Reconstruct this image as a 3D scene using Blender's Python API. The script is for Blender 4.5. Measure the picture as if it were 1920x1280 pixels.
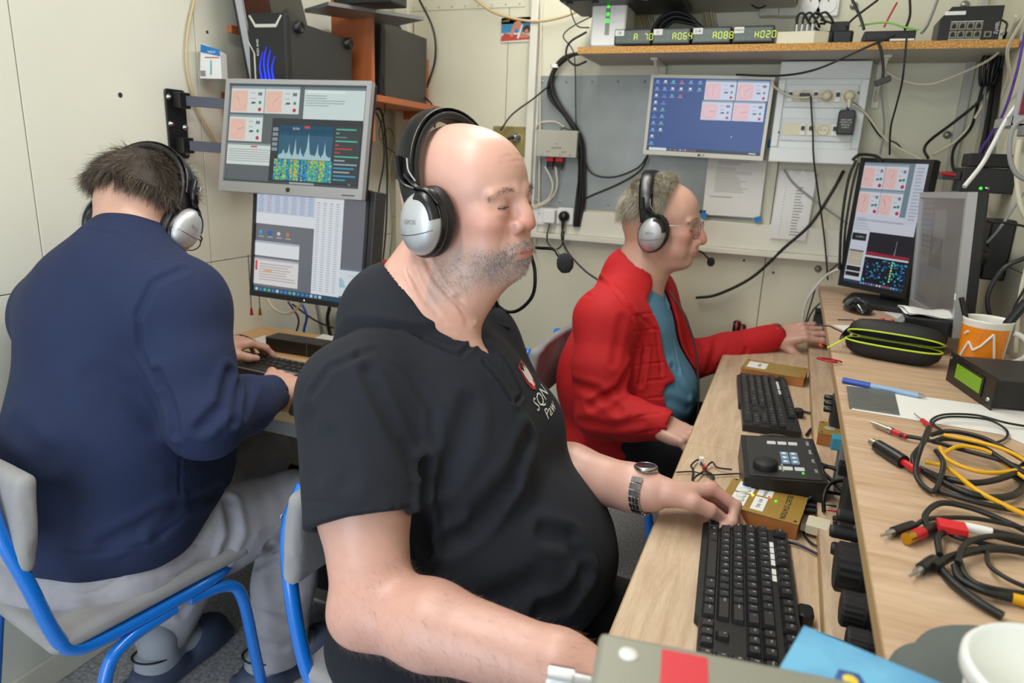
import bpy, bmesh, math, random
import numpy as np
from math import sin, cos, pi, radians, sqrt, atan2
from mathutils import Vector, Matrix, Euler

for o in list(bpy.data.objects): bpy.data.objects.remove(o)
SC = bpy.context.scene
COL = SC.collection
R = random.Random(7)

# ---------------------------------------------------------------- camera, world, lights, exposure
F_PX = 1290.0
YAW, PITCH, ROLL = radians(21.4), radians(15.0), radians(2.4)
CAM = np.array([0.0, 0.0, 1.30])
_f = np.array([-sin(YAW)*cos(PITCH), cos(YAW)*cos(PITCH), -sin(PITCH)])
_r0 = np.array([cos(YAW), sin(YAW), 0.0]); _u0 = np.cross(_r0, _f)
_r = _r0*cos(ROLL)+_u0*sin(ROLL); _u = -_r0*sin(ROLL)+_u0*cos(ROLL)
cd = bpy.data.cameras.new('camera'); cam = bpy.data.objects.new('camera', cd); COL.objects.link(cam)
cd.sensor_width = 36.0; cd.lens = F_PX/1920*36.0; cd.clip_start = 0.02
M = Matrix.Identity(4)
for i in range(3):
    M[i][0] = _r[i]; M[i][1] = _u[i]; M[i][2] = -_f[i]; M[i][3] = CAM[i]
cam.matrix_world = M
cd.dof.use_dof = True; cd.dof.focus_distance = 1.12; cd.dof.aperture_fstop = 5.6
SC.camera = cam
SC.view_settings.view_transform = 'Standard'; SC.view_settings.look = 'None'
SC.view_settings.gamma = 1.0; SC.view_settings.use_curve_mapping = False
SC.view_settings.exposure = 0.0
w = bpy.data.worlds.new('world'); SC.world = w; w.use_nodes = True
bg = w.node_tree.nodes['Background']; bg.inputs[0].default_value = (0.75, 0.86, 1.0, 1); bg.inputs[1].default_value = 1.0

def area(name, loc, rot, sx, sy, power, col):
    l = bpy.data.lights.new(name, 'AREA'); l.shape = 'RECTANGLE'; l.size = sx; l.size_y = sy
    l.energy = power; l.color = col
    o = bpy.data.objects.new(name, l); o.location = loc; o.rotation_euler = rot; COL.objects.link(o)
    return o
# daylight through the open doorway behind the photographer, and two ceiling fixtures
area('daylight_doorway', (-0.55, -1.52, 1.0), (radians(90), 0, 0), 1.3, 1.9, 32, (0.80, 0.90, 1.0))
area('ceiling_lamp_light', (-0.60, 0.35, 2.24), (0, 0, 0), 0.20, 1.15, 14, (1.0, 0.985, 0.95))
area('ceiling_lamp_light', (-0.60, 1.75, 2.24), (0, 0, 0), 0.20, 1.15, 12, (1.0, 0.975, 0.92))

# ---------------------------------------------------------------- placement helpers (a sight line met with a real plane)
def ray(x, y): return _f+_r*(x-960.0)/F_PX-_u*(y-640.0)/F_PX
def on(x, y, ax, v):
    d = ray(x, y); k = 'xyz'.index(ax); t = (v-CAM[k])/d[k]
    return tuple(CAM+d*t)
def dep(x, y, t): return tuple(CAM+ray(x, y)*t)

# ---------------------------------------------------------------- materials
def srgb(h):
    if isinstance(h, str):
        c = [int(h[i:i+2], 16)/255 for i in (0, 2, 4)]
        return tuple((v/12.92 if v <= .04045 else ((v+.055)/1.055)**2.4) for v in c)+(1,)
    return tuple(h)+(1,) if len(h) == 3 else tuple(h)
MC = {}
def mat(name, col='808080', rough=.5, metal=0, noise=0, nscale=40, bump=0, bscale=200, emit=0, vcol=None,
        coat=0, trans=0, alpha=1, sss=0, sheen=0, spec=.5, stretch=None, col2=None):
    if name in MC: return MC[name]
    m = bpy.data.materials.new(name); m.use_nodes = True; MC[name] = m
    nt = m.node_tree; N = nt.nodes; L = nt.links; b = N['Principled BSDF']
    c = srgb(col)
    b.inputs['Base Color'].default_value = c; m.diffuse_color = c
    b.inputs['Roughness'].default_value = rough; b.inputs['Metallic'].default_value = metal
    b.inputs['Specular IOR Level'].default_value = spec
    if coat: b.inputs['Coat Weight'].default_value = coat; b.inputs['Coat Roughness'].default_value = .08
    if trans: b.inputs['Transmission Weight'].default_value = trans
    if sss:
        b.inputs['Subsurface Weight'].default_value = sss
        b.inputs['Subsurface Radius'].default_value = (.010, .004, .002); b.inputs['Subsurface Scale'].default_value = 1.0
    if sheen: b.inputs['Sheen Weight'].default_value = sheen; b.inputs['Sheen Roughness'].default_value = .5
    if alpha < 1: b.inputs['Alpha'].default_value = alpha
    tc = N.new('ShaderNodeTexCoord'); src = tc.outputs['Object']
    if stretch:
        mp = N.new('ShaderNodeMapping'); mp.inputs['Scale'].default_value = stretch; L.new(src, mp.inputs[0]); src = mp.outputs[0]
    base = None
    if vcol:
        a = N.new('ShaderNodeAttribute'); a.attribute_name = vcol; base = a.outputs['Color']
    if noise or col2:
        t = N.new('ShaderNodeTexNoise'); t.inputs['Scale'].default_value = nscale; t.inputs['Detail'].default_value = 5
        L.new(src, t.inputs['Vector'])
        if col2:
            rp = N.new('ShaderNodeValToRGB'); rp.color_ramp.elements[0].position = .38; rp.color_ramp.elements[1].position = .64
            rp.color_ramp.elements[0].color = c; rp.color_ramp.elements[1].color = srgb(col2)
            L.new(t.outputs['Fac'], rp.inputs[0]); base = rp.outputs[0]
        else:
            mx = N.new('ShaderNodeMix'); mx.data_type = 'RGBA'; mx.blend_type = 'MULTIPLY'; mx.inputs['Factor'].default_value = 1
            mr = N.new('ShaderNodeMapRange'); mr.inputs['From Min'].default_value = .3; mr.inputs['From Max'].default_value = .7
            mr.inputs['To Min'].default_value = 1-noise; mr.inputs['To Max'].default_value = 1+noise*.3
            L.new(t.outputs['Fac'], mr.inputs['Value'])
            if base is not None: L.new(base, mx.inputs['A'])
            else: mx.inputs['A'].default_value = c
            L.new(mr.outputs[0], mx.inputs['B']); base = mx.outputs['Result']
    if base is not None: L.new(base, b.inputs['Base Color'])
    if bump:
        t2 = N.new('ShaderNodeTexNoise'); t2.inputs['Scale'].default_value = bscale; t2.inputs['Detail'].default_value = 3
        L.new(src, t2.inputs['Vector'])
        bp = N.new('ShaderNodeBump'); bp.inputs['Strength'].default_value = bump; bp.inputs['Distance'].default_value = .001
        L.new(t2.outputs['Fac'], bp.inputs['Height']); L.new(bp.outputs[0], b.inputs['Normal'])
    if emit:
        if base is not None: L.new(base, b.inputs['Emission Color'])
        else: b.inputs['Emission Color'].default_value = c
        b.inputs['Emission Strength'].default_value = emit
    return m

# ---------------------------------------------------------------- objects
def tag(o, label=None, cat=None, group=None, kind=None):
    if label: o['label'] = label
    if cat: o['category'] = cat
    if group: o['group'] = group
    if kind: o['kind'] = kind
    return o
def empty(name, label=None, cat=None, loc=(0, 0, 0), rz=0, group=None, mtx=None):
    o = bpy.data.objects.new(name, None); COL.objects.link(o); o.empty_display_size = .03
    if mtx is not None: o.matrix_world = mtx
    else: o.location = loc; o.rotation_euler = (0, 0, rz)
    return tag(o, label, cat, group)
def copy_tree(o, parent=None):
    c = o.copy(); COL.objects.link(c)
    if parent: c.parent = parent
    for ch in [x for x in bpy.data.objects if x.parent == o]: copy_tree(ch, c)
    return c
def frame_m(loc, x, y=None, z=None):
    """matrix from an origin and two axes"""
    x = Vector(x).normalized()
    if y is not None: z = x.cross(Vector(y)).normalized(); y = z.cross(x)
    else: y = Vector(z).cross(x).normalized(); z = x.cross(y)
    m = Matrix.Identity(4)
    for i in range(3): m[i][0] = x[i]; m[i][1] = y[i]; m[i][2] = z[i]; m[i][3] = loc[i]
    return m

GL = {}
def glyph(text):
    if text not in GL:
        cu = bpy.data.curves.new('t', 'FONT'); cu.body = text; cu.size = 1; cu.align_x = 'CENTER'; cu.align_y = 'CENTER'
        cu.resolution_u = 2
        o = bpy.data.objects.new('t', cu); COL.objects.link(o)
        me = bpy.data.meshes.new_from_object(o.evaluated_get(bpy.context.evaluated_depsgraph_get()))
        GL[text] = ([tuple(v.co) for v in me.vertices], [tuple(p.vertices) for p in me.polygons])
        bpy.data.objects.remove(o); bpy.data.curves.remove(cu); bpy.data.meshes.remove(me)
    return GL[text]

class MB:
    def __init__(s): s.v = []; s.f = []; s.mi = []; s.c = []; s.m = Matrix.Identity(4); s.k = 0; s.col = (1, 1, 1, 1); s.st = []; s.sm = []; s.smooth = False
    def push(s, m): s.st.append(s.m); s.m = s.m @ m; return s
    def pop(s): s.m = s.st.pop(); return s
    def add(s, vs, fs, smooth=None):
        n = len(s.v); s.v += [tuple(s.m @ Vector(p)) for p in vs]
        for f in fs:
            s.f.append([i+n for i in f]); s.mi.append(s.k); s.c.append(s.col); s.sm.append(s.smooth if smooth is None else smooth)
        return s
    def box(s, a, b):
        (x0, y0, z0), (x1, y1, z1) = [min(p, q) for p, q in zip(a, b)], [max(p, q) for p, q in zip(a, b)]
        return s.add([(x0, y0, z0), (x1, y0, z0), (x1, y1, z0), (x0, y1, z0), (x0, y0, z1), (x1, y0, z1), (x1, y1, z1), (x0, y1, z1)],
                     [(0, 3, 2, 1), (4, 5, 6, 7), (0, 1, 5, 4), (1, 2, 6, 5), (2, 3, 7, 6), (3, 0, 4, 7)], False)
    def bx(s, c, d): return s.box([c[i]-d[i]/2 for i in range(3)], [c[i]+d[i]/2 for i in range(3)])
    def rbox(s, c, d, r=.003, n=3, axis='z'):
        """box with rounded vertical edges and a small chamfer on both faces"""
        a = {'z': (0, 1, 2), 'x': (1, 2, 0), 'y': (2, 0, 1)}[axis]
        u, v, h = d[a[0]]/2, d[a[1]]/2, d[a[2]]/2; r = min(r, u*.99, v*.99); ch = min(r*.4, h*.5)
        rings = []
        for (off, zz) in ((ch, -h), (0, -h+ch), (0, h-ch), (ch, h)):
            ring = []
            for (sx, sy, a0) in ((1, 1, 0), (-1, 1, 90), (-1, -1, 180), (1, -1, 270)):
                for i in range(n+1):
                    t = radians(a0+90*i/n); q = [0, 0, 0]
                    q[a[0]] = sx*(u-r)+cos(t)*(r-off*.999); q[a[1]] = sy*(v-r)+sin(t)*(r-off*.999); q[a[2]] = zz
                    ring.append([q[i]+c[i] for i in range(3)])
            rings.append(ring)
        return s.rings(rings, True, True, smooth=False)
    def rings(s, rings, cap0=True, cap1=True, close=True, smooth=None):
        n = len(rings[0]); vs = [p for r in rings for p in r]; fs = []
        for i in range(len(rings)-1):
            for j in range(n if close else n-1):
                k = (j+1) % n; fs.append((i*n+j, i*n+k, (i+1)*n+k, (i+1)*n+j))
        s.add(vs, fs, smooth)
        if cap0: s.add(rings[0], [tuple(range(n-1, -1, -1))], False)
        if cap1: s.add(rings[-1], [tuple(range(n))], False)
        return s
    def tube(s, pts, r, n=8, cap=True, sy=1.0):
        pts = [Vector(p) for p in pts]; rr = r if hasattr(r, '__len__') else [r]*len(pts)
        T = []
        for i in range(len(pts)):
            a = pts[max(i-1, 0)]; b = pts[min(i+1, len(pts)-1)]; d = b-a
            T.append(d.normalized() if d.length > 1e-9 else Vector((0, 0, 1)))
        up = Vector((0, 0, 1)) if abs(T[0].z) < .9 else Vector((1, 0, 0))
        u = T[0].cross(up).normalized(); rings = []
        for i, p in enumerate(pts):
            u = (u-T[i]*u.dot(T[i])).normalized(); w_ = T[i].cross(u)
            rings.append([p+(u*cos(2*pi*k/n)+w_*sin(2*pi*k/n)*sy)*rr[i] for k in range(n)])
        return s.rings(rings, cap, cap, smooth=True)
    def cyl(s, a, b, r, r2=None, n=16): return s.tube([a, b], [r, r if r2 is None else r2], n)
    def lathe(s, c, prof, n=24, axis='z', cap=True):
        rings = []
        for (r, h) in prof:
            ring = []
            for k in range(n):
                t = 2*pi*k/n; x, y = r*cos(t), r*sin(t)
                q = {'z': (x, y, h), 'x': (h, x, y), 'y': (y, h, x)}[axis]
                ring.append((q[0]+c[0], q[1]+c[1], q[2]+c[2]))
            rings.append(ring)
        return s.rings(rings, cap, cap, smooth=True)
    def prism(s, poly, z0, z1, axis='z'):
        f = {'z': lambda x, y, h: (x, y, h), 'x': lambda x, y, h: (h, x, y), 'y': lambda x, y, h: (y, h, x)}[axis]
        return s.rings([[f(x, y, z0) for x, y in poly], [f(x, y, z1) for x, y in poly]], smooth=False)
    def text(s, t, c, size, ux=(1, 0, 0), uy=(0, 1, 0)):
        v, f = glyph(t); ux = Vector(ux); uy = Vector(uy); c = Vector(c)
        return s.add([c+ux*p[0]*size+uy*p[1]*size for p in v], f, False)
    def quad(s, x0, y0, x1, y1, z=0): return s.add([(x0, y0, z), (x1, y0, z), (x1, y1, z), (x0, y1, z)], [(0, 1, 2, 3)], False)
    def build(s, name, mats, parent=None, bevel=0, label=None, kind=None, sub=0, auto=False, seg=2):
        me = bpy.data.meshes.new(name); me.from_pydata(s.v, [], s.f)
        for m in (mats if isinstance(mats, (list, tuple)) else [mats]): me.materials.append(m)
        me.polygons.foreach_set('material_index', s.mi); me.polygons.foreach_set('use_smooth', s.sm)
        if any(c != (1, 1, 1, 1) for c in s.c):
            at = me.color_attributes.new('Col', 'FLOAT_COLOR', 'CORNER')
            data = []
            for p, c in zip(me.polygons, s.c): data += list(c)*p.loop_total
            at.data.foreach_set('color', data)
        me.update()
        o = bpy.data.objects.new(name, me); COL.objects.link(o)
        if parent is not None: o.parent = parent
        if bevel:
            md = o.modifiers.new('bevel', 'BEVEL'); md.width = bevel; md.segments = seg; md.limit_method = 'ANGLE'; md.angle_limit = radians(40)
        if sub: md = o.modifiers.new('sub', 'SUBSURF'); md.levels = sub; md.render_levels = sub
        tag(o, label, None, None, kind)
        return o

def spline(pts, n=8):
    """Catmull-Rom through points"""
    P = [Vector(p) for p in pts]; P = [P[0]*2-P[1]]+P+[P[-1]*2-P[-2]]; out = []
    for i in range(1, len(P)-2):
        a, b, c, d = P[i-1:i+3]
        for k in range(n):
            t = k/n
            out.append(.5*((2*b)+(c-a)*t+(2*a-5*b+4*c-d)*t*t+(3*b-a-3*c+d)*t**3))
    out.append(P[-2]); return out
def cable(pts, r, m, label=None, cat='cable', name='cable', parent=None, group=None, n=8, k=7, kind=None):
    b = MB(); b.tube(spline(pts, k), r, n)
    o = b.build(name, m, parent, kind=kind)
    if parent is None: tag(o, label, cat, group)
    return o

# ---------------------------------------------------------------- implicit modelling: blocks of a grid near the surface, surface nets
def A3(p): return np.asarray(p, dtype=np.float32)
def seg_d(P, a, b):
    a = A3(a); b = A3(b); ab = b-a; t = np.clip(((P-a)@ab)/max(float(ab@ab), 1e-12), 0, 1)
    return np.linalg.norm(P-(a+t[..., None]*ab), axis=-1), t
def ell(c, r, rot=None):
    c = A3(c); r = A3(r); Rm = None if rot is None else np.array(Euler([radians(a) for a in rot]).to_matrix(), dtype=np.float32)
    def f(P):
        q = P-c
        if Rm is not None: q = q@Rm
        k0 = np.linalg.norm(q/r, axis=-1); k1 = np.linalg.norm(q/(r*r), axis=-1)+1e-9
        return np.where(k0 < 1e-6, -r.min(), k0*(k0-1)/k1)
    return f
def cap(a, b, ra, rb=None):
    rb = ra if rb is None else rb
    def f(P): d, t = seg_d(P, a, b); return d-(ra+(rb-ra)*t)
    return f
def ecap(a, b, ra, rb, flat, ax):
    """tapered capsule squashed by factor flat along unit direction ax"""
    ax = A3(Vector(ax).normalized())
    def q(P): return P+(P@ax)[..., None]*ax*(1/flat-1)
    a2 = q(A3(a)); b2 = q(A3(b))
    def f(P): d, t = seg_d(q(P), a2, b2); return (d-(ra+(rb-ra)*t))*min(flat, 1)*(1.0 if flat < 1 else 1/flat)
    return f
def chain(pts, rs, k=.006):
    fs = [cap(pts[i], pts[i+1], rs[i], rs[i+1]) for i in range(len(pts)-1)]
    def f(P):
        d = fs[0](P)
        for g in fs[1:]: d = smin(d, g(P), k)
        return d
    return f
def rbx(c, h, r, rot=None):
    c = A3(c); h = A3(h); Rm = None if rot is None else np.array(Euler([radians(a) for a in rot]).to_matrix(), dtype=np.float32)
    def f(P):
        q = P-c
        if Rm is not None: q = q@Rm
        q = np.abs(q)-(h-r); return np.linalg.norm(np.maximum(q, 0), axis=-1)+np.minimum(q.max(axis=-1), 0)-r
    return f
def half(p, n):
    p = A3(p); n = A3(Vector(n).normalized())
    return lambda P: (P-p)@n
def isect(f, g): return lambda P: np.maximum(f(P), g(P))
def smin(a, b, k):
    h = np.clip(.5+.5*(b-a)/k, 0, 1); return b+(a-b)*h-k*h*(1-h)
class Sdf:
    def __init__(s): s.ops = []; s.xf = None
    def tf(s, f):
        if s.xf is None: return f
        A = np.array(s.xf.inverted(), dtype=np.float32); Rm = A[:3, :3].T; t = A[:3, 3]
        return lambda P: f(P@Rm+t)
    def u(s, f, k=.01): s.ops.append(('u', s.tf(f), k)); return s
    def sub(s, f, k=.005): s.ops.append(('s', s.tf(f), k)); return s
    def cut(s, f, k=.003): s.ops.append(('i', s.tf(f), k)); return s
    def disp(s, f, fn): s.ops.append(('d', s.tf(f), s.tf(fn))); return s      # f: distance to the influence zone
    def fold(s, pts, depth, wd):
        """a crease (depth>0) or a ridge (depth<0) along a polyline"""
        def dist(P): return np.minimum.reduce([seg_d(P, pts[i], pts[i+1])[0] for i in range(len(pts)-1)])
        def fn(P): d = dist(P)/wd; return depth*(np.exp(-d*d)-.45*np.exp(-((d-1.7)/.8)**2))*np.clip((3.1-d)*1.6, 0, 1)
        s.ops.append(('d', s.tf(lambda P: dist(P)-3.2*wd), s.tf(fn))); return s
    def hits(s, pts, step=9):
        """surface points of the model met by sight lines through a polyline of picture points (for laying creases)"""
        Q = [];
        for (a, b) in zip(pts[:-1], pts[1:]):
            n = max(1, int(math.hypot(b[0]-a[0], b[1]-a[1])/step)); Q += [(a[0]+(b[0]-a[0])*i/n, a[1]+(b[1]-a[1])*i/n) for i in range(n)]
        Q.append(pts[-1]); t = np.arange(.45, 2.6, .004); out = []
        D_ = np.array([ray(*q) for q in Q]); P = (CAM+D_[:, None, :]*t[None, :, None]).astype(np.float32); v = s.ev(P) < 0
        return [tuple(P[i, v[i].argmax()]) for i in range(len(Q)) if v[i].any()]
    def foldpx(s, pts, depth, wd):
        h = s.hits([p[:2] for p in pts])
        if len(h) > 1: s.fold(h, depth, wd)
        return s
    def ev(s, P, use=None):
        d = np.full(P.shape[:-1], 1.0, dtype=np.float32)
        for i, (t, f, k) in enumerate(s.ops):
            if use is None:
                Q = P; idx = slice(None)
            else:
                idx = use[i]
                if not idx.any(): continue
                Q = P[idx]
            if t == 'u': d[idx] = smin(d[idx], f(Q), k)
            elif t == 's': d[idx] = -smin(-d[idx], f(Q), k)
            elif t == 'i': d[idx] = -smin(-d[idx], -f(Q), k)
            else: d[idx] += k(Q)
        return d
    def mesh(s, lo, hi, h):
        B = 8; lo = np.array(lo, dtype=np.float64); hi = np.array(hi); nb = np.ceil((hi-lo)/(h*B)).astype(int)
        g = np.stack(np.meshgrid(*[np.arange(n) for n in nb], indexing='ij'), -1).reshape(-1, 3)
        ctr = (lo+(g+.5)*h*B).astype(np.float32); hd = h*B*.5*1.7321
        d = s.ev(ctr[:, None, :])[:, 0]; near = np.abs(d) < hd*1.7+.022; g = g[near]; ctr = ctr[near]
        use = []
        for t, f, k in s.ops:
            dd = f(ctr[:, None, :])[:, 0]
            use.append(dd < hd*1.8+(2.5*k if t != 'd' else 0)+.012)
        off = np.stack(np.meshgrid(*[np.arange(B+1)]*3, indexing='ij'), -1).reshape(-1, 3)
        V = np.empty((len(g), (B+1)**3), dtype=np.float32); CH = 1500
        for c0 in range(0, len(g), CH):
            gg = g[c0:c0+CH]; P = (lo+(gg[:, None, :]*B+off[None])*h).astype(np.float32)
            V[c0:c0+CH] = s.ev(P, [m_[c0:c0+CH] for m_ in use])
        # samples shared by neighbouring blocks must agree, or the skin tears there
        bo = ((off == 0) | (off == B)).any(1); ii, jj = np.nonzero((np.abs(V) < .007) & bo[None]); q = (g[ii]*B+off[jj]).astype(np.int64)
        _, fi, inv = np.unique((q[:, 0]*4096+q[:, 1])*4096+q[:, 2], return_index=True, return_inverse=True); V[ii, jj] = V[ii[fi], jj[fi]][inv.ravel()]
        V = V.reshape(-1, B+1, B+1, B+1); S = V < 0
        n = B
        cnt = np.zeros((len(g), n, n, n), dtype=np.int8)
        cs = [(i, j, k) for i in (0, 1) for j in (0, 1) for k in (0, 1)]
        for (i, j, k) in cs: cnt += S[:, i:i+n, j:j+n, k:k+n]
        mix = (cnt > 0) & (cnt < 8); bi, ci, cj, ck = np.nonzero(mix)
        cv = np.stack([V[bi, ci+i, cj+j, ck+k] for (i, j, k) in cs], -1)
        acc = np.zeros((len(bi), 3)); num = np.zeros(len(bi))
        ed = [(a, b) for a in range(8) for b in range(a+1, 8) if sum(abs(np.array(cs[a])-np.array(cs[b]))) == 1]
        ca = np.array(cs, dtype=float)
        for a, b in ed:
            m_ = (cv[:, a] < 0) != (cv[:, b] < 0); t = cv[:, a]/(cv[:, a]-cv[:, b]+1e-20)
            acc[m_] += ca[a]+(ca[b]-ca[a])*t[m_, None]; num[m_] += 1
        cell = np.stack([g[bi, 0]*B+ci, g[bi, 1]*B+cj, g[bi, 2]*B+ck], -1)
        pos = lo+(cell+acc/num[:, None])*h
        D = (nb*B+3).astype(np.int64); key = lambda c: ((c[:, 0]+1)*D[1]+c[:, 1]+1)*D[2]+c[:, 2]+1
        kk = key(cell.astype(np.int64)); order = np.argsort(kk); ks = kk[order]; F = []
        def find(c):
            q = key(c); i = np.searchsorted(ks, q); i = np.minimum(i, len(ks)-1); return np.where(ks[i] == q, order[i], -1)
        for ax in range(3):
            a = [slice(0, n)]*3; b = [slice(0, n)]*3; b[ax] = slice(1, n+1)
            sa = S[(slice(None),)+tuple(a)]; sb = S[(slice(None),)+tuple(b)]
            for flip in (0, 1):
                m_ = (sa & ~sb) if not flip else (~sa & sb)
                e, i, j, k = np.nonzero(m_)
                c = np.stack([g[e, 0]*B+i, g[e, 1]*B+j, g[e, 2]*B+k], -1).astype(np.int64)
                u_ = np.zeros(3, int); u_[(ax+1) % 3] = 1; v_ = np.zeros(3, int); v_[(ax+2) % 3] = 1
                q = np.stack([find(c), find(c-u_), find(c-u_-v_), find(c-v_)], -1)
                q = q[(q >= 0).all(1)]
                F.append(q if not flip else q[:, ::-1])
        return pos, np.concatenate(F)
def keep_biggest(pos, fc):
    """drops loose crumbs"""
    n = len(pos); lab = np.arange(n)
    for _ in range(400):
        m_ = lab[fc].min(1); new = lab.copy()
        for c in range(4): np.minimum.at(new, fc[:, c], m_)
        new = new[new]
        if (new == lab).all(): break
        lab = new
    u_, c_ = np.unique(lab, return_counts=True); big = u_[c_.argmax()]; ok = lab == big
    idx = np.cumsum(ok)-1
    return pos[ok], idx[fc[ok[fc].all(1)]]
def np_obj(name, pos, fc, m, parent=None, col=None, smooth_it=0, kind=None, label=None):
    if smooth_it:
        n = len(pos)
        e = np.concatenate([fc[:, [0, 1]], fc[:, [1, 2]], fc[:, [2, 3]], fc[:, [3, 0]]])
        deg = np.bincount(e.ravel(), minlength=n).astype(float)[:, None]+1e-9
        for _ in range(smooth_it):
            for lam in (.5, -.52):
                acc = np.stack([np.bincount(e[:, 0], pos[e[:, 1], c], n)+np.bincount(e[:, 1], pos[e[:, 0], c], n) for c in range(3)], -1)
                pos = pos+lam*(acc/deg-pos)
    me = bpy.data.meshes.new(name); k = fc.shape[1]
    me.vertices.add(len(pos)); me.vertices.foreach_set('co', pos.astype(np.float32).ravel())
    me.loops.add(fc.size); me.loops.foreach_set('vertex_index', fc.astype(np.int32).ravel())
    me.polygons.add(len(fc)); me.polygons.foreach_set('loop_start', np.arange(len(fc), dtype=np.int32)*k)
    me.polygons.foreach_set('use_smooth', np.ones(len(fc), dtype=bool))
    me.materials.append(m); me.update(calc_edges=True); me.validate()
    if col is not None:
        at = me.color_attributes.new('Col', 'FLOAT_COLOR', 'POINT'); c4 = np.ones((len(pos), 4), dtype=np.float32); c4[:, :3] = col
        at.data.foreach_set('color', c4.ravel())
    o = bpy.data.objects.new(name, me); COL.objects.link(o)
    if parent is not None: o.parent = parent
    tag(o, label, None, None, kind); return o
def bake(sd, lo, hi, h, name, m, parent=None, colfn=None, it=2, clean=True, label=None):
    pos, fc = sd.mesh(lo, hi, h)
    if clean: pos, fc = keep_biggest(pos, fc)
    return np_obj(name, pos, fc, m, parent, None if colfn is None else colfn(pos), it, label=label)
def strands(name, roots, dirs, length, width, m, parent, seed=1, curl=.3, seg=3, cols=None, grav=(0, 0, 0)):
    """many thin tapering triangular hairs as one mesh"""
    rg = np.random.default_rng(seed); n = len(roots); L = length*(.7+.6*rg.random(n))[:, None] if np.isscalar(length) else length[:, None]
    p = roots.copy(); d = dirs/np.linalg.norm(dirs, axis=1, keepdims=True); rings = []
    side = np.cross(d, rg.normal(size=(n, 3))); side /= np.linalg.norm(side, axis=1, keepdims=True)+1e-9
    bend = rg.normal(size=(n, 3))*curl
    for i in range(seg+1):
        wd = width*(1-.85*i/seg); s2 = np.cross(d, side); s2 /= np.linalg.norm(s2, axis=1, keepdims=True)+1e-9
        rings.append(np.stack([p+side*wd, p-side*wd*.5+s2*wd*.87, p-side*wd*.5-s2*wd*.87], 1))
        p = p+d*L/seg; d = d+bend/seg+np.array(grav)/seg; d /= np.linalg.norm(d, axis=1, keepdims=True)
    V = np.stack(rings, 1).reshape(-1, 3); base = np.arange(n)[:, None]*(seg+1)*3; F = []
    for i in range(seg):
        for j in range(3):
            k = (j+1) % 3; F.append(base+np.array([[i*3+j, i*3+k, (i+1)*3+k, (i+1)*3+j]]))
    F = np.stack(F, 1).reshape(-1, 4)
    col = None if cols is None else np.repeat(cols, (seg+1)*3, axis=0)
    return np_obj(name, V, F, m, parent, col)
def vnormals(me):
    n = len(me.vertices); a = np.empty(n*3, dtype=np.float32); me.vertices.foreach_get('co', a)
    b = np.empty(n*3, dtype=np.float32); me.vertex_normals.foreach_get('vector', b)
    return a.reshape(-1, 3), b.reshape(-1, 3)
# ================================================================= the setting
XL, XR, YB, YF, ZC = -1.54, 0.48, 2.5, -1.6, 2.30
m_wall = mat('wall_paint', 'dbd8c2', .42, noise=.06, nscale=3, bump=.08, bscale=60)
m_wallL = mat('wall_paint_left', 'dcdccf', .38, noise=.05, nscale=3, bump=.08, bscale=60)
m_seam = mat('seam_grey', '6c6a60', .8)
m_white = mat('white_paint', 'dedbcd', .35, noise=.05, nscale=12)
m_floor = None
def floor_mat():
    m = mat('floor_vinyl', '8f8f94', .45, col2='c4c4c6', nscale=110)
    return m
m_floor = floor_mat()
b = MB().box((XL-.1, YF-.1, -.05), (XR+.1, YB+.1, 0)); b.build('floor', m_floor, kind='structure')
b = MB().box((XL-.1, YF-.1, ZC), (XR+.1, YB+.1, ZC+.05)); b.build('ceiling', m_white, kind='structure')

def panel_wall(name, box, cuts, axis, inner, m, zsplits, t=.006):
    """a wall slab with separate sheet panels on its inner face"""
    w_ = MB().box(*box).build(name, m_seam, kind='structure')
    for i in range(len(cuts)-1):
        zs = zsplits[i] if isinstance(zsplits[0], (list, tuple)) else zsplits
        for j in range(len(zs)-1):
            a0, a1, z0, z1 = cuts[i]+.0012, cuts[i+1]-.0012, zs[j]+.0012, zs[j+1]-.0012
            p = MB()
            if axis == 'x': p.box((min(inner, inner+t), a0, z0), (max(inner, inner+t), a1, z1))
            else: p.box((a0, min(inner, inner+t), z0), (a1, max(inner, inner+t), z1))
            p.build('wall_panel', m, w_, bevel=.001, seg=1)
    return w_
seamA = on(45, 220, 'x', XL)[1]; seamB = on(372, 150, 'x', XL)[1]
panel_wall('wall_left', ((XL-.05, YF-.05, 0), (XL-.006, YB+.05, ZC)), [YF-.04, -.3, seamA, seamB, YB+.04], 'x', XL-.006, m_wallL, [0, .97, ZC])
jx = on(1428, 540, 'y', YB)[0]
panel_wall('wall_back', ((XL-.05, YB+.006, 0), (XR+.05, YB+.05, ZC)), [XL-.04, on(935, 560, 'y', YB)[0], jx, XR+.04], 'y', YB, m_wall, [0, 1.04, ZC])
panel_wall('wall_right', ((XR+.006, YF-.05, 0), (XR+.05, YB+.05, ZC)), [YF-.04, -.2, 1.0, YB+.04], 'x', XR, m_wall, [0, 1.1, ZC])
b = MB(); b.box((XL, YF-.05, 0), (-1.15, YF, ZC)); b.box((.05, YF-.05, 0), (XR, YF, ZC)); b.box((-1.15, YF-.05, 2.1), (.05, YF, ZC))
b.build('wall_rear', m_wall, kind='structure')
MB().box((XL, YF, 0), (XL+.012, YB, .075)).build('baseboard_left', m_white, kind='structure', bevel=.003)
MB().box((XL+.012, YB-.012, 0), (XR, YB, .075)).build('baseboard_back', m_white, kind='structure', bevel=.003)
m_lamp = mat('lamp_diffuser', 'fff8ec', .4, emit=2.2)
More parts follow.
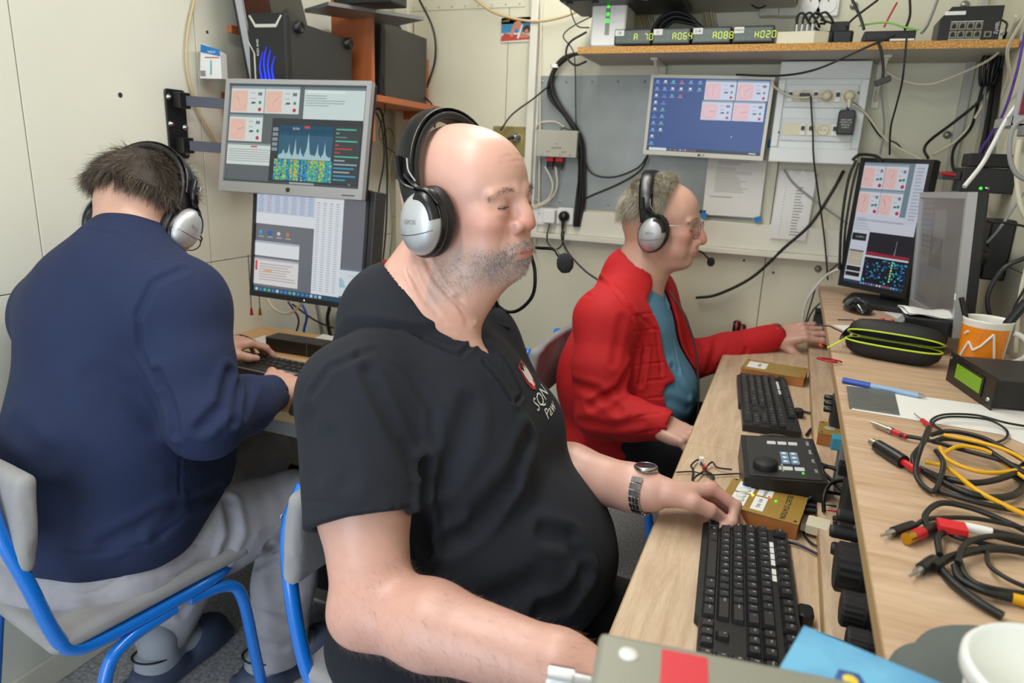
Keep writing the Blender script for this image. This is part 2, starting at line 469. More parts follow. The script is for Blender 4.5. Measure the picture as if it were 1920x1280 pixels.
for yy in (.35, 1.75):
    t = empty('ceiling_lamp', 'white fluorescent ceiling lamp %s' % ('over the front seats' if yy < 1 else 'near the back wall'), 'lamp', (-.60, yy, ZC))
    MB().box((-.12, -.62, -.03), (.12, .62, 0)).build('housing', m_white, t, bevel=.004)
    b = MB(); b.rbox((0, 0, -.04), (.20, 1.18, .02), .02); b.build('diffuser', m_lamp, t)

# cable duct along the back wall with the sheet above it
zd0 = on(1004, 445, 'y', YB-.05)[2]; zd1 = on(1004, 428, 'y', YB-.05)[2]
xd0 = on(930, 440, 'y', YB)[0]
t = empty('cable_duct', 'long cream cable duct running along the back wall behind the men', 'duct', (xd0, YB, zd0))
t['kind'] = 'structure'; t.name = 'trim_1'
for k in ('label', 'category'):
    del t[k]
MB().box((0, -.05, 0), (XR-xd0, 0, .018)).build('ledge', m_white, t, bevel=.002)
MB().box((0, -.022, .018), (XR-xd0, 0, .105)).build('cover', m_white, t, bevel=.002)
# vertical white conduit
x0 = on(1004, 60, 'y', YB)[0]
b = MB().box((x0-.012, YB-.026, zd0+.1), (x0+.016, YB, ZC)); b.box((x0+.02, YB-.012, zd0+.1), (x0+.028, YB, ZC))
b.build('trim_2', m_white, kind='structure', bevel=.003)
x0 = on(1806, 190, 'y', YB)[0]
b = MB().box((x0-.012, YB-.02, .95), (x0+.012, YB, ZC)); b.build('trim_3', mat('grey_conduit', 'b9b9b0', .4), kind='structure', bevel=.003)
x0 = on(760, 300, 'y', YB)[0]
b = MB().box((x0-.03, YB-.03, .75), (x0+.03, YB, ZC)); b.build('trim_4', m_white, kind='structure', bevel=.004)
# riveted strip high on the back wall
b = MB(); za = on(860, 12, 'y', YB)[2]; xa, xb = on(768, 10, 'y', YB)[0], on(985, 10, 'y', YB)[0]
b.box((xa, YB-.003, za-.01), (xb, YB, za+.12)); b.build('trim_5', m_wall, kind='structure')
b = MB()
for i in range(9): b.lathe((xa+.02+i*(xb-xa-.04)/8, YB-.003, za), [(.004, 0), (.003, -.002), (.0005, -.003)], 8, 'y')
b.build('rivet_row', mat('rivet', 'b8b6a6', .4), bpy.data.objects['trim_5'], kind='stuff')

m_steel = mat('steel', 'b4b6b8', .28, 1); m_dome = mat('dome_bolt', '9a9a94', .35, .8)
m_zinc = mat('zinc_sheet', '9a9f9f', .42, .3, noise=.14, nscale=9)
m_black = mat('black_plastic', '141416', .38); m_blackm = mat('black_matt', '18181a', .6)
m_dk = mat('dark_plastic', '2b2b2d', .45); m_grey = mat('grey_plastic', '77787a', .5)
m_cw = mat('white_cable', 'd6d0bb', .5); m_cb = mat('black_cable', '111112', .45); m_cg = mat('grey_cable', '8f9091', .5)
m_red = mat('red_plastic', 'c01525', .4); m_yel = mat('yellow_cable', 'e0a808', .45); m_blue = mat('blue_tape', '1f7fc4', .6)
m_cream = mat('cream_plastic', 'd9d2b8', .4); m_brass = mat('brass_plate', 'b3a36a', .38, .7, noise=.1, nscale=15)
m_ink = mat('ink_black', '202022', .7); m_paper = mat('white_paper', 'e4e4e2', .7)
m_wht = mat('white_plastic', 'e8e8e6', .35); m_gold = mat('gold_connector', 'c79a35', .3, 1)
m_scr = mat('screen_image', 'ffffff', .3, vcol='Col', emit=.75)
# non-metal part of screens: keep the pixels' own light only
_n = m_scr.node_tree; _b = _n.nodes['Principled BSDF']
for l in list(_n.links):
    if l.to_socket == _b.inputs['Base Color']: _n.links.remove(l)
_b.inputs['Base Color'].default_value = (.01, .01, .012, 1)
m_print = mat('flat_print', 'ffffff', .5, vcol='Col')
m_led_g = mat('led_green', '35ff2a', .4, emit=1.6); m_led_y = mat('led_yellow', 'ffe02a', .4, emit=3)

def dome(px, py, label, y=YB, r=.012):
    p = on(px, py, 'y', y); b = MB(); b.lathe(p, [(r, 0), (r*.92, -r*.4), (r*.6, -r*.75), (.0008, -r*.9)], 16, 'y')
    tag(b.build('dome_bolt', m_dome), label, 'bolt', None)
dome(1534, 504, 'round steel dome bolt low on the wall beside the corner of the wooden shelf')
dome(1776, 253, 'round steel dome bolt on the back wall above the tall black monitor')
dome(1809, 9, 'round steel dome bolt above the black network switch')
dome(1601, 11, 'round steel dome bolt beside the wall outlets at the top')
def hole(px, py, label, ax='x', v=XL, r=.004):
    p = on(px, py, ax, v); b = MB()
    b.lathe((0, 0, 0), [(r, .0006), (r*.8, .0002), (.0004, .0004)], 12, 'x')
    o = b.build('drill_hole', m_ink); o.location = (p[0]+.0008, p[1], p[2])
    if ax == 'y': o.rotation_euler = (0, 0, radians(-90)); o.location = (p[0], p[1]-.0008, p[2])
    tag(o, label, 'hole')
hole(225, 178, 'small drilled hole in the left wall above the man in the blue sweatshirt', r=.006)
hole(388, 60, 'tiny screw hole in the left wall left of the upright silver monitor')
hole(1395, 488, 'tiny screw hole in the back wall to the right of the red-jacketed man’s microphone', 'y', YB)
hole(1450, 511, 'tiny screw hole in the back wall under the duct, farther right', 'y', YB)

# bolted zinc sheet
a = on(1003, 142, 'y', YB-.006); c = on(1470, 392, 'y', YB-.006)
zt = on(1010, 142, 'y', YB-.006)[2]; zb = on(1100, 392, 'y', YB-.006)[2]
t = empty('metal_sheet', 'large grey zinc sheet screwed to the back wall behind the desktop monitor', 'metal sheet', (a[0], YB, zb))
W = c[0]-a[0]-.10
MB().box((0, -.006, 0), (W, 0, zt-zb)).build('sheet', m_zinc, t, bevel=.001)
for i in range(9):
    for zz in (.02, zt-zb-.02):
        b = MB(); b.lathe((.03+i*(W-.06)/8, -.006, zz), [(.0045, 0), (.004, -.002), (.0008, -.0025)], 10, 'y'); b.build('screw', m_steel, t)

def wbox(px0, py0, px1, py1, y, d):
    """world extents of a wall-parallel face seen between two picture corners, at depth y; d = thickness behind it"""
    p = on(px0, py0, 'y', y); q = on(px1, py1, 'y', y); return p[0], q[0], q[2], p[2]
# white conduit cables + terminal box
x0, x1, z0, z1 = wbox(1007, 243, 1080, 296, YB-.06, 0)
t = empty('terminal_box', 'grey metal terminal box with two red plugs on the zinc sheet', 'junction box', ((x0+x1)/2, YB-.006, z0))
hw = (x1-x0)/2
MB().box((-hw, -.054, 0), (hw, 0, z1-z0)).build('body', mat('box_beige', 'b5b2a4', .45), t, bevel=.003)
b = MB()
for (u, v) in ((0, .5), (.0, .34), (-.7, .1), (.7, .1), (.2, .1)): b.lathe((hw*u, -.054, (z1-z0)*v), [(.003, 0), (.001, -.0015)], 8, 'y')
b.build('screws', m_steel, t, kind='stuff')
b = MB(); b.text('USB SPARE', (0, -.0545, .032), .008, (1, 0, 0), (0, 0, 1)); b.text('LEFT', (-.03, -.0545, .018), .007, (1, 0, 0), (0, 0, 1)); b.text('RIGHT', (.03, -.0545, .018), .007, (1, 0, 0), (0, 0, 1))
b.build('lettering', m_ink, t)
for s_ in (-1, 1):
    b = MB(); b.rbox((s_*.018-.01, -.03, -.008), (.028, .022, .016), .003, axis='z'); b.build('red_plug', m_red, t)
    b = MB(); b.rbox((s_*.018-.01, -.03, -.025), (.024, .02, .018), .004); b.cyl((s_*.018-.02, -.03, -.03), (s_*.018-.02, -.03, -.045), .003); b.cyl((s_*.018, -.03, -.03), (s_*.018, -.03, -.045), .003); b.build('connector', m_black, t)
# brass plate
x0, x1, z0, z1 = wbox(925, 236, 986, 294, YB-.005, 0)
t = empty('brass_plate', 'square brass plate with a cable gland behind the bald man’s forehead', 'wall plate', ((x0+x1)/2, YB, z0))
hw = (x1-x0)/2
MB().box((-hw, -.005, 0), (hw, 0, z1-z0)).build('plate', m_brass, t, bevel=.001)
b = MB()
for u in (-.86, -.3, .3, .86):
    for v in (.07, .93): b.lathe((hw*u, -.005, (z1-z0)*v), [(.003, 0), (.001, -.002)], 8, 'y')
b.build('screws', m_steel, t, kind='stuff')
b = MB(); b.lathe((.03, -.005, (z1-z0)*.62), [(.017, 0), (.017, -.008), (.012, -.01), (.012, -.03), (.007, -.034)], 16, 'y'); b.build('gland', m_steel, t)
b = MB(); b.tube(spline([(.03, -.03, (z1-z0)*.62), (.02, -.05, (z1-z0)*.6), (0, -.05, (z1-z0)*.45), (-.02, -.03, (z1-z0)*.2)]), .006); b.build('lead', m_cb, t)
# three wall outlets on the duct
def outlet(px, py, sz, label, y=YB-.022, kind='schuko', grp=None):
    p = on(px, py, 'y', y); t = empty('wall_outlet', label, 'outlet', p, 0, grp)
    b = MB(); b.rbox((0, -.005, 0), (sz, .010, sz), .006, axis='y'); b.build('plate', m_wht, t)
    if kind != 'switch':
        b = MB(); r = sz*.34; b.lathe((0, -.0102, 0), [(r*1.12, 0), (r*1.05, -.002), (r, -.001), (r*.98, .006), (.001, .006)], 24, 'y'); b.build('socket', m_wht, t)
        b = MB()
        for s_ in (-1, 1): b.cyl((s_*.0095, -.0048, 0), (s_*.0095, -.0042, 0), .003, n=10)
        b.cyl((0, -.012, .011), (0, -.0042, .011), .0022, n=8); b.build('contacts', m_ink, t)
    return t, p
outlet(1013, 405, .062, 'white wall outlet nearest the bald man’s nose, empty')
t1, p1 = outlet(1034, 405, .058, 'white wall outlet holding a square white charger plug')
t2, p2 = outlet(1061, 405, .062, 'white wall outlet with a round black plug at the right of the row')
t = empty('charger_plug', 'square white charger plug in the middle wall outlet', 'plug', (p1[0]+.003, p1[1]-.012, p1[2]+.002))
b = MB(); b.rbox((0, -.016, 0), (.046, .030, .05), .006, axis='y'); b.build('body', m_wht, t)
b = MB(); b.tube(spline([(0, -.018, -.022), (0, -.02, -.04), (-.005, -.022, -.07), (.0, -.02, -.10), (.03, -.02, -.12), (.055, -.02, -.10), (.06, -.02, -.05)]), .0028); b.build('lead', m_cb, t)
t = empty('black_plug', 'round black mains plug in the right wall outlet above the grey microphone', 'plug', (p2[0], p2[1]-.012, p2[2]))
b = MB(); b.lathe((0, 0, 0), [(.019, 0), (.019, -.02), (.013, -.03), (.002, -.032)], 20, 'y'); b.cyl((0, -.018, -.01), (0, -.02, -.045), .008, .005); b.build('body', m_black, t)
b = MB(); b.tube(spline([(0, -.02, -.045), (.0, -.02, -.08), (.03, -.025, -.13), (.10, -.03, -.19), (.17, -.03, -.23), (.20, -.03, -.27)]), .0036); b.build('lead', m_cb, t)
# ================================================================= screens drawn as flat coloured pixels
class Scr:
    """flat picture on a w x h panel lying in local x (right), z (up), facing -y; u,v in 0..1 from top left"""
    def __init__(s, w, h): s.b = MB(); s.w = w; s.h = h; s.n = 0
    def P(s, u, v): return ((u-.5)*s.w, -.00012*s.n, (.5-v)*s.h)
    def r(s, u0, v0, u1, v1, c):
        s.n += 1; s.b.col = srgb(c) if isinstance(c, str) else c
        s.b.add([s.P(u0, v1), s.P(u1, v1), s.P(u1, v0), s.P(u0, v0)], [(0, 1, 2, 3)], False); s.n -= 1
        return s
    def lay(s): s.n += 1; return s
    def poly(s, pts, c): s.b.col = srgb(c); s.b.add([s.P(*p) for p in pts], [tuple(range(len(pts)))[::-1]], False); return s
    def disc(s, u, v, r, c, n=16): return s.poly([(u+r*cos(2*pi*i/n)*s.h/s.w, v+r*sin(2*pi*i/n)) for i in range(n)], c)
    def line(s, u0, v0, u1, v1, t, c):
        dx, dy = (u1-u0)*s.w, (v1-v0)*s.h; l = sqrt(dx*dx+dy*dy)+1e-9; nx, ny = -dy/l*t/2, dx/l*t/2
        return s.poly([(u0+nx/s.w, v0+ny/s.h), (u1+nx/s.w, v1+ny/s.h), (u1-nx/s.w, v1-ny/s.h), (u0-nx/s.w, v0-ny/s.h)][::-1], c)
    def txt(s, t, u, v, size, c):
        s.b.col = srgb(c); s.b.text(t, s.P(u, v), size*s.h, (1, 0, 0), (0, 0, 1)); return s
    def dial(s, u0, v0, u1, v1, ang, frac=.5, bgc='dfeae6', face='f4c9b8'):
        """a rotator window: title bar, pink dial with ticks, needle, red and green buttons"""
        s.lay().r(u0, v0, u1, v1, bgc); s.lay().r(u0, v0, u1, v0+(v1-v0)*.09, '8fa2ad')
        w_, h_ = u1-u0, v1-v0; fx = u0+w_*frac
        s.r(u0+.02*w_, v0+.16*h_, fx, v1-.04*h_, face); s.lay()
        cu, cv = (u0+.02*w_+fx)/2, v0+.56*h_; ru, rv = (fx-u0)*.46, h_*.37
        for i in range(24):
            a = 2*pi*i/24; q = .86 if i % 2 else .78
            s.line(cu+ru*cos(a)*q, cv+rv*sin(a)*q, cu+ru*cos(a), cv+rv*sin(a), .0011, 'c87868')
        a = radians(ang); s.line(cu, cv, cu+ru*.75*cos(a), cv-rv*.75*sin(a), .0014, '8a5248')
        s.line(cu, cv, cu, cv+rv*.6, .001, 'c87868')
        s.disc(u1-.13*w_, v1-.14*h_, .075*h_, 'c6283c'); s.disc(u1-.13*w_, v1-.40*h_, .062*h_, '2f8f6a')
        for i in range(3): s.r(fx+.08*w_, v0+(.24+.2*i)*h_, fx+.22*w_, v0+(.26+.2*i)*h_, '8b949c')
        s.r(u1-.2*w_, v0+.22*h_, u1-.08*w_, v0+.34*h_, '707c86'); s.r(fx+.12*w_, v0+.58*h_, fx+.24*w_, v0+.64*h_, '404850')
        return s
    def lines(s, u0, v0, u1, v1, n, c, fill=.5, ragged=.35, seed=3):
        rr = random.Random(seed); s.lay(); h = (v1-v0)/n
        for i in range(n): s.r(u0, v0+h*i, u1-(u1-u0)*ragged*rr.random(), v0+h*(i+fill), c)
        return s
    def build(s, parent, name='screen', m=None, loc=(0, 0, 0)):
        o = s.b.build(name, m or m_scr, parent); o.location = loc; return o
def rng_hex(rr, a): return rr.choice(a)
def waterfall(s, u0, v0, u1, v1, nx, ny, cols, seed):
    rr = random.Random(seed); s.lay(); du, dv = (u1-u0)/nx, (v1-v0)/ny
    colw = [rr.random() for _ in range(nx)]
    for i in range(nx):
        for j in range(ny):
            q = rr.random()*.55+colw[i]*.45; c = cols[min(len(cols)-1, int(q*len(cols)))]
            s.r(u0+i*du, v0+j*dv, u0+(i+1)*du, v0+(j+1)*dv, c)
def flat_monitor(t, W, H, bz, depth, m, bottom=None, rad=.006):
    """picture frame bezel + back shell, screen plane at y=0 facing -y"""
    bb = bottom if bottom is not None else bz; w2, h2 = W/2, H/2
    b = MB(); D = depth
    # bezel ring as four mitred bars
    o = [(-w2-bz, -h2-bb), (w2+bz, -h2-bb), (w2+bz, h2+bz), (-w2-bz, h2+bz)]; i_ = [(-w2, -h2), (w2, -h2), (w2, h2), (-w2, h2)]
    for a in range(4):
        c = (a+1) % 4
        P = [(o[a][0], -.006, o[a][1]), (o[c][0], -.006, o[c][1]), (i_[c][0], -.006, i_[c][1]), (i_[a][0], -.006, i_[a][1])]
        Q = [(p[0], .012, p[2]) for p in P]
        b.rings([Q, P], smooth=False)
    b.build('bezel', m[0], t, bevel=.0022)
    b = MB(); b.box((-w2-bz+.001, .006, -h2-bb+.001), (w2+bz-.001, .006+D*.5, h2+bz-.001)); b.build('back_shell', m[1], t, bevel=.004)
    b = MB(); b.box((-w2*.55, .006+D*.5, -h2*.6), (w2*.55, .006+D, h2*.6)); b.build('back_housing', m[1], t, bevel=.006)

m_silver = mat('silver_bezel', 'a8a8ab', .34, .35); m_silver2 = mat('champagne_bezel', 'b8b3a6', .36, .3)
# ---- wall monitor with blue desktop
def rect_mtx(c00, c10, c01, y):
    """matrix of a screen on the plane y, from picture corners top-left, top-right, bottom-left"""
    A, B_, C_ = [Vector(on(*c, 'y', y)) for c in (c00, c10, c01)]
    x = (B_-A).normalized(); d = (A-C_); d = (d-x*d.dot(x)).normalized(); yv = d.cross(x)
    W = (B_-A).length; H = (A-C_).length; ctr = (B_+C_)/2
    return frame_m(ctr, x, yv), W, H
ym = YB-.105
m_, W, H = rect_mtx((1222, 146), (1441, 150), (1217, 281), ym)
t = empty('monitor', 'wall monitor showing a blue computer desktop with small icons', 'monitor', mtx=m_)
flat_monitor(t, W, H, .010, .05, (m_silver2, m_silver2), bottom=.014)
b = MB(); b.text('LG', (.004, -.0072, -H/2-.0075), .010, (1, 0, 0), (0, 0, 1)); b.lathe((-.008, -.0065, -H/2-.0075), [(.0042, 0), (.0008, -.0006)], 12, 'y'); b.build('logo', m_dk, t)
b = MB(); b.box((-.06, .05, -.05), (.06, .095, .05)); b.build('wall_bracket', m_dk, t)
s = Scr(W, H); s.r(0, 0, 1, 1, '1a448a'); s.lay(); s.r(0, .955, 1, 1, '0c1a30'); s.lay(); s.r(.02, .958, .18, .995, 'dfe6ea')
rr = random.Random(2); ic = ['e8eef4', '5fb4e8', '3a74e0', 'd84a56', '50c8c0', 'f0f0f0', '7aa8f0']
for c, n in ((.035, 10), (.105, 8), (.175, 3), (.25, 3), (.33, 2), (.41, 2)):
    for i in range(n):
        v = .03+i*.094; s.r(c-.010, v, c+.012, v+.028, rng_hex(rr, ic)); s.r(c-.022, v+.036, c+.024, v+.043, 'aebfd8')
for i in range(12): s.r(.19+i*.022, .965, .2+i*.022, .985, rng_hex(rr, ic))
s.r(.9, .968, .96, .984, 'c8d0d8')
for i, (u, v, a) in enumerate(((.46, .015, 92), (.73, .015, 40), (.45, .285, 2), (.72, .285, 5))):
    s.dial(u, v, u+.262, v+.262, a, .52, 'd3dbf0', 'eec6cc')
s.lay(); s.poly([(.733, .75), (.741, .768), (.733, .772)], 'ffffff')
s.build(t)
# ---- white distribution box
p0 = on(1465, 115, 'y', YB-.10); p1 = on(1637, 115, 'y', YB-.10); p2 = on(1447, 303, 'y', YB-.10)
Wb = p1[0]-p0[0]; Hb = p0[2]-p2[2]; ctr = ((p0[0]+p1[0])/2+.0, YB, (p0[2]+p2[2])/2)
t = empty('distribution_box', 'white electrical distribution box with two rows of sockets', 'electrical box', (ctr[0], YB, ctr[2]))
m_box = mat('box_white', 'd8dcdc', .25)
b = MB(); b.box((-Wb/2+.012, -.075, -Hb/2+.01), (Wb/2-.012, 0, Hb/2-.01)); b.build('housing', m_box, t, bevel=.004)
b = MB(); b.box((-Wb/2, -.10, -Hb/2), (Wb/2, -.092, -Hb/2+.045)); b.box((-Wb/2, -.10, Hb/2-.05), (Wb/2, -.092, Hb/2))
b.box((-Wb/2, -.10, -Hb/2+.045), (-Wb/2+.022, -.092, Hb/2-.05)); b.box((Wb/2-.022, -.10, -Hb/2+.045), (Wb/2, -.092, Hb/2-.05))
b.box((-Wb/2+.006, -.092, -Hb/2+.006), (Wb/2-.006, -.075, Hb/2-.006)); b.build('front_cover', m_box, t, bevel=.003)
W2 = Wb-.06
for (zz, cells, nm) in ((Hb*.165, [(.05, 'b'), (.26, 's'), (.42, 'b'), (.58, 's'), (.74, 'b'), (.90, 's')], 'upper'), (-Hb*.165, [(.30, 'b'), (.42, 'b'), (.60, 's'), (.77, 'b'), (.92, 's')], 'lower')):
    b = MB(); b.box((-W2/2-.004, -.097, zz-.034), (W2/2+.004, -.0925, zz+.034)); b.build('window_frame', mat('box_rib', 'cfd4d6', .3), t, bevel=.002)
    b = MB(); b.box((-W2/2, -.0985, zz-.018), (W2/2, -.096, zz+.018)); b.build('din_cover', m_cream, t, bevel=.001)
    for u, kd in cells:
        x = -W2/2+u*W2
        if kd == 'b':
            b = MB(); b.box((x-.008, -.102, zz-.017), (x+.008, -.098, zz+.017)); o = b.build('breaker', m_wht, t, bevel=.001)
            b = MB(); b.box((x-.005, -.108, zz-.002), (x+.005, -.101, zz+.01)); b.build('lever', m_black, o, bevel=.001)
        else:
            b = MB(); b.lathe((x, -.098, zz), [(.0165, 0), (.0165, -.004), (.0145, -.004), (.014, .0), (.001, .0)], 20, 'y'); o = b.build('socket', m_cream, t)
            b = MB(); b.cyl((x-.006, -.0985, zz), (x-.006, -.0975, zz), .0018, n=8); b.cyl((x+.006, -.0985, zz), (x+.006, -.0975, zz), .0018, n=8); b.build('contacts', m_ink, o)
b = MB()
for i in range(4): b.box((-.09+i*.055, -.0965, Hb*.165-.031), (-.055+i*.055, -.0963, Hb*.165-.024))
b.build('paper_strips', m_wht, t)
for (u, v) in ((-.42, .2), (.40, .2), (-.42, -.2), (.40, -.2)):
    b = MB(); b.lathe((Wb*u, -.1, Hb*v), [(.003, 0), (.001, -.001)], 8, 'y'); b.build('screw', m_dk, t)
# plugs and adaptor in it
bx0, bz0 = ctr[0], ctr[2]
pu = lambda u, row: (bx0-W2/2+u*W2, YB-.102, bz0+Hb*.165*row)
p = pu(.58, 1); q = on(1545, 190, 'y', YB-.14)
t = empty('cream_plug', 'cream mains plug in the middle socket of the upper row of the white box', 'plug', p)
b = MB(); b.lathe((0, 0, 0), [(.014, 0), (.014, -.018), (.008, -.025), (.001, -.026)], 18, 'y'); b.build('body', m_cream, t)
p = pu(.90, 1)
t = empty('cream_plug', 'cream mains plug with downward cord in the right socket of the upper row', 'plug', p)
b = MB(); b.lathe((0, 0, 0), [(.014, 0), (.014, -.022), (.009, -.03), (.001, -.031)], 18, 'y'); b.cyl((0, -.02, -.005), (.003, -.024, -.035), .007, .004); b.build('body', m_cream, t)
p = pu(.26, 1)
t = empty('black_plug', 'flat black plug in the left socket of the upper row of the white box', 'plug', p)
b = MB(); b.rbox((0, -.01, 0), (.03, .02, .012), .004, axis='y'); b.build('body', m_black, t)
pa = on(1586, 229, 'y', YB-.14)
t = empty('power_adaptor', 'black power adaptor hanging on the lower row of the white box', 'adaptor', (pa[0], YB-.103, pa[2]))
b = MB(); b.rbox((0, -.022, 0), (.045, .04, .07), .007, axis='y'); b.cyl((0, -.022, .035), (0, -.022, .05), .004, .003); b.build('body', m_dk, t)
b = MB()
for i in range(4): b.text(['INPUT 230V', 'OUTPUT 12V', '50Hz 0.2A', 'CLASS 2'][i], (0, -.0425, .006-i*.007), .0055, (1, 0, 0), (0, 0, 1))
b.build('lettering', m_wht, t)
# ---- papers
def sheet(pts, y, label, cat='paper', name='paper_sheet', m=None, draw=None, thick=.0008):
    m_, W, H = rect_mtx(pts[0], pts[1], pts[2], y); t = empty(name, label, cat, mtx=m_)
    b = MB(); b.bx((0, thick/2, 0), (W, thick, H)); b.build('sheet', m or m_paper, t)
    if draw:
        s = Scr(W, H); s.n = 1; draw(s); s.build(t, 'print', m_print)
    return t, W, H
def d1(s):
    s.lines(.18, .05, .75, .12, 3, '9a9a98', .35, .4, 1); s.lines(.16, .16, .8, .60, 14, 'a5a5a3', .3, .5, 2); s.lines(.1, .66, .5, .70, 1, '9a9a98', .4, .1, 3)
t, W, H = sheet([(1327, 296), (1437, 300), (1318, 402)], YB-.028, 'white typed notice taped under the desktop monitor', draw=d1)
for (px, py, l) in ((1320, 403, 'left'), (1421, 411, 'right')):
    p = on(px, py, 'y', YB-.031); b = MB(); b.box((-.011, -.0006, -.009), (.011, 0, .009)); o = b.build('blue_tape', m_blue); o.location = p; o.rotation_euler = (0, radians(25 if l == 'left' else -18), 0)
    tag(o, 'piece of blue tape at the lower %s corner of the typed notice' % l, 'tape')
b = MB(); p = on(1447, 268, 'y', YB-.03); b.box((-.012, -.0008, -.016), (.008, 0, .010)); o = b.build('blue_tape', m_blue); o.location = p
tag(o, 'blue tape scrap behind the lower right corner of the desktop monitor', 'tape')
p = on(1312, 397, 'y', YB-.03); b = MB(); b.box((-.022, -.0008, -.006), (.02, 0, .006)); o = b.build('black_tape', m_blackm); o.location = p
tag(o, 'black tape strip at the lower edge of the zinc sheet', 'tape')
def d2(s):
    rr = random.Random(4); s.lay()
    for i in range(17):
        s.r(.52, .23+i*.043, .68+rr.random()*.12, .245+i*.043, '60605f'); s.r(.22, .235+i*.043, .25, .245+i*.043, '60605f')
t, W, H = sheet([(1459, 318), (1528, 322), (1447, 446)], YB-.030, 'narrow printed name list in a torn plastic sleeve below the white box', draw=d2)
b = MB(); b.add([(-W*.55, -.003, -H*.52), (W*.5, -.003, -H*.52), (W*.55, -.003, H*.42), (W*.4, -.003, H*.5), (W*.28, -.003, H*.40), (W*.12, -.003, H*.53), (-.0, -.003, H*.42), (-W*.2, -.003, H*.51), (-W*.3, -.003, H*.44), (-W*.5, -.003, H*.5)], [tuple(range(10))])
b.build('plastic_sleeve', mat('clear_plastic', 'ffffff', .12, alpha=.22), t)
def d3(s):
    s.r(0, 0, 1, 1, 'd8d2c6'); s.lay(); s.r(0, 0, 1, .62, '3c86b4'); s.r(0, 0, 1, .25, '5ea0c4'); s.lay(); s.poly([(0, .78), (.1, .62), (1, .8), (1, .9), (0, .95)], 'b8473f')
    s.lay(); s.poly([(.28, .74), (.32, .5), (.4, .2), (.55, .12), (.68, .3), (.62, .6), (.45, .42), (.36, .78)], 'c98a70')
    s.poly([(.5, .82), (.6, .6), (.85, .72), (.95, .84)], 'c07f68'); s.lay(); s.disc(.8, .5, .17, '4a2c22')
    s.lay(); s.disc(.8, .57, .09, 'c98a70'); s.poly([(.5, .85), (.64, .3), (.68, .32), (.56, .85)], 'e8e4e0'); s.txt('LATO', .15, .13, .13, 'e0b040')
t, W, H = sheet([(940, 34), (1000, 31), (940, 80)], YB-.004, 'seaside picture postcard pinned beside the white conduit', 'postcard', 'postcard', draw=d3)

# ================================================================= long chipboard shelf and what stands on it
zs1 = on(1085, 88, 'y', 2.22)[2]; xs0 = on(1083, 95, 'y', 2.22)[0]
zs0 = zs1-.020
t = empty('wall_shelf', 'long grey shelf with raw chipboard front edge on the back wall', 'shelf', (xs0, 2.22, zs0))
LS = XR-.004-xs0
b = MB().box((0, .0012, 0), (LS, YB-2.22-.001, .020)); b.build('board', mat('shelf_grey', 'b3b1a8', .5), t, bevel=.0008)
b = MB().box((0, 0, .0003), (LS, .0014, .0197)); b.build('chipboard_edge', mat('chipboard', 'a8743a', .8, col2='d9aa66', nscale=230, bump=.4), t)
for px in (1240, 1655):
    p = on(px, 120, 'y', 2.45); x = p[0]-xs0
    o = MB().box((x-.01, .10, -.006), (x+.01, .275, 0)).build('bracket', m_white, t)
    b = MB(); b.box((x-.01, .268, -.13), (x+.01, .275, 0)); b.cyl((x, .12, -.006), (x, .27, -.11), .005, n=8); b.build('brace', m_white, o)
    b = MB(); b.lathe((x, .268, -.085), [(.005, 0), (.001, -.003)], 10, 'y'); b.build('screw', m_steel, o)
ZS = zs1
def shelf_pt(px, py, y): return on(px, py, 'y', y)
# white router tower
p = shelf_pt(1142, 40, 2.235); a = on(1106, 80, 'y', 2.235); c = on(1170, 80, 'y', 2.235)
t = empty('router', 'tall white router standing at the left end of the long wall shelf', 'router', ((a[0]+c[0])/2, 2.235, ZS))
wr = c[0]-a[0]; b = MB(); b.rbox((0, .06, .125), (wr, .12, .246), .012, axis='y'); b.build('case', m_wht, t)
b = MB(); b.box((-.012+.003, -.0012, .035), (.005, 0, .24)); b.build('led_strip', mat('lens_grey', '8d9696', .3), t)
b = MB(); b.box((-.008, -.0016, .07), (.003, -.001, .08)); 
for i in range(6): b.box((-.006, -.0016, .09+i*.022), (.002, -.001, .098+i*.022))
b.build('leds', m_led_g, t)
b = MB()
for i in range(7): b.box((.014, -.0006, .07+i*.02), (.02, 0, .071+i*.02))
b.build('legend', m_grey, t)
b = MB(); b.bx((-.045, .09, .04), (.05, .06, .08)); o = b.build('grey_box', mat('pale_grey', 'aeb2b6', .5)); o.location = ((a[0]+c[0])/2, 2.235, ZS); o.modifiers.clear(); tag(o, 'small pale grey box behind the left side of the white router', 'box')
# four rotator displays
m_dface = mat('display_face', '59615f', .35); m_seg = mat('segment_lit', 'd8f23a', .4, emit=.55); m_segd = mat('segment_dim', '7d7866', .5)
SEG = {'A': 'abcefg', '7': 'abc', '0': 'abcdef', '6': 'acdefg', '4': 'bcfg', '8': 'abcdefg', 'H': 'bcefg', '2': 'abged', ' ': ''}
def seg7(b, ch, x, z, w, h, lit):
    t_ = w*.17; L = {'a': (0, h, w, 0), 'g': (0, h/2, w, 0), 'd': (0, 0, w, 0), 'f': (0, h/2, 0, h/2), 'b': (w, h/2, 0, h/2), 'e': (0, 0, 0, h/2), 'c': (w, 0, 0, h/2)}
    for k, (dx, dz, lx, lz) in L.items():
        if (k in SEG[ch]) != lit: continue
        if lx: b.box((x+dx+t_*.6, -.0026, z+dz-t_/2), (x+dx+lx-t_*.6, -.0022, z+dz+t_/2))
        else: b.box((x+dx-t_/2, -.0026, z+dz+t_*.6), (x+dx+t_/2, -.0022, z+dz+lz-t_*.6))
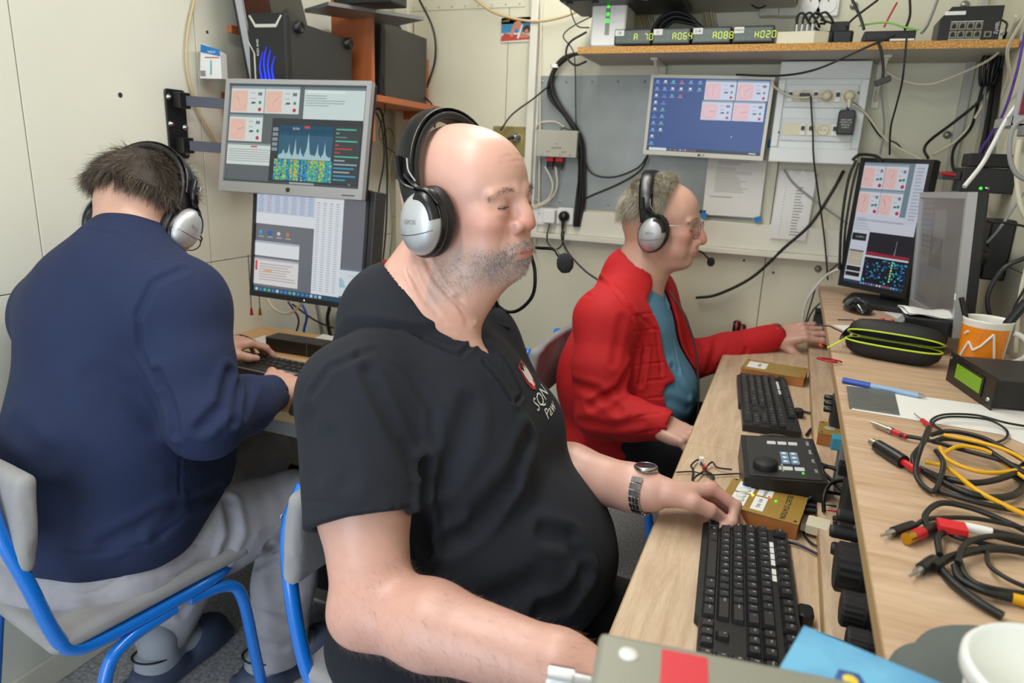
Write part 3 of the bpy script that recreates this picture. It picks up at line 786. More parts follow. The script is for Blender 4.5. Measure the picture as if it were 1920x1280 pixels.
for (xa, xb, name, val, desc) in ((1151, 1220, '28', 'A 70', 'leftmost, beside the white router'), (1222, 1293, '21', 'A064', 'second from the white router'), (1296, 1369, 'SUB', 'A088', 'third from the white router'), (1372, 1449, 'MAIN', 'H020', 'nearest the white power strip')):
    pa, pb = on(xa, 82, 'y', 2.226), on(xb, 80, 'y', 2.226); w_ = pb[0]-pa[0]; h_ = .049
    t = empty('rotator_display', 'small black digital display labelled %s, %s' % (name, desc), 'display', ((pa[0]+pb[0])/2, 2.226, ZS))
    b = MB(); b.box((-w_/2, 0, .004), (w_/2, .09, h_)); b.build('case', m_black, t, bevel=.002)
    b = MB(); b.box((-w_/2+.005, -.002, .009), (w_/2-.005, .001, h_-.005)); b.build('face', m_dface, t)
    b = MB(); b.box((-w_/2+.003, -.0028, h_-.019), (-w_/2+.030, -.002, h_-.003)); o = b.build('label', m_paper, t)
    b = MB(); b.text(name, (-w_/2+.0165, -.0032, h_-.0115), .011 if len(name) < 4 else .0095, (1, 0, 0), (0, 0, 1)); b.build('lettering', m_ink, o)
    b = MB(); b2 = MB()
    for i, ch in enumerate(val):
        seg7(b, ch, w_*.05+i*.0155, .017, .009, .017, True); seg7(b2, ch, w_*.05+i*.0155, .017, .009, .017, False)
    b.build('lit_digits', m_seg, t, kind=None); b2.build('unlit_digits', m_segd, t)
    b = MB()
    for (u, v, s_) in ((-.38, .013, '<'), (-.24, .013, '>'), (-.10, .013, 'F'), (-.10, .031, 'S')):
        b.text(s_, (w_*u+.002, -.0026, v+.003), .010, (1, 0, 0), (0, 0, 1))
    b.build('buttons', mat('green_print', '3fae6b', .5), t)
# power strip, hub, switch
a = on(1455, 78, 'y', 2.235); c = on(1553, 76, 'y', 2.26)
t = empty('power_strip', 'white power strip with silver-ringed plugs on the long wall shelf', 'power strip', (a[0], 2.235, ZS))
wl = c[0]-a[0]; b = MB(); b.prism([(0, 0), (wl*.72, -.01), (wl, .015), (wl, .06), (.01, .06)], 0, .032); b.build('body', m_cream, t, bevel=.003)
b = MB()
for i in range(4): b.cyl((wl*.36+i*.014, .035, .032), (wl*.36+i*.014, .035, .056), .006, n=12)
b.build('plug_rings', m_steel, t)
b = MB()
for i in range(4):
    b.tube(spline([(wl*.36+i*.014, .035, .05), (wl*.34+i*.018, .035, .075), (wl*.44+i*.02, .03, .085), (wl*.6+i*.02, .04, .06), (wl*.8, .05, .04+i*.01)]), .0032)
b.build('plug_leads', m_cb, t)
t = empty('adaptor_pile', 'clump of black adaptors and leads behind the white power strip', 'adaptor', tuple(on(1580, 66, 'y', 2.33)))
t.location.z = ZS; b = MB(); b.rbox((0, 0, .022), (.055, .05, .044), .008); b.rbox((-.045, .01, .026), (.05, .04, .04), .008); b.rbox((-.01, .015, .058), (.05, .035, .028), .006); b.build('bodies', m_black, t)
a = on(1618, 74, 'y', 2.24); c = on(1716, 74, 'y', 2.24); wl = c[0]-a[0]
t = empty('usb_hub', 'flat black hub with ridged vents on the long shelf left of the network switch', 'hub', (a[0], 2.24, ZS))
b = MB(); b.box((0, 0, .003), (wl, .10, .030)); b.build('case', m_black, t, bevel=.004)
b = MB()
for i in range(12): b.box((.012+i*.006, -.001, .012), (.015+i*.006, .0005, .027))
b.build('vents', m_dk, t, kind='stuff')
b = MB().box((wl*.52, -.0012, .004), (wl*.98, .0, .009)); b.build('label', m_paper, t)
a = on(1757, 70, 'y', 2.235); c = on(1872, 70, 'y', 2.235); wl = c[0]-a[0]; hl = .083
t = empty('network_switch', 'black network switch with eight ports at the right end of the long shelf', 'network switch', (a[0], 2.235, ZS))
b = MB(); b.prism([(0, 0), (0, wl), (hl, wl), (hl, .022), (hl-.028, 0)], 0, .10, 'y')
b.build('case', m_black, t, bevel=.002)
m_sl = mat('port_silver', '8b8a7d', .35, .6)
for i in range(4):
    for j in range(2):
        x, z = .026+i*.0185, .016+j*.020
        b = MB(); b.box((x, -.0015, z-.009), (x+.0165, .0, z+.008)); o = b.build('port', m_sl, t)
        b = MB(); b.box((x+.003, -.002, z-.006), (x+.0135, -.001, z+.003)); b.box((x+.0055, -.002, z+.003), (x+.011, -.001, z+.006)); b.build('port_opening', m_ink, o)
b = MB(); b.box((.105, -.0015, .008), (.121, 0, .022)); o = b.build('port', m_sl, t); b = MB(); b.box((.108, -.002, .010), (.118, -.001, .019)); b.build('port_opening', m_ink, o)
b = MB()
for z in (.046, .003): b.box((.026, -.001, z), (.098, 0, z+.0015))
for i in range(3): b.box((.140+i*.004, -.001, .012), (.141+i*.004, 0, .024))
b.box((.008, -.001, hl-.020), (.055, -.0002, hl-.011)); b.text('ZyXEL', (wl-.008, -.0012, .030), .011, (0, 0, 1), (-1, 0, 0)); b.build('print', m_paper, t)
# outlets high on the wall
for i, px in enumerate((1445, 1480)):
    p = on(px, 12, 'y', YB); t = empty('wall_outlet', 'clear-lidded wall outlet with a black plug, %s of the top row' % ('leftmost' if i == 0 else 'second from left'), 'outlet', p)
    b = MB(); b.rbox((0, -.02, 0), (.062, .04, .07), .006, axis='y'); b.build('plate', mat('outlet_grey', 'bdbab0', .3), t)
    b = MB(); b.rbox((0, -.055, .01), (.048, .03, .034), .008, axis='y'); b.build('black_plug', m_black, t)
for i, px in enumerate((1519, 1552)):
    p = on(px, 10, 'y', YB)
    t, _ = outlet(px, 10, .066, 'empty white round outlet in the top row, %s' % ('third from left' if i == 0 else 'rightmost, beside the dome bolt'), YB-.001)
# dark shelf / laptop above the router
a = on(1047, 4, 'y', 2.15); c = on(1275, 2, 'y', 2.15)
t = empty('laptop_tray', 'underside edge of a dark flat device above the white router', 'device', (a[0], 2.15, a[2]))
b = MB(); b.rbox(((c[0]-a[0])/2, .12, .012), (c[0]-a[0], .24, .02), .01); b.build('shell', m_dk, t)
b = MB()
for u in (.08, .30, .72): b.rbox(((c[0]-a[0])*u, .02, -.001), (.02, .012, .006), .003)
b.build('feet', m_black, t)
MB().box((a[0]+.02, 2.16, a[2]+.022), (c[0]+.3, YB, a[2]+.036)).build('top_shelf', mat('shelf_grey', 'b3b1a8', .5))
tag(bpy.data.objects['top_shelf'], 'grey shelf board just above the frame holding the dark flat device', 'shelf')
# ================================================================= people
def rmat(y, p, r):
    cy, sy, cp, sp, cr, sr = cos(y), sin(y), cos(p), sin(p), cos(r), sin(r)
    return np.array([[cy, -sy, 0], [sy, cy, 0], [0, 0, 1]])@np.array([[cp, 0, sp], [0, 1, 0], [-sp, 0, cp]])@np.array([[1, 0, 0], [0, cr, -sr], [0, sr, cr]])
def hmat(pos, ypr):
    R_ = rmat(*[radians(a) for a in ypr]); m = Matrix.Identity(4)
    for i in range(3):
        for j in range(3): m[i][j] = R_[i][j]
        m[i][3] = pos[i]
    return m
V3 = lambda *a: np.array(a, dtype=float)
def smooth_noise(P, f, seed=0):
    """cheap smooth pseudo-noise from a few rotated sines"""
    rg = np.random.default_rng(seed); o = np.zeros(P.shape[:-1], dtype=np.float32)
    for i in range(5):
        k = rg.normal(size=3); k = (k/np.linalg.norm(k)*f*(.6+.3*i)).astype(np.float32); o += np.sin(P@k+np.float32(rg.random()*6.28))/(1+.35*i)
    return o/3.2

def head_ops(S, H, kind):
    S.xf = H; u = S.u
    u(ell((-.014, 0, .030), (.098, .077, .088)), .004)
    u(ell((-.050, 0, .0), (.062, .068, .070)), .02)
    u(ell((.030, 0, .030), (.066, .067, .070)), .02)
    u(ell((.032, 0, -.035), (.058, .060, .080)), .02)
    jw = .060 if kind == 'A' else .061
    u(ell((.012, 0, -.066), (.066, jw, .046)), .025)
    u(ell((.066, 0, -.098), (.026, .030, .020)), .022)
    for s in (-1, 1):
        u(ell((.060, s*.042, -.026), (.026, .022, .022)), .02)
        u(ell((.052, s*.040, -.065), (.026, .020, .028)), .02)
        S.sub(ell((.103, s*.033, -.002), (.020, .0205, .0135)), .014)
        u(cap((.090, s*.012, .017), (.078, s*.048, .015), .0085, .006), .012)
    # eyes with lids
    op = .0019 if kind == 'A' else .0036
    for s in (-1, 1):
        u(ell((.0755, s*.032, -.001), (.0150, .0158, .0135)), .004)
        if kind == 'A': u(ell((.0790, s*.034, -.0135), (.0110, .0160, .0080)), .006)
        S.sub(ell((.0905, s*.032, -.0045 if kind == 'A' else -.001), (.0085, .0135, op), (0, 6 if kind == 'A' else 0, s*18)), .0012)
        S.fold([(.083, s*.018, .0085), (.0855, s*.032, .0108), (.077, s*.046, .007)], .0015, .0022)
        S.fold([(.085, s*.018, -.011), (.086, s*.032, -.0145), (.078, s*.046, -.011)], .0013 if kind == 'A' else .002, .003)
    # nose
    nx = -.011 if kind == 'A' else -.003
    nz = .012 if kind == 'A' else .001
    u(cap((.092, 0, .008), (.113+nx, 0, -.030+nz), .0090, .0125), .012)
    u(ell((.1145+nx, 0, -.0410+nz), (.0135, .0140, .0115)), .007)
    for s in (-1, 1):
        u(ell((.1040+nx*.7, s*.0165, -.0445+nz), (.0125, .0080, .0100)), .005)
        S.sub(ell((.1105+nx, s*.0080, -.0530+nz), (.0060, .0035, .0045)), .002)
        S.fold([(.096, s*.024, -.034), (.094, s*.031, -.054), (.088, s*.034, -.074)], .0024, .0042)
    # mouth
    u(ell((.088, 0, -.066), (.016, .030, .020)), .014)
    u(ell((.0975, 0, -.0670), (.0080, .0225, .0048)), .004)
    u(ell((.0965, 0, -.0775), (.0080, .0190, .0054)), .004)
    S.fold([(.092, -.027, -.0715), (.103, -.012, -.0718), (.105, 0, -.0725), (.103, .012, -.0718), (.092, .027, -.0715)], .0042, .0019)
    S.fold([(.094, -.014, -.088), (.097, 0, -.089), (.094, .014, -.088)], .0022, .005)
    S.fold([(.107, 0, -.054), (.106, 0, -.062)], .0012, .003)
    for s in (-1, 1):
        u(ell((-.006, s*.0775, -.012), (.020, .0065, .031), (0, -12, 0)), .006)
    if kind == 'A':
        for z in (.058, .066): S.fold([(.083, -.03, z), (.091, 0, z+.002), (.083, .03, z)], .0006, .003)
        for s in (-1, 1): S.fold([(.07, s*.052, -.002), (.06, s*.060, -.006)], .0007, .0018)
    else:
        for s in (-1, 1):
            S.fold([(.07, s*.052, -.002), (.058, s*.060, -.008)], .001, .002)
            S.fold([(.074, s*.038, -.016), (.066, s*.046, -.026)], .001, .003)
    S.xf = None
def neck_ops(S, H, base, r0=.060, r1=.070):
    a = H@Vector((-.030, 0, -.050)); c = H@Vector((.002, 0, -.080))
    S.u(cap(a, base, r0, r1), .022); S.u(cap(c, Vector(base)+Vector((.02, 0, -.02)), .050, r1*.9), .025)
def limb(S, pts, rs, k=.02): S.u(chain([tuple(p) for p in pts], rs, .02), k)

def hand_ops(S, Hm, side, curls, thumb, spread=(7, 1, -5, -12), sc=1.0):
    """local frame: x along the hand, y (times side) toward the thumb, z back of the hand"""
    S.xf = Hm; q = lambda x, y, z: (x*sc, y*side*sc, z*sc)
    S.u(rbx(q(.048, -.001, 0), (.042*sc, .038*sc, .0125*sc), .012*sc), .014)
    S.u(ell(q(.012, 0, 0), (.026*sc, .030*sc, .019*sc)), .014)
    S.u(ell(q(.030, .024, -.010), (.030*sc, .016*sc, .013*sc)), .012)
    S.u(ell(q(.035, -.028, -.008), (.034*sc, .012*sc, .012*sc)), .012)
    Y = (.029, .0095, -.0105, -.0290); L = ((.043, .026, .021), (.047, .030, .022), (.043, .028, .021), (.034, .020, .019))
    Rr = ((.0100, .0090, .0080, .0070), (.0102, .0092, .0082, .0070), (.0096, .0087, .0078, .0067), (.0086, .0077, .0068, .0060))
    tips = []
    for i in range(4):
        sp = radians(spread[i]); p = Vector((.086-(.006 if i == 3 else 0), Y[i], .001)); a = 0; pts = [p.copy()]
        S.u(ell(q(p.x-.002, p.y, .006), (.011*sc, .0085*sc, .0075*sc)), .007)
        for j in range(3):
            a += radians(curls[i][j]); d = Vector((cos(a)*cos(sp), sin(sp)*cos(a)+0, -sin(a))); p = p+d*L[i][j]; pts.append(p.copy())
        pp = [q(*v) for v in pts]; rr_ = [r*sc for r in Rr[i]]
        S.u(chain([q(pts[0].x-.022, pts[0].y*.92, -.001)]+pp, [rr_[0]*.95]+rr_, .002), .0035)
        for j in (1, 2): S.u(ell(pp[j], (rr_[j]*1.12,)*3), .003)
        tips.append((pts[-1], pts[-2]))
    T = [q(*v) for v in thumb]; S.u(chain(T, [.0155*sc, .0130*sc, .0115*sc, .0090*sc][:len(T)], .004), .008)
    S.xf = None
    return tips, thumb

def head_color(Pw, H, base, beard=0, pink=1.0):
    P = Pw@np.array(H.inverted().to_3x3()).T+np.array(H.inverted().translation)
    x, y, z = P[:, 0], P[:, 1], P[:, 2]; c = np.tile(np.array(srgb(base)[:3]), (len(P), 1))
    def blend(m, col, a):
        m = np.clip(m, 0, 1)*a; c[:] = c*(1-m[:, None])+np.array(srgb(col)[:3])*m[:, None]
    g = lambda cx, cy, cz, r: np.exp(-(((x-cx)**2+(np.abs(y)-cy)**2+(z-cz)**2)/r**2))
    blend(smooth_noise(Pw, 60, 3)*.5+.2, 'c9786a', .12*pink)
    blend(g(.110, 0, -.034, .022), 'cf6f66', .5*pink); blend(g(.07, .045, -.034, .028), 'd0766c', .38*pink)
    blend(g(.0, .075, -.01, .03), 'c9665c', .4); blend(g(.085, .032, -.012, .013), 'a9655c', .4); blend(g(.085, .032, .004, .012), 'b5766a', .3)
    lips = np.exp(-((z+.072)/.0075)**2)*np.exp(-(y/.021)**4)*(x > .088)
    blend(lips*1.3, 'b4605c', .75)
    if beard:
        lim = -.040-.30*np.clip(.035-x, -.1, .06)
        m = 1/(1+np.exp((z-(-.048+.25*(x-.06)*(x < .06)))/.006))*(1/(1+np.exp((-.110-.35*(.085-x)-z)/.006)))
        m *= (x > -.01)/(1+np.exp(-(np.abs(y)-.0)/.01)); m *= 1-np.clip(lips*1.6, 0, 1); m *= 1-g(.118, 0, -.042, .024)
        m *= 1-np.clip(np.exp(-(((z+.050)/.018)**2+((x-.075)/.02)**2+((np.abs(y)-.045)/.02)**2))*1.2, 0, 1)*.8
        blend(m*(.75+.35*smooth_noise(Pw, 260, 5)), '9c9190', .60*beard)
    return c, P

m_skin = mat('skin', 'd8a592', .40, vcol='Col', bump=.10, bscale=420, sss=.12, noise=.05, nscale=60)
m_skinB = m_skin
m_eye = mat('eyeball', 'e6dedb', .12, vcol='Col', coat=.5)
def eyes(parent, H, look=(0, 0), kind='A'):
    for s in (-1, 1):
        b = MB(); n = 20
        b.col = srgb('e4dad6')
        rings = []; R0 = .0122
        prof = [(0.02, 1), (.18, .985), (.2, .98), (.44, .898), (.46, .888), (.75, .66), (1, 0), (.75, -.66), (.02, -1)]
        for i in range(len(prof)-1):
            b.col = srgb('1a1412' if i < 1 else ('5c6f78' if i < 3 else 'e4dad6'))
            if i == 1: b.col = srgb('1a1412')
            (r0, h0), (r1, h1) = prof[i], prof[i+1]
            A_ = [[(h*R0, r*R0*cos(2*pi*k/n), r*R0*sin(2*pi*k/n)) for k in range(n)] for r, h in ((r0, h0), (r1, h1))]
            b.rings(A_, False, False, smooth=True)
        o = b.build('eye', m_eye, parent)
        lz = -.0026 if kind == 'A' else .0022
        l = MB(); l.tube([(.0765+.0152*cos(a)*cos(.15), s*.032+s*.0145*sin(a), -.001+lz-.0014*(1-cos(a))*2) for a in [radians(-62+124*i/10) for i in range(11)]], .00075, 6)
        lo_ = l.build('eyelashes', mat('lash', '3a2c28', .6), parent); lo_.matrix_basis = H
        o.matrix_basis = H@Matrix.Translation((.0765, s*.032, -.001))@Euler((0, radians(look[1]), radians(look[0]))).to_matrix().to_4x4()
def brows(parent, H, col, seed, dens=230, up=0):
    rg = np.random.default_rng(seed); R_, D_ = [], []
    for s in (-1, 1):
        for i in range(dens):
            t = rg.random(); y = s*(.012+.042*t); x = .0975-.018*t*t-.004*t; z = .0165+up+.007*sin(t*2.2)-.012*t*t+rg.normal()*.0020
            R_.append((x-.0015, y, z)); D_.append((.25, s*.8, .35-.6*t+rg.normal()*.2))
    Rm_ = np.array(H.to_3x3()); R_ = np.array(R_)@Rm_.T+np.array(H.translation); D_ = np.array(D_)@Rm_.T
    o = strands('eyebrows', R_, D_, .009, .00026, mat('brow_'+col, col, .7), parent, seed, .2); o['kind'] = 'stuff'; return o

def snap(body, R_, H):
    """move roots given in head space onto the skin along the ray from the head's middle"""
    return R_
# ---------------------------------------------------------------- headset
def headset(H, label, boom_side=1, boom=True, foam=.010, band_up=0.0, tilt=0, micpos=(.135, .06, -.10)):
    t = empty('headset', label, 'headset', mtx=H)
    b = MB(); n = 26; rings = []
    # padded headband: rounded strip swept over the head
    for i in range(n+1):
        a = radians(-12+204*i/n); y = cos(a)*.099; z = .030+sin(a)*(.101+band_up); x = -.030-.014*sin(a)
        ny, nz = cos(a), sin(a); w_ = .0175+.003*sin(a); th = .0075; ring = []
        for k in range(12):
            q = 2*pi*k/12; cx = abs(cos(q))**.5*(1 if cos(q) > 0 else -1); sx = abs(sin(q))**.7*(1 if sin(q) > 0 else -1)
            ring.append((x+w_*cx, y+ny*th*sx, z+nz*th*sx))
        rings.append(ring)
    b.rings(rings, smooth=True); b.build('headband', mat('headband_leather', '17171a', .42, bump=.3, bscale=300), t)
    b = MB(); rings = []
    for i in range(n+1):
        a = radians(6+168*i/n); y = cos(a)*.109; z = .032+sin(a)*(.1090+band_up); x = -.030-.014*sin(a); ring = []
        for k in range(8):
            q = 2*pi*k/8; ring.append((x+.0165*cos(q)*(1.06 if abs(cos(q)) > .9 else 1), y+cos(a)*.0022*sin(q), z+sin(a)*.0022*sin(q)))
        rings.append(ring)
    b.rings(rings, smooth=True); b.build('band_spring', mat('band_gloss', '0c0c10', .30), t)
    for s in (-1, 1):
        cx, cz = -.007, -.020; base = empty('ear_cup_frame'); bpy.data.objects.remove(base)
        def ov(rx, rz, y, px=cx, n=32): return [(px+rx*cos(2*pi*k/n)+.10*(rz*sin(2*pi*k/n)), s*y, cz+rz*sin(2*pi*k/n)) for k in range(n)][::s]
        b = MB(); b.rings([ov(.022, .030, .074), ov(.037, .047, .075), ov(.041, .052, .081), ov(.041, .052, .088), ov(.037, .048, .094)], smooth=True); b.build('ear_cushion', mat('cushion', '121216', .5, bump=.3, bscale=300), t)
        b = MB(); b.rings([ov(.037, .048, .093), ov(.040, .051, .097), ov(.040, .051, .102), ov(.037, .048, .106)], smooth=True); b.build('cup_housing', mat('band_gloss', '0c0c10', .16), t)
        b = MB(); R_ = []
        for (f, y) in ((1, .103), (.985, .109), (.93, .115), (.80, .1205), (.6, .1245), (.35, .127), (.04, .128)): R_.append(ov(.036*f, .047*f, y, cx-.001))
        b.rings(R_, smooth=True); sh = b.build('cup_shell', mat('silver_cup', 'c3c5ca', .40, .55), t)
        # dark window across the front upper quarter and the seam of the shell
        b = MB(); R_ = []
        for i in range(13):
            a = radians(10+85*i/12); ring = []
            for (f, y) in ((1.01, .108), (1.0, .1145), (.80, .1225), (.74, .1215), (.72, .112)):
                ring.append((cx-.001+.036*f*cos(a)+.10*.047*f*sin(a), s*y, cz+.047*f*sin(a)))
            R_.append(ring)
        b.rings(R_, smooth=True); b.build('gloss_inlay', mat('band_gloss', '0c0c10', .16), sh)
        b = MB(); pts = []
        for i in range(13):
            u_ = -1+2*i/12; x = cx-.001+.0355*u_; z = cz-.010-.004*(1-u_*u_)+.004*u_; rr_ = min(1, sqrt(((x-cx+.001)/.036)**2+((z-cz)/.047)**2))
            yy = np.interp(rr_, [0, .35, .6, .8, .93, 1], [.128, .127, .1245, .1205, .115, .103])
            pts.append((x+.10*(z-cz), s*(yy+.0001), z))
        b.tube(pts, .0006, 5); b.build('shell_seam', m_dk, sh)
        if s == -1:
            b = MB(); b.text('EPOS', (cx-.004, -.1290, cz+.004), .0095, (1, 0, 0), (0, 0, 1)); b.build('lettering', m_grey, sh)
        # yoke arm down to the cup
        b = MB(); pts = [(-.040, s*.110, .075), (-.036, s*.112, .050), (-.026, s*.112, .036), (-.012, s*.108, .030)]
        b.tube(spline(pts, 5), .0085, 10, sy=.45); b.tube(spline([(-.026, s*.112, .050), (-.010, s*.110, .033), (.010, s*.107, .026), (.026, s*.104, .008)], 5), .006, 8, sy=.5)
        b.build('yoke', mat('band_gloss', '0c0c10', .16), t)
        b = MB(); b.tube(spline([(-.019, s*.1135, .072), (-.017, s*.1145, .055), (-.008, s*.112, .040)], 5), .0014, 6); b.build('chrome_rail', m_steel, t)
    if boom:
        s = boom_side; b = MB()
        mp = micpos
        b.tube(spline([(.0, s*.104, -.055), (.050, s*.098, -.080), (.100, s*.080, -.080), (mp[0]-.012, s*mp[1], mp[2]+.012), (mp[0], s*mp[1], mp[2])], 7), .0027, 8); b.build('boom', m_cb, t)
        b = MB(); b.lathe((mp[0], s*mp[1], mp[2]), [(.001, foam*1.15), (foam*.6, foam*1.0), (foam*.95, foam*.45), (foam, -.1*foam), (foam*.9, -foam*.6), (foam*.5, -foam*1.1), (.001, -foam*1.2)], 20)
        b.build('foam_windscreen', mat('foam', '1d1d22', .95, bump=.6, bscale=900), t)
    return t

def to_local(o, m):
    """child made in world space but wanted as a child of an Empty elsewhere: keep its place"""
    o.matrix_parent_inverse = m.inverted()
def person(label, origin):
    return empty('person', label, 'person', origin)
def fix_children(t):
    bpy.context.view_layer.update()
    mi = t.matrix_world.inverted()
    for o in bpy.data.objects:
        if o.parent == t: o.matrix_parent_inverse = mi
def cloth_noise(S, fn_dist, amp, f, seed, ax=(1, 1, 1)):
    a = A3(ax)
    S.disp(fn_dist, lambda P: amp*smooth_noise(P*a, f, seed)); return S
# ---------------------------------------------------------------- bald man in the black polo shirt
HA = hmat((-.466, .983, 1.229), (-11.4, -3.9, 3.5))
def D(px, py, t): return np.array(dep(px, py, t))
nbA = V3(-.545, .930, 1.055)
nsA, elA, wrA = D(662, 745, .965), D(700, 1135, .87), D(1120, 1275, .755)
fsA, efA, wfA = V3(-.505, 1.115, .970), D(1015, 875, 1.24), D(1222, 922, 1.105)
S = Sdf(); head_ops(S, HA, 'A'); neck_ops(S, HA, nbA, .062, .073)
S.u(cap(tuple(HA@Vector((.030, 0, -.085))), tuple(nbA+V3(.050, 0, -.03)), .045, .052), .03)
S.foldpx([(800, 488), (820, 530), (885, 600)], .003, .005); S.foldpx([(768, 505), (795, 560), (850, 625)], .003, .005); S.foldpx([(860, 560), (885, 640)], .002, .006)
S.u(cap((-.500, .930, 1.03), (-.432, .926, .985), .055, .038), .03)
S.u(cap(nbA+V3(0, 0, -.03), V3(-.50, .93, .84), .075, .10), .03); S.u(ell((-.46, .93, .80), (.11, .17, .12)), .04)
S.u(ell((-.43, .93, .60), (.13, .17, .14)), .05)
def arm(S, a, e, w_, r=(.060, .052, .047, .050, .036, .031)):
    a, e, w_ = map(np.array, (a, e, w_)); m1 = a*.45+e*.55; f1 = e*.72+w_*.28
    limb(S, [a, m1, e], [r[0], r[1], r[2]]); limb(S, [e, f1, w_*.85+e*.15, w_], [r[2], r[3], r[4], r[5]], .02)
arm(S, nsA, elA, wrA, (.062, .058, .049, .050, .038, .031)); arm(S, fsA, efA, wfA, (.060, .054, .046, .050, .036, .031))
S.u(ell(tuple(elA+V3(-.018, -.01, -.012)), (.034, .034, .034)), .02)
S.u(cap(nsA, fsA, .055), .04)
dA = Vector(D(1400, 925, 1.135)-wfA).normalized()
hmA = frame_m(wfA+np.array(dA)*.006, dA, z=(.02, .75, .8)); 
HAND_A = hand_ops(S, hmA, -1, ((38, 72, 40), (34, 34, 18), (40, 38, 22), (44, 40, 25)), [(.014, .022, -.010), (.044, .038, -.022), (.072, .036, -.034), (.094, .026, -.042)], (2, 0, -3, -8), 1.0)
dR = Vector((.80, -.10, -.10)).normalized()
hmR = frame_m(wrA, dR, z=(0, -.1, 1)); hand_ops(S, hmR, 1, ((22, 25, 15), (22, 28, 15), (24, 28, 15), (26, 28, 15)), [(.015, .024, -.008), (.040, .046, -.020), (.062, .056, -.028), (.084, .058, -.032)])
personA = person('bald bearded man in a black polo shirt seated nearest the camera', (-.46, .92, 0))
def colA(P):
    c, L = head_color(P, HA, 'd3a596', 1.0)
    d = np.linalg.norm(P-elA, axis=1); m = np.exp(-(d/.05)**2)[:, None]; c = c*(1-.30*m)+np.array(srgb('cf7868')[:3])*.30*m
    for ctr in (HAND_A,):
        Pl = (P-np.array(hmA.translation))@np.array(hmA.to_3x3()); m = ((np.exp(-((Pl[:, 0]-.09)/.02)**2))*(np.abs(Pl[:, 2]) < .03)*(np.abs(Pl[:, 1]) < .05))[:, None]
        c = c*(1-.25*m)+np.array(srgb('c76f60')[:3])*.25*m
    m = (np.linalg.norm(P-D(641, 1034, .80), axis=1) < .006)
    hue = smooth_noise(P, 35, 9)[:, None]*.5+.5; far = (np.linalg.norm(P-np.array(HA.translation), axis=1) > .2)[:, None]
    c = np.where(far, c*(1-.10*hue), c)
    return c
bodyA = bake(S, (-.70, .50, .50), (.12, 1.25, 1.37), .0026, 'body', m_skin, personA, colA, 1)
eyes(personA, HA, (-2, 34), 'A'); brows(personA, HA, '6b5a50', 1)
# nails
def nail(Hm, side, tip, prev, parent, r=.0065):
    b = MB(); b.rbox((0, 0, 0), (.011, .0095, .0016), .004); o = b.build('fingernail', mat('nail', 'e2b9ab', .25, coat=.3), parent)
    p = Vector((tip[0], tip[1]*side, tip[2])); q = Vector((prev[0], prev[1]*side, prev[2])); d = (p-q).normalized()
    up = Vector((d.z, 0, -d.x)) if abs(d.x) > .2 or abs(d.z) > .2 else Vector((1, 0, 0))
    if up.z < 0 and abs(d.z) < .9: up = -up
    if abs(d.z) >= .9: up = Vector((1, 0, 0))
    o.matrix_basis = Hm@frame_m(p+up*r-d*.001, d, z=up); return o
tp = HAND_A[0]
for i in range(1, 4): nail(hmA, -1, tp[i][0], tp[i][1], personA)
tt = [Vector(v) for v in HAND_A[1]]
b = MB(); b.rbox((0, 0, 0), (.014, .0115, .002), .005); o = b.build('fingernail', mat('nail', 'e2b9ab', .25), personA)
p = Vector((tt[3].x, -tt[3].y, tt[3].z)); d = (p-Vector((tt[2].x, -tt[2].y, tt[2].z))).normalized(); o.matrix_basis = hmA@frame_m(p+Vector((.0, -.0072, .0035)), d, z=(0, -.8, .45))
# beard
def beard(parent, me_o, H, n, seed, cols, ln=.0042, w=.00017):
    co, no = vnormals(me_o.data); c, P = head_color(co, H, 'd3a596', 0)
    x, y, z = P.T
    lim = np.where(x > .062, -.056, -.056+.25*(x-.062)); up = np.clip((lim-z)/.012, 0, 1); dn = np.clip((z+.118+.30*(.085-x))/.03, 0, 1)
    lips = (np.abs(z+.0725) < .0105) & (np.abs(y) < .026) & (x > .085)
    pr = up*dn*(x > -.008)*(x < .12)*~lips; pr *= np.where((x > .1), (z < -.050), 1); pr *= np.clip((x+.012)/.02, 0, 1)
    cheek = np.exp(-(((z+.052)/.014)**2+((x-.07)/.022)**2)); pr *= 1-.9*np.clip(cheek, 0, 1)
    pr *= .35+.75*np.exp(-((x-.085)/.05)**2)
    # moustache
    mu = (np.abs(y) < .034) & (z > -.067) & (z < -.054) & (x > .088); pr = np.where(mu, .8, pr)
    rg = np.random.default_rng(seed); idx = rg.choice(len(co), n, p=pr/pr.sum())
    Rm_ = np.array(H.to_3x3()); down = Rm_@np.array((.25, 0, -1)); dr = no[idx]*.55+down*.75+rg.normal(size=(n, 3))*.28
    rt = co[idx]+rg.normal(size=(n, 3))*.0008; k = rg.random(n); cc = np.array([srgb(c_)[:3] for c_ in cols])[(k*len(cols)).astype(int)]
    o = strands('beard', rt, dr, ln, w, mat('beard_hair', 'ffffff', .6, vcol='Col'), parent, seed, .5, 3, cc); o['kind'] = 'stuff'; return o
beard(personA, bodyA, HA, 9000, 4, ['5a524e', '857c78', 'a8a19e', 'c8c3c1', 'dedad8', 'e8e5e3'])

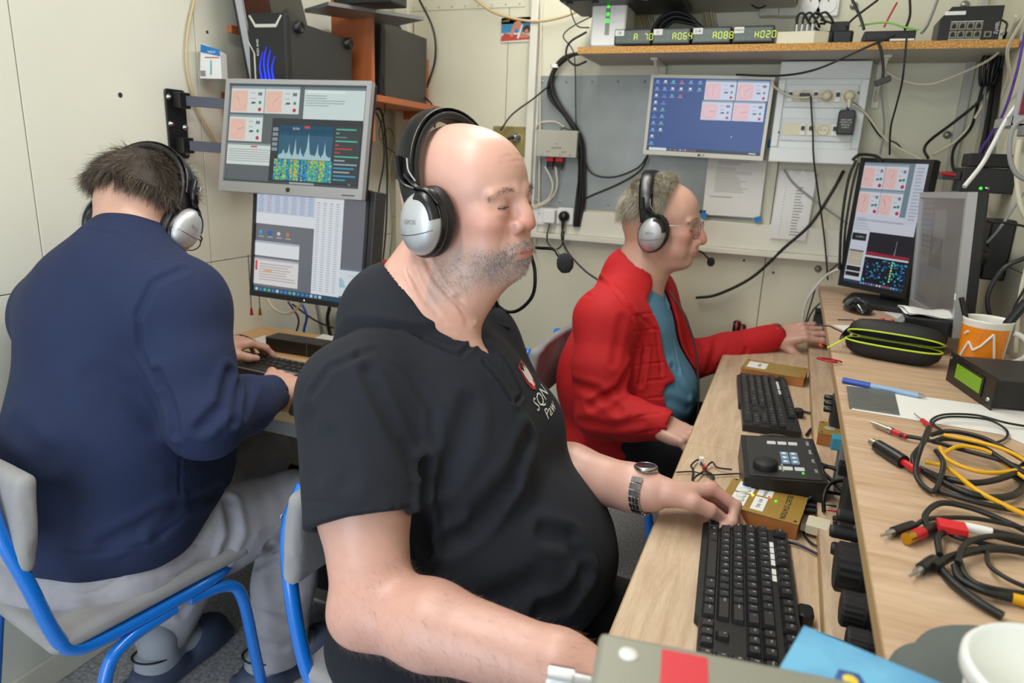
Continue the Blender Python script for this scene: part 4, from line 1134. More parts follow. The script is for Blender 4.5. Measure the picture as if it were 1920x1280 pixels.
# fine hair on the near forearm
co, no = vnormals(bodyA.data); e_, w__ = np.array(elA), np.array(wrA); tt_ = ((co-e_)@(w__-e_))/((w__-e_)@(w__-e_)); dd_ = np.linalg.norm(co-(e_+np.clip(tt_, 0, 1)[:, None]*(w__-e_)), axis=1)
ii = np.nonzero((tt_ > -.1) & (tt_ < .95) & (dd_ < .07))[0]; rg = np.random.default_rng(6); ii = rg.choice(ii, 2600); ax__ = (w__-e_)/np.linalg.norm(w__-e_)
o = strands('arm_hair', co[ii], no[ii]*.35+ax__*.7+np.array((0, 0, -.5))+rg.normal(size=(2600, 3))*.3, .011, .00008, mat('arm_hair', '9a7660', .6), personA, 6, .5); o['kind'] = 'stuff'
# polo shirt
m_polo = mat('polo_black', '151924', .92, bump=.35, bscale=700, noise=.10, nscale=9)
T = Sdf()
T.u(ell((-.475, .93, .875), (.148, .200, .165)), .01)
T.u(ell((-.425, .945, .70), (.200, .225, .170)), .06)
T.u(ell((-.335, .955, .66), (.150, .185, .120)), .06)
T.u(ell((-.470, .92, .52), (.185, .215, .110)), .06)
T.u(cap(nsA+V3(.01, .02, -.01), fsA+V3(-.01, -.02, -.01), .072), .05)
T.u(cap(nbA+V3(-.015, 0, -.045), nsA, .055, .060), .05); T.u(cap(nbA+V3(-.01, 0, -.045), fsA, .055, .060), .05)
T.u(cap(nbA+V3(-.02, 0, -.01), nbA+V3(.0, 0, -.08), .078, .10), .04)
T.u(ell(tuple(V3(-.375, .87, .86)), (.06, .08, .07)), .05); T.u(ell(tuple(V3(-.365, 1.02, .86)), (.06, .07, .07)), .05)
# sleeves
def sleeve(T, a, e, f, r0, r1, k=.03):
    a, e = np.array(a), np.array(e); d = (e-a)/np.linalg.norm(e-a); q = a+d*f
    g = cap(tuple(a), tuple(q+d*.06), r0, r1); T.u(isect(g, half(tuple(q), tuple(d))), k); return q, d
qA, dAa = sleeve(T, nsA, elA, .172, .078, .080); qF, dF = sleeve(T, fsA, efA, .16, .072, .070)
T.sub(isect(cap(tuple(nsA+dAa*.10), tuple(qA+dAa*.08), .058, .071), half(tuple(qA-dAa*.05), tuple(-dAa))), .004)
T.sub(isect(cap(tuple(fsA+dF*.10), tuple(qF+dF*.08), .05, .064), half(tuple(qF-dF*.05), tuple(-dF))), .004)
# neck opening
T.sub(cap(nbA+V3(-.012, 0, -.035), HA@Vector((-.03, 0, -.06)), .071, .078), .006)
T.sub(cap(nbA+V3(.055, -.004, .0), (-.386, .926, 1.014), .040, .009), .004)
T.sub(half((-.47, .92, .475), (0, 0, 1)) and isect(half((-.47, .92, .475), (0, 0, 1)), cap((-.47, .92, .3), (-.47, .92, .475), .4)), .006)
import copy
T0 = Sdf(); T0.ops = list(T.ops)
ad = lambda *p: p
for pts, dp, wd in (
    ([ad(795, 870, .93), ad(790, 960, .93), ad(800, 1030, .94)], .010, .010),
    ([ad(690, 700, .90), ad(730, 790, .88), ad(775, 880, .88)], .004, .010),
    ([ad(672, 668, .92), ad(705, 655, .92), ad(760, 700, .95), ad(810, 760, .97), ad(815, 830, .96)], .0022, .007),
    ([ad(672, 668, .92), ad(620, 690, .95), ad(585, 740, .97)], .0030, .006),
    ([ad(990, 820, 1.0), ad(960, 890, .98), ad(900, 960, .96)], .006, .014),
    ([ad(960, 905, .98), ad(900, 985, .95), ad(840, 1020, .95)], .005, .012),
    ([ad(880, 760, 1.0), ad(860, 840, .97), ad(830, 900, .95)], .005, .016),
    ([ad(1090, 1060, 1.02), ad(1070, 1010, 1.02), ad(1020, 1000, .98)], .006, .014),
    ([ad(1100, 1080, 1.05), ad(1060, 1130, 1.03), ad(1010, 1140, 1.0)], .007, .012),
    ([ad(840, 1150, .95), ad(920, 1130, .95), ad(1000, 1090, .97)], .004, .018),
    ([ad(570, 940, .86), ad(700, 950, .80), ad(790, 950, .84)], .0012, .003),
    ([ad(620, 820, .86), ad(650, 900, .83)], .003, .014), ([ad(580, 790, .92), ad(600, 880, .88)], .003, .014),
    ([(690, 548), (760, 618), (820, 652), (862, 668), (892, 640)], .005, .0045), ([(905, 680), (935, 720), (960, 760)], .004, .004), ([(925, 650), (955, 690), (978, 740), (960, 762)], .004, .004),
    ([ad(700, 560, 1.02), ad(745, 700, .98)], .0, .01)):
    if dp: T.foldpx(pts, dp*1.3, wd)
T.disp(lambda P: np.full(P.shape[:-1], -1., dtype=np.float32), lambda P: .0020*smooth_noise(P*A3((1, 1, .6)), 38, 11)+.0010*smooth_noise(P, 95, 12))
shirtA = bake(T, (-.72, .60, .44), (-.10, 1.28, 1.12), .0036, 'polo_shirt', m_polo, personA, None, 2)
# badge and lettering on the far side of the chest
def decal(parent, o, tgt):
    md = o.modifiers.new('w', 'SHRINKWRAP'); md.target = tgt; md.wrap_method = 'NEAREST_SURFACEPOINT'; md.wrap_mode = 'ABOVE_SURFACE'; md.offset = .0012
hc = Vector(T.hits([(984, 697)])[0]) if T.hits([(984, 697), (985, 697)]) else Vector((-.33, 1.02, .93))
fd = frame_m(hc+Vector((.012, .0, 0)), (-.42, .90, -.10), z=(.88, .42, .22)); dq = lambda x, y: (x, y, 0)
def grid(b, pts, n=5):
    b.add([dq(*p) for p in pts], [tuple(range(len(pts)))], False)
for nm, pts, m in (('red_shield', [(-.022, .026), (.022, .026), (.022, -.006), (.012, -.022), (0, -.028), (-.012, -.022), (-.022, -.006)], mat('badge_red', 'c01c2c', .7)),
    ('white_eagle', [(0, .021), (.004, .014), (.008, .010), (.017, .018), (.017, .002), (.012, -.010), (.006, -.014), (.004, -.022), (0, -.019), (-.004, -.022), (-.006, -.014), (-.012, -.010), (-.017, .002), (-.017, .018), (-.008, .010), (-.004, .014)], mat('badge_white', 'd8d4d0', .7))):
    b = MB(); grid(b, pts); o = b.build(nm, m, personA); o.matrix_basis = fd@Matrix.Translation((0, 0, .0 if nm[0] == 'r' else .001)); decal(personA, o, shirtA)
    o.modifiers['w'].offset = .0012 if nm[0] == 'r' else .0018
b = MB(); b.text('SQN', (.002, -.046, 0), .032); b.text('Paw', (.012, -.072, 0), .024); o = b.build('chest_lettering', mat('badge_white', 'd8d4d0', .7), personA); o.matrix_basis = fd; decal(personA, o, shirtA)
# trousers
m_trA = mat('black_trousers', '16171b', .9, bump=.2, bscale=500)
T = Sdf(); T.u(ell((-.47, .92, .50), (.165, .195, .105)), .01)
for s, kn, an in ((-1, V3(-.04, .80, .53), V3(-.22, .84, .10)), (1, V3(-.04, 1.04, .53), V3(-.30, 1.10, .12))):
    T.u(cap((-.42, .92+s*.10, .51), tuple(kn), .098, .068), .04); T.u(chain([tuple(kn), tuple((kn+an)/2+V3(-.03, 0, 0)), tuple(an)], [.068, .062, .058]), .03)
T.disp(lambda P: np.full(P.shape[:-1], -1., dtype=np.float32), lambda P: .003*smooth_noise(P, 42, 5))
bake(T, (-.70, .66, .04), (.06, 1.24, .64), .006, 'trousers', m_trA, personA, None, 2)
# polo collar: stand and folded leaf, lofted round the neck, open at the front
def collar(parent, c, tilt, r_in, hgt, drop, front_gap, m, spread=0.03, ax=(1, 0, 0), name='collar', point=.02, n=36):
    """ring round centre c, opening toward ax; tilt leans it forward"""
    ax = Vector(ax).normalized(); lt = Vector((-ax.y, ax.x, 0)); up = (Vector((0, 0, 1))+ax*tilt).normalized(); fx = lt.cross(up)
    rows = []
    for i in range(n+1):
        a = front_gap+(2*pi-2*front_gap)*i/n; f = (cos(a)+1)/2; d = fx*cos(a)+lt*sin(a)*.98
        e = min(i, n-i)/n; pt = point*max(0, 1-e*7)
        low = -.050*f*f
        P = [(r_in, low*1.0-.012), (r_in+.002, hgt+low), (r_in+.006, hgt+low+.004), (r_in+.011, hgt+low), (r_in+.016+spread*.6, hgt+low-drop*.55), (r_in+.020+spread, hgt+low-drop-pt)]
        rows.append([Vector(c)+d*r+up*z for r, z in P])
    b = MB(); b.rings([list(x) for x in zip(*rows)], False, False, close=False, smooth=True)
    o = b.build(name, m, parent); md = o.modifiers.new('s', 'SOLIDIFY'); md.thickness = .0028; md.offset = 0; md = o.modifiers.new('sub', 'SUBSURF'); md.levels = 1; md.render_levels = 1
    return o
hA1, hA2 = T0.hits([(866, 652)]), T0.hits([(955, 615)])
Cs = Sdf(); Cs.u(lambda P: T0.ev(P)-.0125, .001)
tipA = V3(*hA1[0]) if hA1 else nbA; tipB = V3(*hA2[0]) if hA2 else nbA
n0 = nbA+V3(.0, -.055, -.02); n1 = nbA+V3(.0, .055, -.02)
def regn(P):
    d = cap(tuple(nbA+V3(-.022, 0, -.06)), tuple(nbA+V3(.0, 0, .05)), .110, .096)(P)
    for a_, t_ in ((n0, tipA), (n1, tipB)): d = smin(d, cap(tuple(a_), tuple(t_), .048, .004)(P), .012)
    return d
Cs.cut(regn, .001)
ax0, ax1 = nbA+V3(-.012, 0, -.045), HA@Vector((-.03, 0, -.055))
Cs.u(isect(isect(cap(ax0, ax1, .087, .090), half(tuple(nbA+V3(-.09, 0, .040)), (.62, 0, 1))), half(tuple(nbA+V3(0, 0, -.08)), (0, 0, -1))), .012)
Cs.sub(cap(ax0, ax1, .079, .084), .004)
Cs.sub(cap(tuple(HA@Vector((.030, 0, -.085))), tuple(nbA+V3(.050, 0, -.03)), .050, .056), .004)
Cs.sub(cap(nbA+V3(.055, -.004, .0), (-.386, .926, 1.014), .042, .011), .003)
bake(Cs, nbA-.19, nbA+.17, .0035, 'collar', m_polo, personA, None, 1)
fix_children(personA)
# placket and two buttons
fix_children(personA)
headset(HA, 'black and silver headset with a boom microphone on the bald man', 1, foam=.0135, micpos=(.132, .062, -.098))
# ---------------------------------------------------------------- grey-haired man in the red jacket
HB = hmat((-.331, 1.955, 1.139), (.4, 0, 1.2))
nbB = V3(-.395, 1.945, .985)
nsB, elB, wrB = V3(-.425, 1.745, .895), D(1128, 775, 1.80), D(1238, 795, 1.74)
fsB, efB, wfB = V3(-.380, 2.130, .905), D(1275, 680, 2.16), D(1452, 632, 2.19)
S = Sdf(); head_ops(S, HB, 'B'); neck_ops(S, HB, nbB, .060, .070)
S.xf = HB
S.u(ell((.035, 0, -.105), (.045, .045, .022)), .02)
for s in (-1, 1): S.fold([(-.02, s*.066, -.085), (.0, s*.064, -.115), (.03, s*.05, -.15)], .0025, .005)
S.xf = None
S.u(cap(nbB+V3(0, 0, -.03), V3(-.38, 1.94, .80), .075, .11), .03)
S.u(ell((-.36, 1.93, .66), (.12, .16, .16)), .05)
arm(S, nsB, elB, wrB, (.056, .050, .045, .045, .034, .029)); arm(S, fsB, efB, wfB, (.056, .050, .045, .045, .034, .029)); S.u(cap(nsB, fsB, .055), .04)
dB = Vector(D(1535, 618, 2.14)-wfB).normalized()
hmB = frame_m(wfB+np.array(dB)*.004, dB, z=(.2, -.5, .85))
HB1 = hand_ops(S, hmB, -1, ((18, 22, 12), (14, 20, 12), (16, 22, 12), (20, 24, 14)), [(.014, .024, -.008), (.040, .050, -.024), (.058, .066, -.040), (.078, .078, -.052)], (7, 1, -5, -12), 1.04)
dB2 = Vector((.75, -.30, -.10)).normalized(); hmB2 = frame_m(wrB, dB2, z=(.1, -.35, .9))
hand_ops(S, hmB2, 1, ((25, 40, 25), (28, 44, 25), (30, 46, 25), (32, 46, 25)), [(.014, .024, -.008), (.040, .046, -.020), (.062, .056, -.028), (.084, .052, -.034)])
personB = person('grey-haired man with glasses in a red jacket over a blue shirt', (-.38, 1.93, 0))
def colB(P):
    c, L = head_color(P, HB, 'd2a795', 0, 1.2); hue = smooth_noise(P, 45, 9)[:, None]*.5+.5; far = (np.linalg.norm(P-np.array(HB.translation), axis=1) > .2)[:, None]
    return np.where(far, c*(1-.12*hue), c)
bodyB = bake(S, (-.64, 1.50, .50), (.24, 2.36, 1.28), .003, 'body', m_skin, personB, colB, 1)
eyes(personB, HB, (0, 8), 'B'); brows(personB, HB, '8c8078', 2)

def hair(parent, H, name, region, base_ell, nroots, length, width, flow, cols, basecol, seed, h=.004, drop=None, curl=.35, grav=-.5, lift=.35):
    """hair: a scalp cap plus many strands combed along flow(P_local)"""
    S = Sdf(); S.xf = H
    for e in base_ell: S.u(ell(*e), .012)
    for c in region: S.cut(c, .004)
    S.disp(lambda P: np.full(P.shape[:-1], -1., dtype=np.float32), lambda P: .0016*smooth_noise(P*A3((1, 1, .45)), 170, seed))
    S.xf = None; c = np.array(H.translation)
    pos, fc = S.mesh(c-.17, c+.17, h); pos, fc = keep_biggest(pos, fc)
    rg0 = np.random.default_rng(seed)
    o = np_obj(name, pos, fc, mat('hair_base_'+basecol, basecol, .7, noise=.4, nscale=90, bump=.6, bscale=260), parent)
    co, no = vnormals(o.data); Rm_ = np.array(H.to_3x3()); L = (co-c)@Rm_; nl = no@Rm_
    ok = np.ones(len(co), bool)
    for e in base_ell[:1]: pass
    rg = np.random.default_rng(seed); k = np.linalg.norm(L, axis=1) > .066; idx = rg.choice(np.nonzero(k)[0], nroots)
    clump = smooth_noise(L[idx], 130, seed+1)[:, None]; clump2 = smooth_noise(L[idx], 110, seed+2)[:, None]
    fl = flow(L[idx]); d = fl+nl[idx]*lift+np.cross(fl, nl[idx])*clump*.9+nl[idx]*clump2*.3+rg.normal(size=(nroots, 3))*.14
    cc = np.array([srgb(c_)[:3] for c_ in cols]); t_ = np.clip((clump[:, 0]*.35+.5+rg.normal(size=nroots)*.22), 0, .999); cc = cc[(t_*len(cols)).astype(int)]
    s_ = strands('hair_strands', co[idx]-no[idx]*.002, d@Rm_.T, length, width, mat('hair_strand', 'ffffff', .45, vcol='Col'), o, seed, curl, 4, cc, (0, 0, grav)); s_['kind'] = 'stuff'
    return o
def flowB(L):
    x, y, z = L.T; top = np.clip((z-.03)/.06, 0, 1)[:, None]
    back = np.stack([-.35+0*x, np.sign(y)*.25, -1+0*x], 1); fwd = np.stack([.35+0*x, -.8+0*x, .1+0*x], 1); return back*(1-top)+fwd*top
hair(personB, HB, 'hair', [half((.094, 0, .060), (1, 0, .30)), isect(half((.012, 0, .02), (1, 0, -.1)), half((0, 0, .028), (.1, 0, -1))), half((0, 0, -.075), (.25, 0, -1))],
     [((-.014, 0, .036), (.110, .088, .100)), ((-.054, 0, -.004), (.070, .078, .086)), ((.036, 0, .058), (.066, .066, .062))], 10000, .026, .00042, flowB,
     ['7d7466', 'a09784', 'b9b09c', 'cdc5b4', 'dcd6c8'], 'a39a88', 21, curl=.30, grav=-.35, lift=.18)
# light blue shirt
m_bshirt = mat('blue_shirt', '5b8cab', .85, bump=.3, bscale=600, noise=.08, nscale=14)
def torsoB(T, g):
    T.u(ell((-.390, 1.935, .80), (.130+g, .175+g, .165+g)), .01); T.u(ell((-.345, 1.93, .655), (.165+g, .175+g, .145+g)), .06)
    T.u(ell((-.375, 1.93, .52), (.160+g, .175+g, .10+g)), .05)
    T.u(cap(nsB+V3(.01, .02, -.01), fsB+V3(0, -.02, -.01), .066+g), .05)
    T.u(cap(nbB+V3(-.01, 0, -.03), nsB, .050+g, .055+g), .05); T.u(cap(nbB+V3(-.01, 0, -.03), fsB, .050+g, .055+g), .05)
    T.u(cap(nbB+V3(-.01, 0, 0), nbB+V3(0, 0, -.08), .070+g, .09+g), .03)
T = Sdf(); torsoB(T, 0); TB = Sdf(); TB.ops = list(T.ops); T.sub(cap(nbB+V3(0, 0, -.03), HB@Vector((-.02, 0, -.06)), .066, .072), .005)
T.sub(cap(nbB+V3(.05, 0, -.02), nbB+V3(.10, 0, -.075), .032, .010), .008)
bd = lambda *p: p
T.foldpx([bd(1256, 560, 1.84), bd(1262, 640, 1.80), bd(1272, 700, 1.78)], .0035, .005); T.foldpx([bd(1262, 690, 1.80), bd(1290, 740, 1.80)], .005, .012); T.foldpx([bd(1255, 750, 1.78), bd(1290, 765, 1.78)], .004, .012)
T.disp(lambda P: np.full(P.shape[:-1], -1., dtype=np.float32), lambda P: .0022*smooth_noise(P, 48, 31))
bake(T, (-.62, 1.66, .44), (-.08, 2.22, 1.06), .0045, 'blue_shirt', m_bshirt, personB, None, 2)
# red jacket, open down the front
m_red_j = mat('red_jacket', 'c0141c', .78, bump=.25, bscale=500, noise=.08, nscale=10)
T = Sdf(); torsoB(T, .014)
T.u(ell((-.43, 1.93, .68), (.165, .20, .20)), .05); T.u(ell((-.42, 1.93, .50), (.165, .20, .09)), .04)
T.u(chain([tuple(nsB), tuple((nsB+elB)/2+V3(-.005, -.005, 0)), tuple(elB)], [.074, .073, .066], .02), .03); T.u(chain([tuple(elB), tuple((elB+wrB)/2), tuple(wrB)], [.066, .057, .044], .02), .02)
T.u(chain([tuple(fsB), tuple((fsB+efB)/2), tuple(efB)], [.072, .070, .066], .02), .03); T.u(chain([tuple(efB), tuple((efB+wfB)/2+V3(0, 0, -.004)), tuple(wfB)], [.066, .057, .043], .02), .02)
T.sub(isect(cap(wrB-(wrB-elB)*.25, tuple(wrB+(wrB-elB)*.5), .035), half(tuple(wrB-(wrB-elB)*.2), tuple(elB-wrB))), .003)
T.sub(half(tuple(wrB+V3(.004, 0, 0)), tuple(wrB-elB)) and isect(half(tuple(wrB), tuple(-(wrB-elB))), cap(tuple(wrB), tuple(wrB), .0001)), .001)
T.sub(isect(cap(wfB-(wfB-efB)*.2, tuple(wfB+(wfB-efB)*.5), .033), half(tuple(wfB-(wfB-efB)*.2), tuple(efB-wfB))), .003)
# collar stand
T.u(cap(nbB+V3(.004, 0, .000), nbB+V3(.016, 0, -.055), .080, .100), .02)
T.sub(cap(nbB+V3(-.005, 0, -.03), HB@Vector((-.02, 0, -.06)), .074, .082), .004)
# front opening: hollow it, then cut the gap
T.sub(lambda P: TB.ev(P)-.003, .003)
T.sub(isect(rbx((-.16, 1.905, .66), (.22, .080, .60), .02, (0, -4, 0)), half((-.33, 0, .7), (-1, 0, 0))), .008)
T.sub(isect(rbx((-.10, 1.895, .50), (.22, .105, .22), .03), half((-.30, 0, .7), (-1, 0, 0))), .02)
T.sub(cap(nbB+V3(.07, -.005, .0), nbB+V3(.13, -.005, -.09), .050, .05), .008)
for pts, dp, wd in (
    ([bd(1100, 508, 1.9), bd(1152, 545, 1.72), bd(1195, 600, 1.70), bd(1210, 650, 1.71), bd(1200, 720, 1.71)], .007, .008),
    ([bd(1085, 550, 1.82), bd(1110, 555, 1.78), bd(1140, 545, 1.74)], .003, .005),
    ([bd(1195, 590, 1.72), bd(1230, 620, 1.75), bd(1240, 700, 1.75)], .003, .006),
    ([bd(1180, 690, 1.68), bd(1160, 730, 1.66), bd(1110, 760, 1.66)], .007, .012),
    ([bd(1165, 600, 1.68), bd(1150, 680, 1.66)], .003, .012), ([bd(1160, 770, 1.68), bd(1120, 735, 1.68), bd(1080, 720, 1.72)], .006, .013),
    ([bd(1090, 790, 1.72), bd(1150, 800, 1.68), bd(1200, 790, 1.68)], .004, .012),
    ([bd(1400, 655, 2.1), bd(1385, 680, 2.1)], .004, .008), ([bd(1345, 640, 2.1), bd(1330, 690, 2.1)], .005, .012), ([bd(1300, 600, 2.1), bd(1320, 650, 2.1)], .004, .012),
    ([bd(1066, 860, 1.8), bd(1170, 870, 1.75), bd(1230, 850, 1.75)], .006, .014)):
    T.foldpx(pts, dp, wd)
for i, yy in enumerate((588, 618, 650, 682, 714, 746, 778, 808, 838)):    # quilting rows on the chest panel
    T.foldpx([bd(1182+i*2, yy+4, 1.74), bd(1215, yy, 1.74), bd(1252, yy-4, 1.76)], .0028, .0035)
T.disp(lambda P: np.full(P.shape[:-1], -1., dtype=np.float32), lambda P: .0026*smooth_noise(P, 40, 41)+.001*smooth_noise(P, 100, 42))
bake(T, (-.68, 1.50, .40), (.06, 2.36, 1.09), .0042, 'red_jacket', m_red_j, personB, None, 2)
cable([tuple(CAM+np.array(ray(x, y))*t_) for x, y, t_ in ((1255, 545, 1.84), (1283, 590, 1.80), (1303, 650, 1.78), (1310, 720, 1.76), (1308, 790, 1.76))], .0025, mat('black_cable', '111112', .45), 'thin black headset lead down the front of the red jacket')
# dark trousers
T = Sdf(); T.u(ell((-.38, 1.93, .52), (.16, .17, .10)), .01)
for s, kn, an in ((-1, V3(.02, 1.80, .54), V3(-.06, 1.80, .10)), (1, V3(.02, 2.04, .54), V3(-.06, 2.06, .10))):
    T.u(cap((-.34, 1.93+s*.10, .52), tuple(kn), .09, .066), .04); T.u(cap(tuple(kn), tuple(an), .066, .055), .03)
bake(T, (-.60, 1.70, .03), (.14, 2.20, .66), .008, 'trousers', mat('navy_trousers', '15171f', .9), personB, None, 2)
# glasses
tg = empty('eyeglasses', 'thin metal-rimmed glasses on the man in the red jacket', 'glasses', mtx=HB)
for s in (-1, 1):
    b = MB(); pts = []
    for i in range(25):
        a = 2*pi*i/24; pts.append((.1075-.006*abs(sin(a)*0+cos(a)*.5), s*(.034+.023*cos(a)), -.006+.0165*(abs(sin(a))**.8)*(1 if sin(a) > 0 else -1)))
    b.tube(pts, .0009, 6, False); b.build('rim', mat('rim_metal', '5a5b60', .25, .9), tg)
    b = MB(); c_ = pts[:-1]; b.add([tuple(p) for p in c_], [tuple(range(24))]); b.build('lens', mat('lens_glass', 'ffffff', .02, alpha=.16), tg)
    b = MB(); b.tube(spline([(.103, s*.057, .002), (.090, s*.072, .006), (.05, s*.080, .004), (.005, s*.082, .0), (-.02, s*.082, -.012)], 6), .0022, 6, sy=.5); b.build('temple', m_steel, tg)
b = MB(); b.tube(spline([(.108, -.012, .0), (.113, 0, .004), (.108, .012, .0)], 5), .0011, 6); b.build('bridge', m_steel, tg)
fix_children(personB)
headset(HB, 'black and silver headset with a thin microphone on the grey-haired man', 1, foam=.011, micpos=(.137, .050, -.103))
# ---------------------------------------------------------------- man in the navy sweatshirt seen from behind
HC = hmat((-1.243, 1.062, 1.150), (100, 33, 4))
nbC = D(246, 480, 1.37)
nsC, elC, wrC = D(330, 575, 1.31), D(385, 790, 1.27), D(508, 738, 1.47)        # his right side
fsC, efC, wfC = D(118, 590, 1.46), V3(-1.40, 1.10, .80), V3(-1.33, 1.30, .80)
S = Sdf(); head_ops(S, HC, 'B'); neck_ops(S, HC, nbC, .056, .062)
S.u(cap(nbC, tuple(D(210, 640, 1.38)), .08, .12), .04); S.u(cap(nsC, fsC, .055), .04); S.u(ell(tuple(D(180, 850, 1.38)), (.15, .13, .18)), .05)
arm(S, nsC, elC, wrC, (.058, .052, .047, .045, .036, .031)); arm(S, fsC, efC, wfC, (.058, .052, .047, .045, .036, .031))
dC = Vector(D(535, 705, 1.56)-wrC).normalized(); hmC = frame_m(wrC, dC, z=(.45, -.25, .9))
HCt = hand_ops(S, hmC, 1, ((30, 35, 20), (32, 36, 20), (34, 38, 20), (36, 40, 20)), [(.012, .022, -.010), (.036, .036, -.026), (.060, .038, -.034), (.082, .032, -.038)], (5, 1, -3, -8), 1.04)
dC2 = Vector((.3, .95, -.05)).normalized(); hmC2 = frame_m(wfC, dC2, z=(0, 0, 1)); hand_ops(S, hmC2, -1, ((22, 25, 15),)*4, [(.015, .024, -.008), (.040, .046, -.020), (.062, .056, -.028), (.084, .058, -.032)])
personC = person('brown-haired man in a navy sweatshirt and grey jeans seen from behind', (-1.20, .85, 0))
def colC(P):
    c, L = head_color(P, HC, 'd2a592', 0, 1.1); hue = smooth_noise(P, 45, 9)[:, None]*.5+.5
    Pl = (P-np.array(hmC.translation))@np.array(hmC.to_3x3()); m = ((np.exp(-((Pl[:, 0]-.09)/.02)**2))*(np.abs(Pl[:, 2]) < .04)*(np.abs(Pl[:, 1]) < .06))[:, None]
    return (c*(1-.1*hue))*(1-.25*m)+np.array(srgb('c76f60')[:3])*.25*m
bake(S, (-1.53, .60, .52), (-.80, 1.46, 1.36), .003, 'body', m_skin, personC, colC, 1)
eyes(personC, HC, (0, 10), 'B')
def flowC(L):
    x, y, z = L.T; a = np.clip((z-.02)/.09, 0, 1)[:, None]; s_ = np.sign(y+.01)
    sw = np.stack([.15-.9*np.clip(z*4, 0, 1), s_*.3+.5*np.sin(x*60+z*40), -1+.9*np.clip(z*7, 0, 1)], 1); return sw
hair(personC, HC, 'hair', [half((.070, 0, .060), (1, 0, .25)), isect(half((.012, 0, .0), (1, 0, 0)), half((0, 0, .022), (0, 0, -1))), half((0, 0, -.122), (.15, 0, -1))],
     [((-.018, 0, .034), (.112, .090, .093)), ((-.058, 0, .0), (.077, .084, .098)), ((.034, 0, .052), (.062, .070, .060)), ((-.058, 0, -.062), (.060, .072, .066))], 13000, .034, .0005, flowC,
     ['1d1612', '2e251f', '41362d', '55483c', '6b5d4e', '8a7d6c'], '3a3028', 51, curl=.6, grav=-.45, lift=.12)
# sweatshirt
m_navy = mat('navy_sweatshirt', '18264a', .88, bump=.35, bscale=520, noise=.08, nscale=9)
cd_ = lambda *p: tuple(D(*p))
cf = lambda *p: p
T = Sdf()
T.u(ell(cd_(222, 640, 1.39), (.198, .165, .195)), .01); T.u(ell(cd_(203, 830, 1.38), (.195, .175, .19)), .08)
T.u(ell(cd_(195, 960, 1.40), (.205, .180, .135)), .06); T.u(ell(cd_(330, 870, 1.48), (.10, .14, .13)), .07)
T.u(cap(tuple(nsC), tuple(fsC), .080), .06); T.u(cap(tuple(nbC+V3(0, -.02, -.045)), tuple(nsC), .088, .074), .08); T.u(cap(tuple(nbC+V3(0, -.02, -.045)), tuple(fsC), .088, .074), .08)
T.u(chain([tuple(nsC), tuple((nsC+elC)/2), tuple(elC)], [.082, .077, .070], .02), .035); T.u(chain([tuple(elC), tuple((elC*.45+wrC*.55)), tuple(wrC)], [.070, .058, .040], .02), .02)
T.u(chain([tuple(fsC), tuple(efC), tuple(wfC)], [.074, .066, .042], .02), .035)
T.u(cap(tuple(nbC+V3(-.004, .0, .012)), tuple(nbC+V3(0, -.02, -.05)), .080, .105), .03)
T.sub(cap(nbC+V3(0, 0, .0), HC@Vector((-.02, 0, -.07)), .060, .076), .005)
ax_ = (wrC-elC)/np.linalg.norm(wrC-elC); T.sub(isect(cap(tuple(wrC-ax_*.03), tuple(wrC+ax_*.06), .034), half(tuple(wrC-ax_*.03), tuple(-ax_))), .003); T.cut(isect(half(tuple(wrC+ax_*.012), tuple(ax_)), half((0, 0, 0), (0, 0, -1))) if False else (lambda P: np.full(P.shape[:-1], -1., dtype=np.float32)), .001)
T.cut(half((-1.531, 0, 0), (-1, 0, 0)), .003)
hemn = Vector((-.10, .10, -1)).normalized(); T.cut(half(cd_(180, 1082, 1.30), tuple(hemn)), .010)
for pts, dp, wd in (
    ([cf(345, 505, 1.28), cf(290, 530, 1.22), cf(262, 590, 1.20), cf(268, 660, 1.20), cf(298, 720, 1.20)], .006, .008),
    ([cf(298, 700, 1.20), cf(325, 770, 1.19), cf(330, 810, 1.19)], .009, .010),
    ([cf(150, 430, 1.36), cf(220, 440, 1.30), cf(300, 490, 1.30)], .0025, .004),
    ([cf(430, 700, 1.25), cf(420, 760, 1.25), cf(380, 800, 1.22)], .008, .012), ([cf(470, 715, 1.35), cf(462, 775, 1.32)], .005, .010), ([cf(450, 720, 1.3), cf(440, 790, 1.28)], .006, .010),
    ([cf(180, 700, 1.2), cf(240, 730, 1.2), cf(290, 790, 1.2)], .003, .020), ([cf(338, 810, 1.2), cf(338, 930, 1.22)], .003, .004),
    ([cf(330, 950, 1.25), cf(270, 985, 1.22), cf(200, 1020, 1.2)], .006, .014), ([cf(410, 920, 1.3), cf(350, 950, 1.28), cf(300, 1000, 1.24)], .006, .014),
    ([cf(120, 850, 1.2), cf(200, 880, 1.2), cf(270, 930, 1.2)], .003, .025), ([cf(30, 800, 1.3), cf(90, 860, 1.25)], .004, .02),
    ([cf(30, 1020, 1.25), cf(160, 1040, 1.2), cf(280, 1020, 1.2), cf(400, 930, 1.25)], .003, .005)):
    T.foldpx(pts, dp, wd)
T.disp(lambda P: np.full(P.shape[:-1], -1., dtype=np.float32), lambda P: .0036*smooth_noise(P*A3((1, 1, .8)), 24, 61)+.0016*smooth_noise(P, 70, 62))
bake(T, (-1.56, .50, .44), (-.78, 1.44, 1.20), .0045, 'sweatshirt', m_navy, personC, None, 2)
